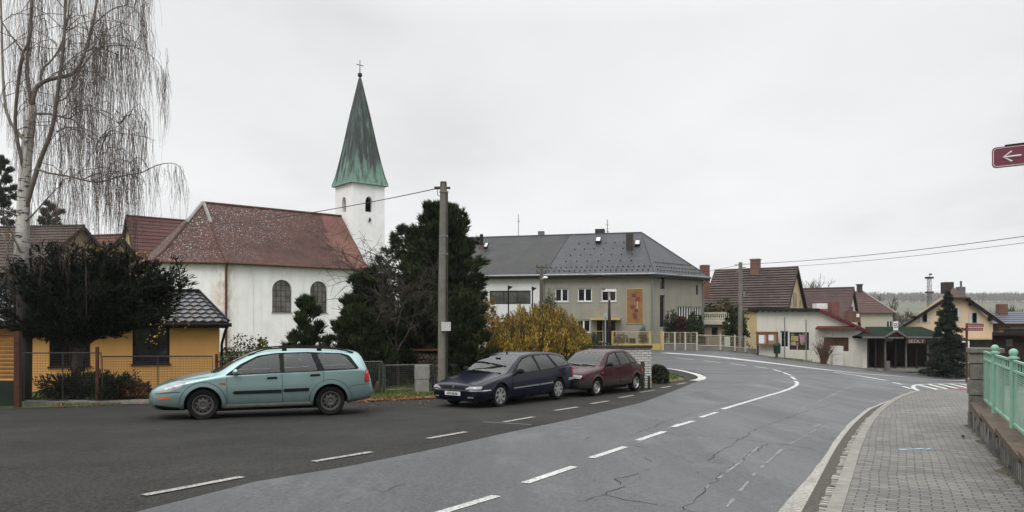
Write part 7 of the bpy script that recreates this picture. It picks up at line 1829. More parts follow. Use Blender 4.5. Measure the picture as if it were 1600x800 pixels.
# ------------------------------------------------------------------ grass tufts and fallen leaves
def scatter_grass():
    global rnd, ru
    rnd = random.Random(91); ru = rnd.uniform; mb = MB()
    zones = [([(560, 624.5), (690, 618.5), (690, 598), (560, 602)], 8500, .10), ([(1003, 598), (1060, 592), (1060, 584), (1010, 582)], 1500, .07), ([(90, 633), (190, 631), (190, 628), (90, 629)], 900, .07), ([(1200, 560), (1345, 572), (1345, 569), (1205, 558)], 1500, .10), ([(1420, 583), (1515, 587), (1515, 578), (1440, 577)], 1200, .12), ([(690, 612), (900, 604), (900, 590), (690, 596)], 1500, .09)]
    for q, n, h in zones:
        c = gl(q)
        for _ in range(n):
            a, b = ru(0, 1), ru(0, 1); p = c[0].lerp(c[1], a).lerp(c[3].lerp(c[2], a), b)
            blade(mb, G(p.x, p.y, -.03), V((ru(-.5, .5), ru(-.5, .5), 1)), h * ru(.5, 1.3), .012 * (1 if p.y < 30 else 2))
    tag(mb.build('grass', foliage('grass_blades', (.032, .058, .012), (.095, .135, .034), c3=(.15, .15, .06))), kind='stuff', label='short green verge grass along the wire fence', cat='grass')
    mb = MB()
    for q, n in (([(540, 629.5), (700, 622.3), (700, 619), (560, 623)], 2000), ([(600, 622), (690, 618), (690, 611), (600, 614)], 160), ([(1000, 601.5), (1068, 595), (1064, 593), (1000, 598.6)], 260), ([(60, 638), (300, 632), (300, 629), (90, 631)], 180), ([(540, 640), (700, 632), (700, 622), (540, 629)], 60)):
        c = gl(q)
        for _ in range(n):
            a, b = ru(0, 1), ru(0, 1) ** 1.4; p = c[0].lerp(c[1], a).lerp(c[3].lerp(c[2], a), b); s = ru(.04, .075); an = ru(0, 6.28); o = G(p.x, p.y, ru(.006, .04))
            x = V((math.cos(an), math.sin(an), ru(-.5, .5))) * s / 2; y = V((-math.sin(an), math.cos(an), ru(-.5, .5))) * s * .35; mb.add([o - x, o + y, o + x, o - y], [(0, 1, 2, 3)])
    tag(mb.build('fallen_leaves', foliage('fallen_leaf_litter', (.06, .024, .010), (.20, .075, .022), c3=(.30, .15, .05))), kind='stuff', label='brown and orange fallen leaves along the verge edge', cat='leaves')
scatter_grass()
mb = MB(); p = gp(1505, 685, .12)
for i in range(4): leaf(mb, G(p.x + ru(-.02, .02), p.y + ru(-.02, .02), .135 + .01 * i), .06)
tag(mb.build('dry_leaf', pm('black_leaf', (.02, .016, .012), .8), org=G(p.x, p.y, .12)), 'single dark curled leaf lying on the grey pavers', 'leaf')
# ------------------------------------------------------------------ fences, walls, poles, signs, wires
M_WIRE = pm('galvanised_wire', (.16, .16, .155), .55, .2, 6, metal=.5)
M_WIRED = pm('dark_wire', (.05, .05, .048), .6, .2, 6, metal=.3)
M_RUSTP = pm('rusty_post', (.060, .028, .018), .75, .3, 8)
def mesh_panel(c, a, b, h, z0=.06, fr=.022, cell=.07, wm=M_WIRE, name='wire_panel', wr=.0022, mid=0):
    a, b = V((*a[:2], 0)), V((*b[:2], 0)); za, zb = tz(a.x, a.y), tz(b.x, b.y); n = int((b - a).length / cell)
    p = lambda t, z: V((lerp(a.x, b.x, t), lerp(a.y, b.y, t), lerp(za, zb, t) + z))
    mb = MB(); mb.tube([p(0, z0), p(0, h), p(1, h), p(1, z0), p(0, z0)], fr, 6)
    for k in range(mid): t = (k + 1) / (mid + 1); mb.tube([p(t, z0), p(t, h)], fr * .7, 5)
    f = mb.build(name, wm, c)
    mb = MB()
    for i in range(1, n): mb.tube([p(i / n, z0), p(i / n, h)], wr, 3, cap=False)
    k = int((h - z0) / cell)
    for i in range(1, k): z = z0 + (h - z0) * i / k; mb.tube([p(0, z), p(1, z)], wr, 3, cap=False)
    mb.build('wire_mesh', wm, f)
# left garden fence
fa = lambda u: gp(u, 627 - (u - 60) * .002)
c = thing('wire_fence', 'wire mesh garden fence with rusty posts before the orange garage', 'fence', G(*gp(200, 628)))
L0 = [gp(38, 630), gp(160, 629), gp(330, 626)]
mesh_panel(c, gp(38, 629.5), gp(158, 629), 1.38, .07, wm=M_WIRED, mid=1, wr=.0035); mesh_panel(c, gp(160, 629), gp(332, 627), 1.28, .07, wm=M_WIRED, mid=1, wr=.0035); mesh_panel(c, gp(346, 627), gp(480, 625), 1.25, .07, wm=M_WIRED, mid=1, wr=.0035)
for u, v, h in ((152, 629.3, 1.55), (338.5, 626.5, 1.34)):
    p = gp(u, v); mb = MB(); mb.box(G(p.x, p.y, h / 2), (.07, .07, h)); 
    if u > 300: mb.box(G(p.x + .07, p.y, 1.12), (.16, .05, .05))
    mb.build('post', M_RUSTP, c)
mb = MB(); a, b = gp(38, 631), gp(235, 629.2); ribbon_pts = resample([a, b], .5)
for p, q in zip(ribbon_pts, ribbon_pts[1:]): mb.pbox(G(*p, -.05), (q - p).to_3d() * .985, V((0, .14, 0)), V((0, 0, .11 + random.uniform(-.01, .02))))
mb.build('kerb_strip', M_KERB, c)
p = gp(28, 636); mb = MB(); mb.box(G(p.x, p.y, .98), (.13, .13, 1.98)); tag(mb.build('gate_post', M_RUSTP, org=G(p.x, p.y)), 'thick rusty brown gate post at the left end of the wire fence', 'post')
c = thing('slat_gate', 'slatted orange brown gate with dark green base left of the rusty post', 'gate', G(p.x - .8, p.y))
mb = MB(); x1 = p.x - .09; 
for i in range(11): mb.box(G(x1 - .9, p.y + .05, .78 + i * .105), (1.8, .03, .085))
mb.build('slats', pm('orange_brown_slats', (.19, .09, .03), .7, .25, 4), c)
mb = MB(); mb.box(G(x1 - .9, p.y, .36), (1.8, .05, .66)); mb.build('base_panel', pm('dark_green_metal', (.012, .022, .014), .6, .2, 4), c); mb = MB(); mb.box(G(x1 - .9, p.y, 1.92), (1.8, .05, .05)); mb.build('top_rail', M_RUSTP, c)
# garden fence behind the cars
c = thing('wire_fence', 'low galvanised wire fence panels between green estate and navy estate', 'fence', G(*gp(640, 612)))
for a, b, h in (((540, 616), (597, 614.5), 1.03), ((602, 614), (675, 611.5), .90), ((679, 611), (780, 607), .86), ((784, 607), (900, 602), .86)): mesh_panel(c, gp(*a), gp(*b), h, .10, .018, .06, M_WIRE, mid=1 if a[0] > 670 else 0, wr=.003)
for u, v in ((593, 614.8), (599.5, 614.5), (677, 611)):
    p = gp(u, v); mb = MB(); mb.box(G(p.x, p.y, .48), (.06, .06, .96)); mb.build('post', M_WIRED, c)
p = gp(590, 615); mb = MB(); ellipsoid(mb, G(p.x, p.y, .15), (.10, .1, .25)); mb.build('post_foot', M_BARK, c)
# electrical cabinet
p = gp(659, 612.5); c = thing('concrete_cabinet', 'grey concrete electrical cabinet standing in the wire fence', 'cabinet', G(p.x, p.y))
mc = pm('cabinet_concrete', (.24, .235, .22), .8, .25, 6, stain=(.12, .11, .10)); mb = MB(); mb.box(G(p.x, p.y, .21), (.44, .32, .42), rz=R(14)); mb.build('base', mc, c); mb = MB(); mb.box(G(p.x, p.y, .66), (.47, .34, .46), rz=R(14)); mb.build('door', mc, c)
# log pile in the garden
c = thing('log_pile', 'low stack of firewood under a rusty sheet in the pine garden', 'wood pile', gb(648, 29)); o = gb(648, 29); mb = MB()
for i in range(9):
    for k in range(13): r = random.uniform(.055, .075); mb.lathe([(r, 0), (r, .5), (0, .501)][::1] + [], 8, o + V((-.95 + k * .145 + (i % 2) * .07, .3, .10 + i * .128)), (0, -1, random.uniform(-.05, .05)))
mb.build('logs', pm('cut_logs', (.085, .065, .05), .9, .4, 14, isl=.4), c); mb = MB(); mb.box(o + V((0, .1, 1.3)), (2.2, .9, .05)); mb.build('cover_sheet', pm('rusty_sheet', (.14, .05, .025), .8, .3, 5), c)

# white brick wall
def brick_wall():
    a, b = V((PX(925, 26.6), 26.6)), V((PX(1018, 27.2), 27.2)); c = thing('brick_wall', 'white painted brick garden wall with mossy top behind the red car', 'wall', G(*b)); m = m_shingle('white_painted_brick', (.42, .41, .38), (.52, .51, .48), (.10, .095, .085), .26, .085, 0)
    mb = MB(); d = (b - a); Nn = V((d.y, -d.x)).normalized(); z0 = tz(b.x, b.y) - .1; zt = PZ(544, 27)
    mb.pbox((a.x, a.y, z0), d.to_3d(), (-Nn * .30).to_3d(), V((0, 0, zt - z0))); mb.build('brickwork', m, c, uv=True)
    mb = MB(); mb.pbox((a.x + Nn.x * .05, a.y + Nn.y * .05, zt), d.to_3d() * 1.01, (-Nn * .42).to_3d(), V((0, 0, .09))); mb.build('coping', pm('mossy_coping', (.040, .036, .026), .9, .4, 6, bmp=.6, bscale=20), c)
    for u in (1004, 1014): p = V((PX(u, 26.6), 26.6)); mb = MB(); mb.tube([G(p.x, p.y, -.05), G(p.x, p.y, .95 if u < 1010 else .45)], .07 if u < 1010 else .05, 8); mb.build('post', pm('mossy_post', (.035, .042, .026), .9, .3, 8), c)
brick_wall()

# fence and yellow gate across the street
def street_fence():
    c = thing('yellow_gate', 'yellow framed double gate before the grey corner house', 'gate', (PX(995, 54), 54, tz(10, 54)))
    Y = 54; x = lambda u: PX(u, Y); 
    for u0, u1 in ((958.5, 1014), (1017, 1032)):
        a, b = V((x(u0), Y)), V((x(u1), Y)); g0 = tz(a.x, Y); mb = MB(); mb.box(((a.x + b.x) / 2, Y, g0 + .20), (b.x - a.x, .04, .40)); mb.build('lower_panel', M_OCHRE, c)
        mesh_panel(c, a, b, 1.27, .42, .024, .10, pm('faded_yellow', (.45, .36, .19), .6, .2, 5), mid=2 if u1 - u0 > 30 else 0, wr=.0045)
    for u in (957, 1015.5, 1034): mb = MB(); mb.box((x(u), Y, tz(x(u), Y) + .66), (.13, .13, 1.34)); mb.build('post', M_OCHRE, c)
    cream = pm('cream_fence_paint', (.42, .39, .31), .6, .2, 5); conc = pm('rough_concrete_base', (.15, .145, .13), .9, .3, 3, bmp=.4, bscale=15)
    c = thing('street_fence', 'cream wire panel fence on a low concrete wall across the street', 'fence', (PX(1110, 53), 53, tz(13, 53)))
    A, B = V((PX(1036, 54), 54)), V((PX(1183, 51.6), 51.6)); d = B - A; segs = [0, .13, .245, .37, .62, .77, .88, 1]
    mb = MB(); n = 24
    for i in range(n):
        p, q = A + d * i / n, A + d * (i + 1) / n; hh = .46 if i < 9 else .34; mb.pbox(G(*p, -.1), (q - p).to_3d() * 1.0, V((0, .2, 0)), V((0, 0, hh + .1)))
    mb.build('base_wall', conc, c)
    for s, e in zip(segs, segs[1:]):
        h = 1.24 if s < .36 else 1.06; z0 = .47 if s < .36 else .36; mesh_panel(c, A + d * (s + .003), A + d * (e - .003), h, z0, .026, .11, cream, mid=1, wr=.0045)
    for s in segs: p = A + d * s; mb = MB(); mb.box(G(p.x, p.y - .01, .62), (.10, .10, 1.26 if s < .4 else 1.1)); mb.build('post', cream, c)
    c = thing('garden_fence', 'thin grey wire fence left of the yellow gate', 'fence', (PX(930, 54), 54, -.1)); mesh_panel(c, V((PX(880, 54), 54)), V((PX(955, 54), 54)), 1.3, .1, .02, .12, M_WIRE, mid=3, wr=.004)
    mb = MB(); p = V((PX(1136, 54.6), 54.6)); mb.box(G(p.x, p.y, .55), (.36, .25, .9)); tag(mb.build('meter_box', M_WHTRIM, org=G(p.x, p.y)), 'small pale meter box behind the cream wire fence', 'box')
street_fence()

# ------------------------------------------------------------------ stone wall, pillar and green railing on the right
def m_stones():
    m, t, b = nt('split_granite'); vec = coords(t, scale=(5.2, 5.2, 2.1))
    nz = N(t, 'ShaderNodeTexNoise'); nz.inputs['Scale'].default_value = 2.2; L(t, vec, nz.inputs['Vector']); vm = N(t, 'ShaderNodeVectorMath', operation='MULTIPLY_ADD'); L(t, nz.outputs['Color'], vm.inputs[0]); vm.inputs[1].default_value = (.35, .35, .35); L(t, vec, vm.inputs[2])
    vo = N(t, 'ShaderNodeTexVoronoi', feature='DISTANCE_TO_EDGE'); vo.inputs['Scale'].default_value = 1; L(t, vm.outputs[0], vo.inputs['Vector']); v2 = N(t, 'ShaderNodeTexVoronoi'); v2.inputs['Scale'].default_value = 1; L(t, vm.outputs[0], v2.inputs['Vector'])
    c = mixc(t, ramp(t, v2.outputs['Color'], [(.1, 0), (.9, 1)]), (.060, .056, .05), (.23, .22, .20)); c = mixc(t, 1.0, c, ramp(t, tex_noise(t, coords(t), 14, 6, .7), [(.3, .6), (.7, 1.3)]), 'MULTIPLY')
    e = ramp(t, vo.outputs['Distance'], [(.03, 0), (.10, 1)]); c = mixc(t, e, (.022, .020, .017), c); L(t, c, b.inputs['Base Color']); b.inputs['Roughness'].default_value = .85; bump(t, b, e, .9, .03); return m
M_STONE = m_stones(); M_COPE = pm('brownish_coping', (.115, .088, .068), .85, .35, 5, bmp=.3, bscale=25, stain=(.05, .042, .034), stain_amt=.6)
M_GRN = pm('pale_green_paint', (.235, .405, .310), .5, .1, 5, stain=(.14, .24, .18), stain_amt=.4)
def right_wall():
    D = V((5.79 - 8.57, 8.7 - 14.3)).normalized(); Nn = V((D.y, -D.x)); S = V((8.57, 14.3)); 
    if Nn.x > 0: Nn = -Nn      # towards the pavement
    c = thing('stone_wall', 'low split stone wall with brown coping beside the paved sidewalk', 'wall', G(S.x, S.y, .1))
    segs = [0, 1.83, 3.92, 6.15, 8.4, 10.6, 13.0, 16.0]; q = lambda s, n: S + D * s + Nn * n
    for i, (a, b) in enumerate(zip(segs, segs[1:])):
        zt = .275 + .004 * i; mb = MB(); z0 = min(tz(*q(a, 0)), tz(*q(b, 0))) - .1
        mb.pbox((*q(a, 0), z0), (D * (b - a - .015)).to_3d(), (-Nn * .36).to_3d(), V((0, 0, zt - .07 - z0))); mb.build('stone_face', M_STONE, c)
        mb = MB(); p0, p1 = q(a + .004, .035), q(b - .006, .035); za, zb = zt + .03, zt - .03; n3 = (-Nn * .46).to_3d()
        lo, hi = V((*p0, za)), V((*p1, zb)); mb.prism([lo, hi, hi - UP * .075, lo - UP * .075], n3); mb.build('coping', M_COPE, c)
    # stone pillar at the far end
    pc = S - D * .42 - Nn * .24; pl = thing('stone_pillar', 'rough stone block pillar where the green railing ends', 'pillar', G(pc.x, pc.y)); ang = math.atan2(D.y, D.x); z = tz(pc.x, pc.y); mr = pm('rough_stone_block', (.14, .13, .115), .9, .35, 7, bmp=.9, bscale=12, isl=.2)
    mb = MB(); rows = [.36, .33, .30, .30, .22]; zz = z + .02
    for i, h in enumerate(rows):
        for s in ((-.125, .125) if i % 2 else (0,)):
            w = .25 if i % 2 else .5; cpt = pc + V((math.cos(ang), math.sin(ang))) * s; mb.box((cpt.x + random.uniform(-.012, .012), cpt.y, zz + h / 2), (w - .02, .52 + random.uniform(-.02, .02), h - .022), 0, ang + random.uniform(-.02, .02))
        zz += h
    mb.box((pc.x, pc.y, (z + zz) / 2 - .03), (.44, .44, zz - z - .1), 0, ang); mb.build('blocks', mr, pl); mb = MB(); mb.box((pc.x, pc.y, zz + .03), (.58, .58, .08), 0, ang); mb.build('cap', mr, pl)
    # railing
    r = thing('green_railing', 'pale green metal railing with ball topped posts on the stone wall', 'railing', (*(S - Nn * .2), .3)); R0 = S - Nn * .20; ps = [-.10, 1.58, 3.78, 5.95, 8.1, 10.3, 12.5]; qq = lambda s, z_: V((*(R0 + D * s), z_))
    for i, s in enumerate(ps):
        if i: 
            mb = MB(); p = qq(s, 0); mb.lathe([(.048, .27), (.048, 1.27), (.075, 1.275), (.075, 1.30), (.05, 1.305), (.042, 1.32), (.060, 1.355), (.056, 1.39), (.032, 1.415), (0, 1.425)], 16, p); mb.build('post', M_GRN, r, True, sharp=40)
        if i + 1 < len(ps):
            a, b = s + .05, ps[i + 1] - .05; mb = MB(); z0, z1 = .345, 1.235
            for z_, h in ((z0, .035), (z1 - .14, .03), (z1, .03)): mb.pbox(qq(a, z_) - (Nn * .018).to_3d(), (D * (b - a)).to_3d(), (Nn * .036).to_3d(), UP * h)
            for t in (a, (a + b) / 2, b - .03): mb.pbox(qq(t, z0) - (Nn * .016).to_3d(), (D * .03).to_3d(), (Nn * .032).to_3d(), UP * (z1 - z0))
            for k in range(9): t = lerp(a, b, (k + .5) / 9); mb.pbox(qq(t, z1 - .14) - (Nn * .008).to_3d(), (D * .016).to_3d(), (Nn * .016).to_3d(), UP * .14)
            f = mb.build('panel_frame', M_GRN, r); mb = MB(); n = 24
            for k in range(n):
                z_ = z0 + .05 + (z1 - .20 - z0) * k / n; mb.pbox(qq(a + .03, z_) - (Nn * .002).to_3d(), (D * (b - a - .06)).to_3d(), (Nn * .004).to_3d(), UP * .017)
            for k in range(1, 5): t = lerp(a, b, k / 5); mb.pbox(qq(t, z0 + .03) - (Nn * .012).to_3d(), (D * .008).to_3d(), (Nn * .004).to_3d(), UP * (z1 - .18 - z0))
            mb.build('slat_grid', M_GRN, f)
right_wall()

# ------------------------------------------------------------------ poles
M_CPOLE = pm('concrete_pole', (.155, .145, .125), .85, .2, 4, bmp=.3, bscale=20, stain=(.08, .075, .062))
def pole_left():
    b = gb(690, 25); x = b.x; c = thing('utility_pole', 'tall round concrete utility pole with metal bands in front of the big pine', 'utility pole', b); zt = PZ(287, 25)
    mb = MB(); mb.tube([b - UP * .2, (x + .02, 25, 3), (PX(693, 25), 25, zt)], [.135, .125, .11], 16); mb.build('shaft', M_CPOLE, c, True, sharp=60)
    mb = MB(); tx = PX(693, 25); 
    for v in (369, 397, 300): zz = PZ(v, 25); xx = lerp(x, tx, (zz - b.z) / (zt - b.z)); mb.lathe([(.134, -.015), (.134, .015)], 16, (xx, 25, zz)); mb.box((xx + .14, 24.95, zz), (.05, .05, .05))
    mb.build('band', M_ZINC, c)
    mb = MB(); mb.box((tx, 25, zt - .02), (.19, .19, .16)); mb.pbox((tx - .22, 24.95, zt - .17), (.44, 0, 0), (0, .1, 0), (0, 0, .06)); mb.tube([(tx - .3, 25, zt - .14), (tx - .1, 25, zt - .14)], .05, 7); mb.tube([(tx - .2, 24.9, zt - .16), (tx - .17, 24.88, zt - .4), (tx - .1, 24.88, zt - .42)], .012, 5); mb.tube([(tx + .13, 24.95, zt - .25), (tx + .12, 24.95, b.z + .2)], .022, 5); mb.build('crossarm', M_WIRED, c)
    mb = MB(); mb.box(P(697, 510, 24.82), (.30, .10, .29)); bx = mb.build('junction_box', pm('pale_box', (.46, .46, .45), .6, .1, 8), c)
pole_left()
def pole_right():
    b = gb(1157, 52.6); c = thing('utility_pole', 'slim grey concrete utility pole before the red brown tiled roof', 'utility pole', b); zt = PZ(410, 52.6); mb = MB(); mb.tube([b, (b.x, b.y, zt)], [.17, .13], 12); mb.build('shaft', M_CPOLE, c, True, sharp=60)
    mb = MB(); 
    for v, d in ((414, -.25), (418, .2), (424, -.15)): mb = MB(); mb.box((b.x + d, b.y, PZ(v, 52.6)), (.3, .06, .06)); mb.build('bracket', M_ZINC, c)
    mb = MB(); mb.box((b.x + .2, b.y - .1, PZ(460, 52.6)), (.12, .15, .3)); mb.build('switch_box', M_ZINC, c)
    b = gb(846, 51.5); c = thing('utility_pole', 'dark wooden pole with crossarms at the joint of white and grey walls', 'utility pole', b); zt = PZ(415, 51.5); mb = MB(); mb.tube([b, (b.x, b.y, zt)], [.15, .12], 9); mb.build('shaft', pm('dark_pole_wood', (.06, .055, .045), .85, .3, 5), c, True)
    mb = MB(); 
    for v in (418, 427): mb.box((b.x, b.y, PZ(v, 51.5)), (.75, .08, .07)); 
    for v, d in ((416.5, -.3), (416.5, .3), (425.5, -.3), (425.5, .3)): mb.lathe([(.03, 0), (.05, .06), (.03, .14)], 7, (b.x + d, b.y, PZ(v, 51.5)))
    mb.build('crossarm', M_WIRED, c)
    mb = MB(); mb.tube([(b.x, b.y - .1, PZ(437, 51.5)), (b.x + .18, b.y - .3, PZ(433, 51.5))], .03, 6); ellipsoid(mb, (b.x + .24, b.y - .4, PZ(434.5, 51.5)), (.18, .22, .10)); mb.build('lamp_head', M_WFRAME, c, True)
pole_right()
def lamps():
    b = gb(952, 53); c = thing('street_lamp', 'dark brown street lamp with flat white head by the yellow gate', 'street lamp', b); zt = PZ(455, 53); mb = MB(); mb.tube([b, (b.x, b.y, PZ(500, 53)), (b.x, b.y, zt)], [.13, .11, .06], 9); mb.build('pole', pm('brown_lamp_pole', (.030, .016, .012), .5, .2, 5), c, True)
    mb = MB(); mb.box((b.x - .02, b.y - .3, zt), (.9, .45, .09)); mb.build('lamp_head', M_WFRAME, c)
    mb = MB(); mb.box((b.x, b.y - .1, PZ(462, 53)), (.10, .10, .6)); mb.build('pole_tip', M_WFRAME, c)
    b = gb(946, 53); c = thing('sign_post', 'thin blue grey sign post with a small plate beside the brown lamp', 'sign post', b); mb = MB(); mb.tube([b, (b.x, b.y, PZ(489, 53))], .05, 7); mb.build('post', pm('blue_grey_post', (.24, .28, .31), .5, .1, 5), c); mb = MB(); mb.prism([P(943.3, 489, 52.9), P(948.8, 489, 52.9), P(948, 496, 52.9), P(944, 496, 52.9)], (0, .03, 0)); mb.build('plate', pm('blue_grey_plate', (.28, .33, .37), .5, .1, 5), c)
    for u, v, lab in ((794.5, 446, 'thin black garden lamp before the left part of the wide window'), (832, 448, 'thin black garden lamp before the right end of the white wing')):
        b = gb(u, 48); c = thing('garden_lamp', lab, 'lamp', b, 0, 'black lamps before the white wing'); zt = PZ(v, 48); mb = MB(); mb.tube([b, (b.x, b.y, zt)], .045, 6); mb.build('pole', M_BLK, c); mb = MB(); mb.prism([(b.x - .05, b.y, zt), (b.x + .28, b.y, zt - .08), (b.x + .05, b.y, zt - .25), (b.x - .05, b.y, zt - .22)], (0, .14, 0)); mb.build('lamp_head', M_BLK, c)
lamps()
def signs():
    M_MAR = pm('maroon_sign', (.16, .045, .066), .45, .06, 5); M_MARW = pm('sign_white', (.62, .60, .60), .5, .06, 9)
    b = gb(1510.5, 38); c = thing('direction_sign', 'brown post with three maroon street direction plates beside the spruce', 'sign', b); mb = MB(); mb.tube([b, (b.x, b.y, PZ(505, 38))], .055, 8); mb.build('post', M_RUSTP, c)
    for u0, u1, v0, v1, dy in ((1509, 1537, 505.8, 510.6, -.08), (1510, 1536, 512, 516.8, -.10), (1503.5, 1510, 512.6, 516.8, .08)):
        Y = 38 + dy; mb = MB(); mb.pbox((PX(u0, Y), Y, PZ(v1, Y)), (PX(u1, Y) - PX(u0, Y), 0, 0), (0, .03, 0), (0, 0, PZ(v0, Y) - PZ(v1, Y))); f = mb.build('plate', M_MAR, c); mb = MB(); xx = PX(u0, Y) + .1
        while xx < PX(u1, Y) - .12: w = random.uniform(.05, .16); mb.pbox((xx, Y - .004, PZ(v1, Y) + .055), (w, 0, 0), (0, .003, 0), (0, 0, .045)); xx += w + .03
        mb.build('lettering', pm('faint_lettering', (.34, .22, .24), .6, .1, 9), f)
    b = gb(1513.2, 39.5); c = thing('crossing_post', 'white painted post with short arm standing at the pedestrian crossing', 'post', b); mb = MB(); mb.tube([b, (b.x, b.y, PZ(533, 39.5))], .05, 8); mb.box((b.x - .14, b.y, PZ(534, 39.5)), (.34, .07, .07)); mb.build('shaft', M_WFRAME, c); mb = MB(); ellipsoid(mb, (b.x, b.y - .02, PZ(562, 39.5)), (.13, .12, .13)); mb.build('clamp', M_WFRAME, c)
    # maroon arrow plate above the near sidewalk
    p0 = V((PX(1550, 7), 7, 0)); d = V((.79, -.62, 0)).normalized(); zc = PZ(247.5, 7); c = thing('street_sign', 'maroon arrow street sign on a tall post beside the green railing', 'sign', G(*(p0 + d * 1.12)[:2], .12)); nn = V((d.y, -d.x, 0)); nn = nn if nn.y < 0 else -nn
    def rr(w, h, o, r): return [p0 + d * (w / 2 + q.x) + UP * (zc + q.y) + nn * o for q in rpoly([(-w / 2 + 0, -h / 2), (w / 2, -h / 2), (w / 2, h / 2), (-w / 2, h / 2)], r, 5)]
    mb = MB(); mb.prism(rr(1.05, .188, 0, .04), nn * .012); pl = mb.build('plate', M_MAR, c); q = lambda x, z, o: p0 + d * x + UP * (zc + z) + nn * o
    bord = rpoly([(.012, -.082), (1.038, -.082), (1.038, .082), (.012, .082)], .035, 5); mb = MB(); mb.tube([q(b_.x, b_.y, .0125) for b_ in bord] + [q(bord[0].x, bord[0].y, .0125)], .0036, 4); mb.build('border', M_MARW, pl)
    mb = MB(); mb.tube([q(.095, -.004, .014), q(.225, -.004, .014)], .009, 4); mb.tube([q(.155, .042, .014), q(.09, -.004, .014), q(.155, -.05, .014)], .009, 4); mb.build('arrow', M_MARW, pl)
    text_mesh('lettering', 'K', .115, M_MARW, pl, frame_m(q(.385, .006, .014), d, UP), .001, 'LEFT')
    mb = MB(); mb.pbox(q(.10, .094, -.02), d * 1.0, nn * .03, UP * .014); mb.build('top_rail', M_BLK, c); mb = MB(); bb = p0 + d * 1.12 - nn * .06; mb.tube([G(bb.x, bb.y, .1), (bb.x, bb.y, zc + .3)], .035, 10); mb.build('post', M_ZINC, c)
signs()
# wires
def wire(label, a, b, sag, r=.012, n=18):
    a, b = V(a), V(b); mb = MB(); mb.tube([a.lerp(b, i / n) - UP * sag * 4 * (i / n) * (1 - i / n) for i in range(n + 1)], r, 5); tag(mb.build('power_cable', M_WIRED, org=a), label, 'cable', 'overhead cables')
wire('overhead cable running from the tall concrete pole past the church tower', P(690.5, 293, 25), P(185, 352, 52), .55, .016)
wire('upper overhead cable leaving the slim pole towards the sidewalk', P(1157, 413, 52.6), P(1720, 352, 30), .25, .016)
wire('lower overhead cable leaving the slim pole towards the sidewalk', P(1157, 420, 52.6), P(1720, 363, 30), .25, .011)
wire('overhead cable between slim pole and dark wooden pole', P(1157, 413.5, 52.6), P(849, 417, 51.5), .75, .013)
wire('short service cable from the slim pole to the tiled house', P(1157, 424, 52.6), P(1106, 446, 66), .15, .012)
# lattice mast far away
def mast():
    Y = 120; x0 = PX(1452, Y); z0, z1 = hz(x0, Y), PZ(434, Y); c = thing('lattice_mast', 'thin steel lattice mast rising behind the dark spruce', 'mast', (x0, Y, z0)); mb = MB(); w = .24
    for sx, sy in ((-1, -1), (1, -1), (1, 1), (-1, 1)): mb.tube([(x0 + sx * w, Y + sy * w, z0), (x0 + sx * w * .8, Y + sy * w * .8, z1)], .045, 4)
    k = 12
    for i in range(k):
        za, zb = lerp(z0, z1, i / k), lerp(z0, z1, (i + 1) / k); s = 1 if i % 2 else -1; mb.tube([(x0 - s * w, Y - w, za), (x0 + s * w, Y - w, zb)], .025, 4); mb.tube([(x0 - w, Y + s * w, za), (x0 - w, Y - s * w, zb)], .025, 4)
    for v in (457, 434): mb.box((x0, Y, PZ(v, Y)), (1.0, .8, .3))
    mb.build('lattice', M_WIRED, c); mb = MB(); mb.tube([(x0, Y, z1), (x0 + .15, Y, PZ(428, Y))], .06, 5); mb.box((x0 + .2, Y, PZ(428.5, Y)), (.45, .2, .2)); mb.build('antenna', M_WIRED, c)
mast()
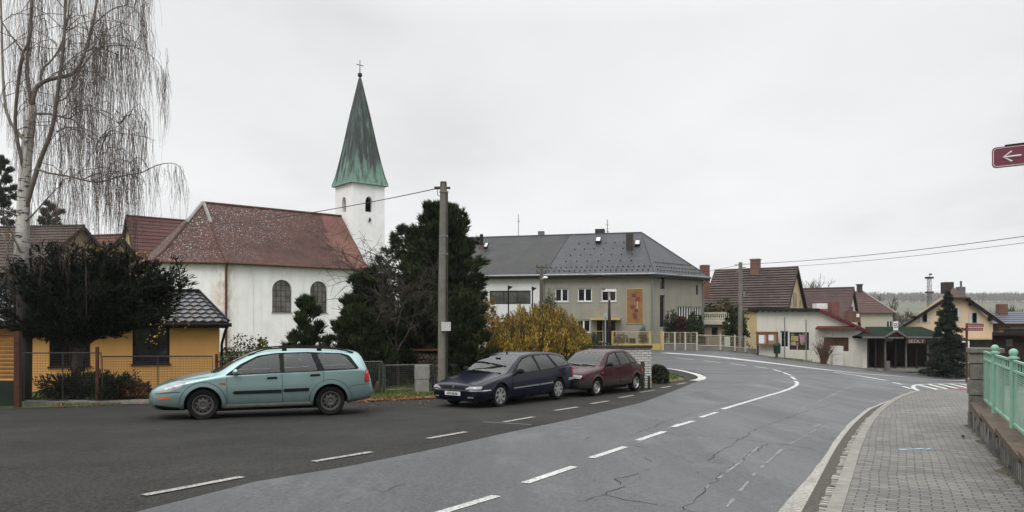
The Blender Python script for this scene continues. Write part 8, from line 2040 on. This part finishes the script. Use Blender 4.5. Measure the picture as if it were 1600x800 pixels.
# ------------------------------------------------------------------ light, sky, camera
def overcast():
    w = bpy.data.worlds.new('World'); scene.world = w; w.use_nodes = True
    t = w.node_tree; t.nodes.clear()
    out = t.nodes.new('ShaderNodeOutputWorld')
    sky = t.nodes.new('ShaderNodeTexSky'); sky.sky_type = 'NISHITA'; sky.sun_disc = False
    sky.sun_elevation = SUN_EL; sky.sun_rotation = SUN_ROT
    hs = t.nodes.new('ShaderNodeHueSaturation'); hs.inputs['Saturation'].default_value = .25
    L(t, sky.outputs[0], hs.inputs['Color'])
    b1 = t.nodes.new('ShaderNodeBackground'); b1.inputs['Strength'].default_value = .05; L(t, hs.outputs[0], b1.inputs['Color'])
    tc = t.nodes.new('ShaderNodeTexCoord'); sp = t.nodes.new('ShaderNodeSeparateXYZ'); L(t, tc.outputs['Generated'], sp.inputs[0])
    # cloud deck: project the view ray on a layer overhead
    den = N(t, 'ShaderNodeMath', operation='ADD'); L(t, sp.outputs['Z'], den.inputs[0]); den.inputs[1].default_value = .16
    dv = N(t, 'ShaderNodeVectorMath', operation='DIVIDE'); L(t, tc.outputs['Generated'], dv.inputs[0])
    cb = t.nodes.new('ShaderNodeCombineXYZ'); 
    for i in range(3): L(t, den.outputs[0], cb.inputs[i])
    L(t, cb.outputs[0], dv.inputs[1])
    mp = t.nodes.new('ShaderNodeMapping'); mp.inputs['Location'].default_value = (1.3, 3.1, 0); mp.inputs['Scale'].default_value = (1, .75, 0); L(t, dv.outputs[0], mp.inputs[0])
    n1 = tex_noise(t, mp.outputs[0], .75, 5, .5)
    cl = ramp(t, n1, [(.30, .80), (.46, .96), (.66, 1.05)])
    # CIE overcast brightening towards the zenith
    zen = ramp(t, sp.outputs['Z'], [(0.0, .80), (.10, .82), (.22, .80), (.40, .74), (.50, .95), (1.0, 1.0)])
    mr = N(t, 'ShaderNodeMapRange'); mr.inputs[1].default_value = .36; mr.inputs[2].default_value = .9; mr.inputs[3].default_value = 1.0; mr.inputs[4].default_value = ZENITH
    L(t, sp.outputs['Z'], mr.inputs[0])
    c = mixc(t, 1.0, zen, cl, 'MULTIPLY')
    c = mixc(t, 1.0, c, (.985, .995, 1.0), 'MULTIPLY')
    vm = N(t, 'ShaderNodeVectorMath', operation='SCALE'); L(t, c, vm.inputs[0]); L(t, mr.outputs[0], vm.inputs['Scale'])
    b2 = t.nodes.new('ShaderNodeBackground'); b2.inputs['Strength'].default_value = SKYS; L(t, vm.outputs[0], b2.inputs['Color'])
    mx = t.nodes.new('ShaderNodeMixShader'); mx.inputs[0].default_value = .92
    L(t, b1.outputs[0], mx.inputs[1]); L(t, b2.outputs[0], mx.inputs[2]); L(t, mx.outputs[0], out.inputs['Surface'])
SUN_EL, SUN_AZ = R(48), R(200)      # azimuth clockwise from +Y
SUN_ROT = SUN_AZ; ZENITH, SKYS = 2.25, 1.205
overcast()
def haze():
    mb = MB(); x0, x1, y0, y1, z0, z1 = -1190, 1190, -59, 1595, -7.5, 75
    mb.box(((x0 + x1) / 2, (y0 + y1) / 2, (z0 + z1) / 2), (x1 - x0, y1 - y0, z1 - z0))
    m = bpy.data.materials.new('pale_air'); m.use_nodes = True; t = m.node_tree; t.nodes.clear()
    o = t.nodes.new('ShaderNodeOutputMaterial'); v = t.nodes.new('ShaderNodeVolumePrincipled')
    v.inputs['Color'].default_value = (.93, .95, .97, 1); v.inputs['Density'].default_value = HAZE; v.inputs['Anisotropy'].default_value = .2
    L(t, v.outputs[0], o.inputs['Volume'])
    ob = mb.build('haze', m); tag(ob, kind='stuff', label='thin pale mist over the whole village', cat='haze')
HAZE = .00024
haze()
sl = bpy.data.lights.new('sun', 'SUN'); sl.energy = 1.4; sl.angle = R(30); sl.color = (1.0, .965, .92)
so = bpy.data.objects.new('sun', sl); COL.objects.link(so)
sd_ = V((math.sin(SUN_AZ) * math.cos(SUN_EL), math.cos(SUN_AZ) * math.cos(SUN_EL), math.sin(SUN_EL)))
so.rotation_euler = sd_.to_track_quat('Z', 'Y').to_euler(); so.location = (0, -5, 30)
cd = bpy.data.cameras.new('camera'); cam = bpy.data.objects.new('camera', cd); COL.objects.link(cam)
cam.location = (0, 0, EC); cam.rotation_euler = (R(90), 0, 0)
cd.sensor_width = 36; cd.lens = 27.0; cd.shift_y = (HY - 400) / 1600.0
cd.clip_end = 5000; cd.clip_start = .05
scene.camera = cam
vs = scene.view_settings
vs.view_transform = 'Standard'; vs.look = 'None'; vs.exposure = 0.0; vs.gamma = 1.0; vs.use_curve_mapping = False
scene.cycles.max_bounces = 6; scene.cycles.use_denoising = True
scene.cycles.volume_bounces = 0
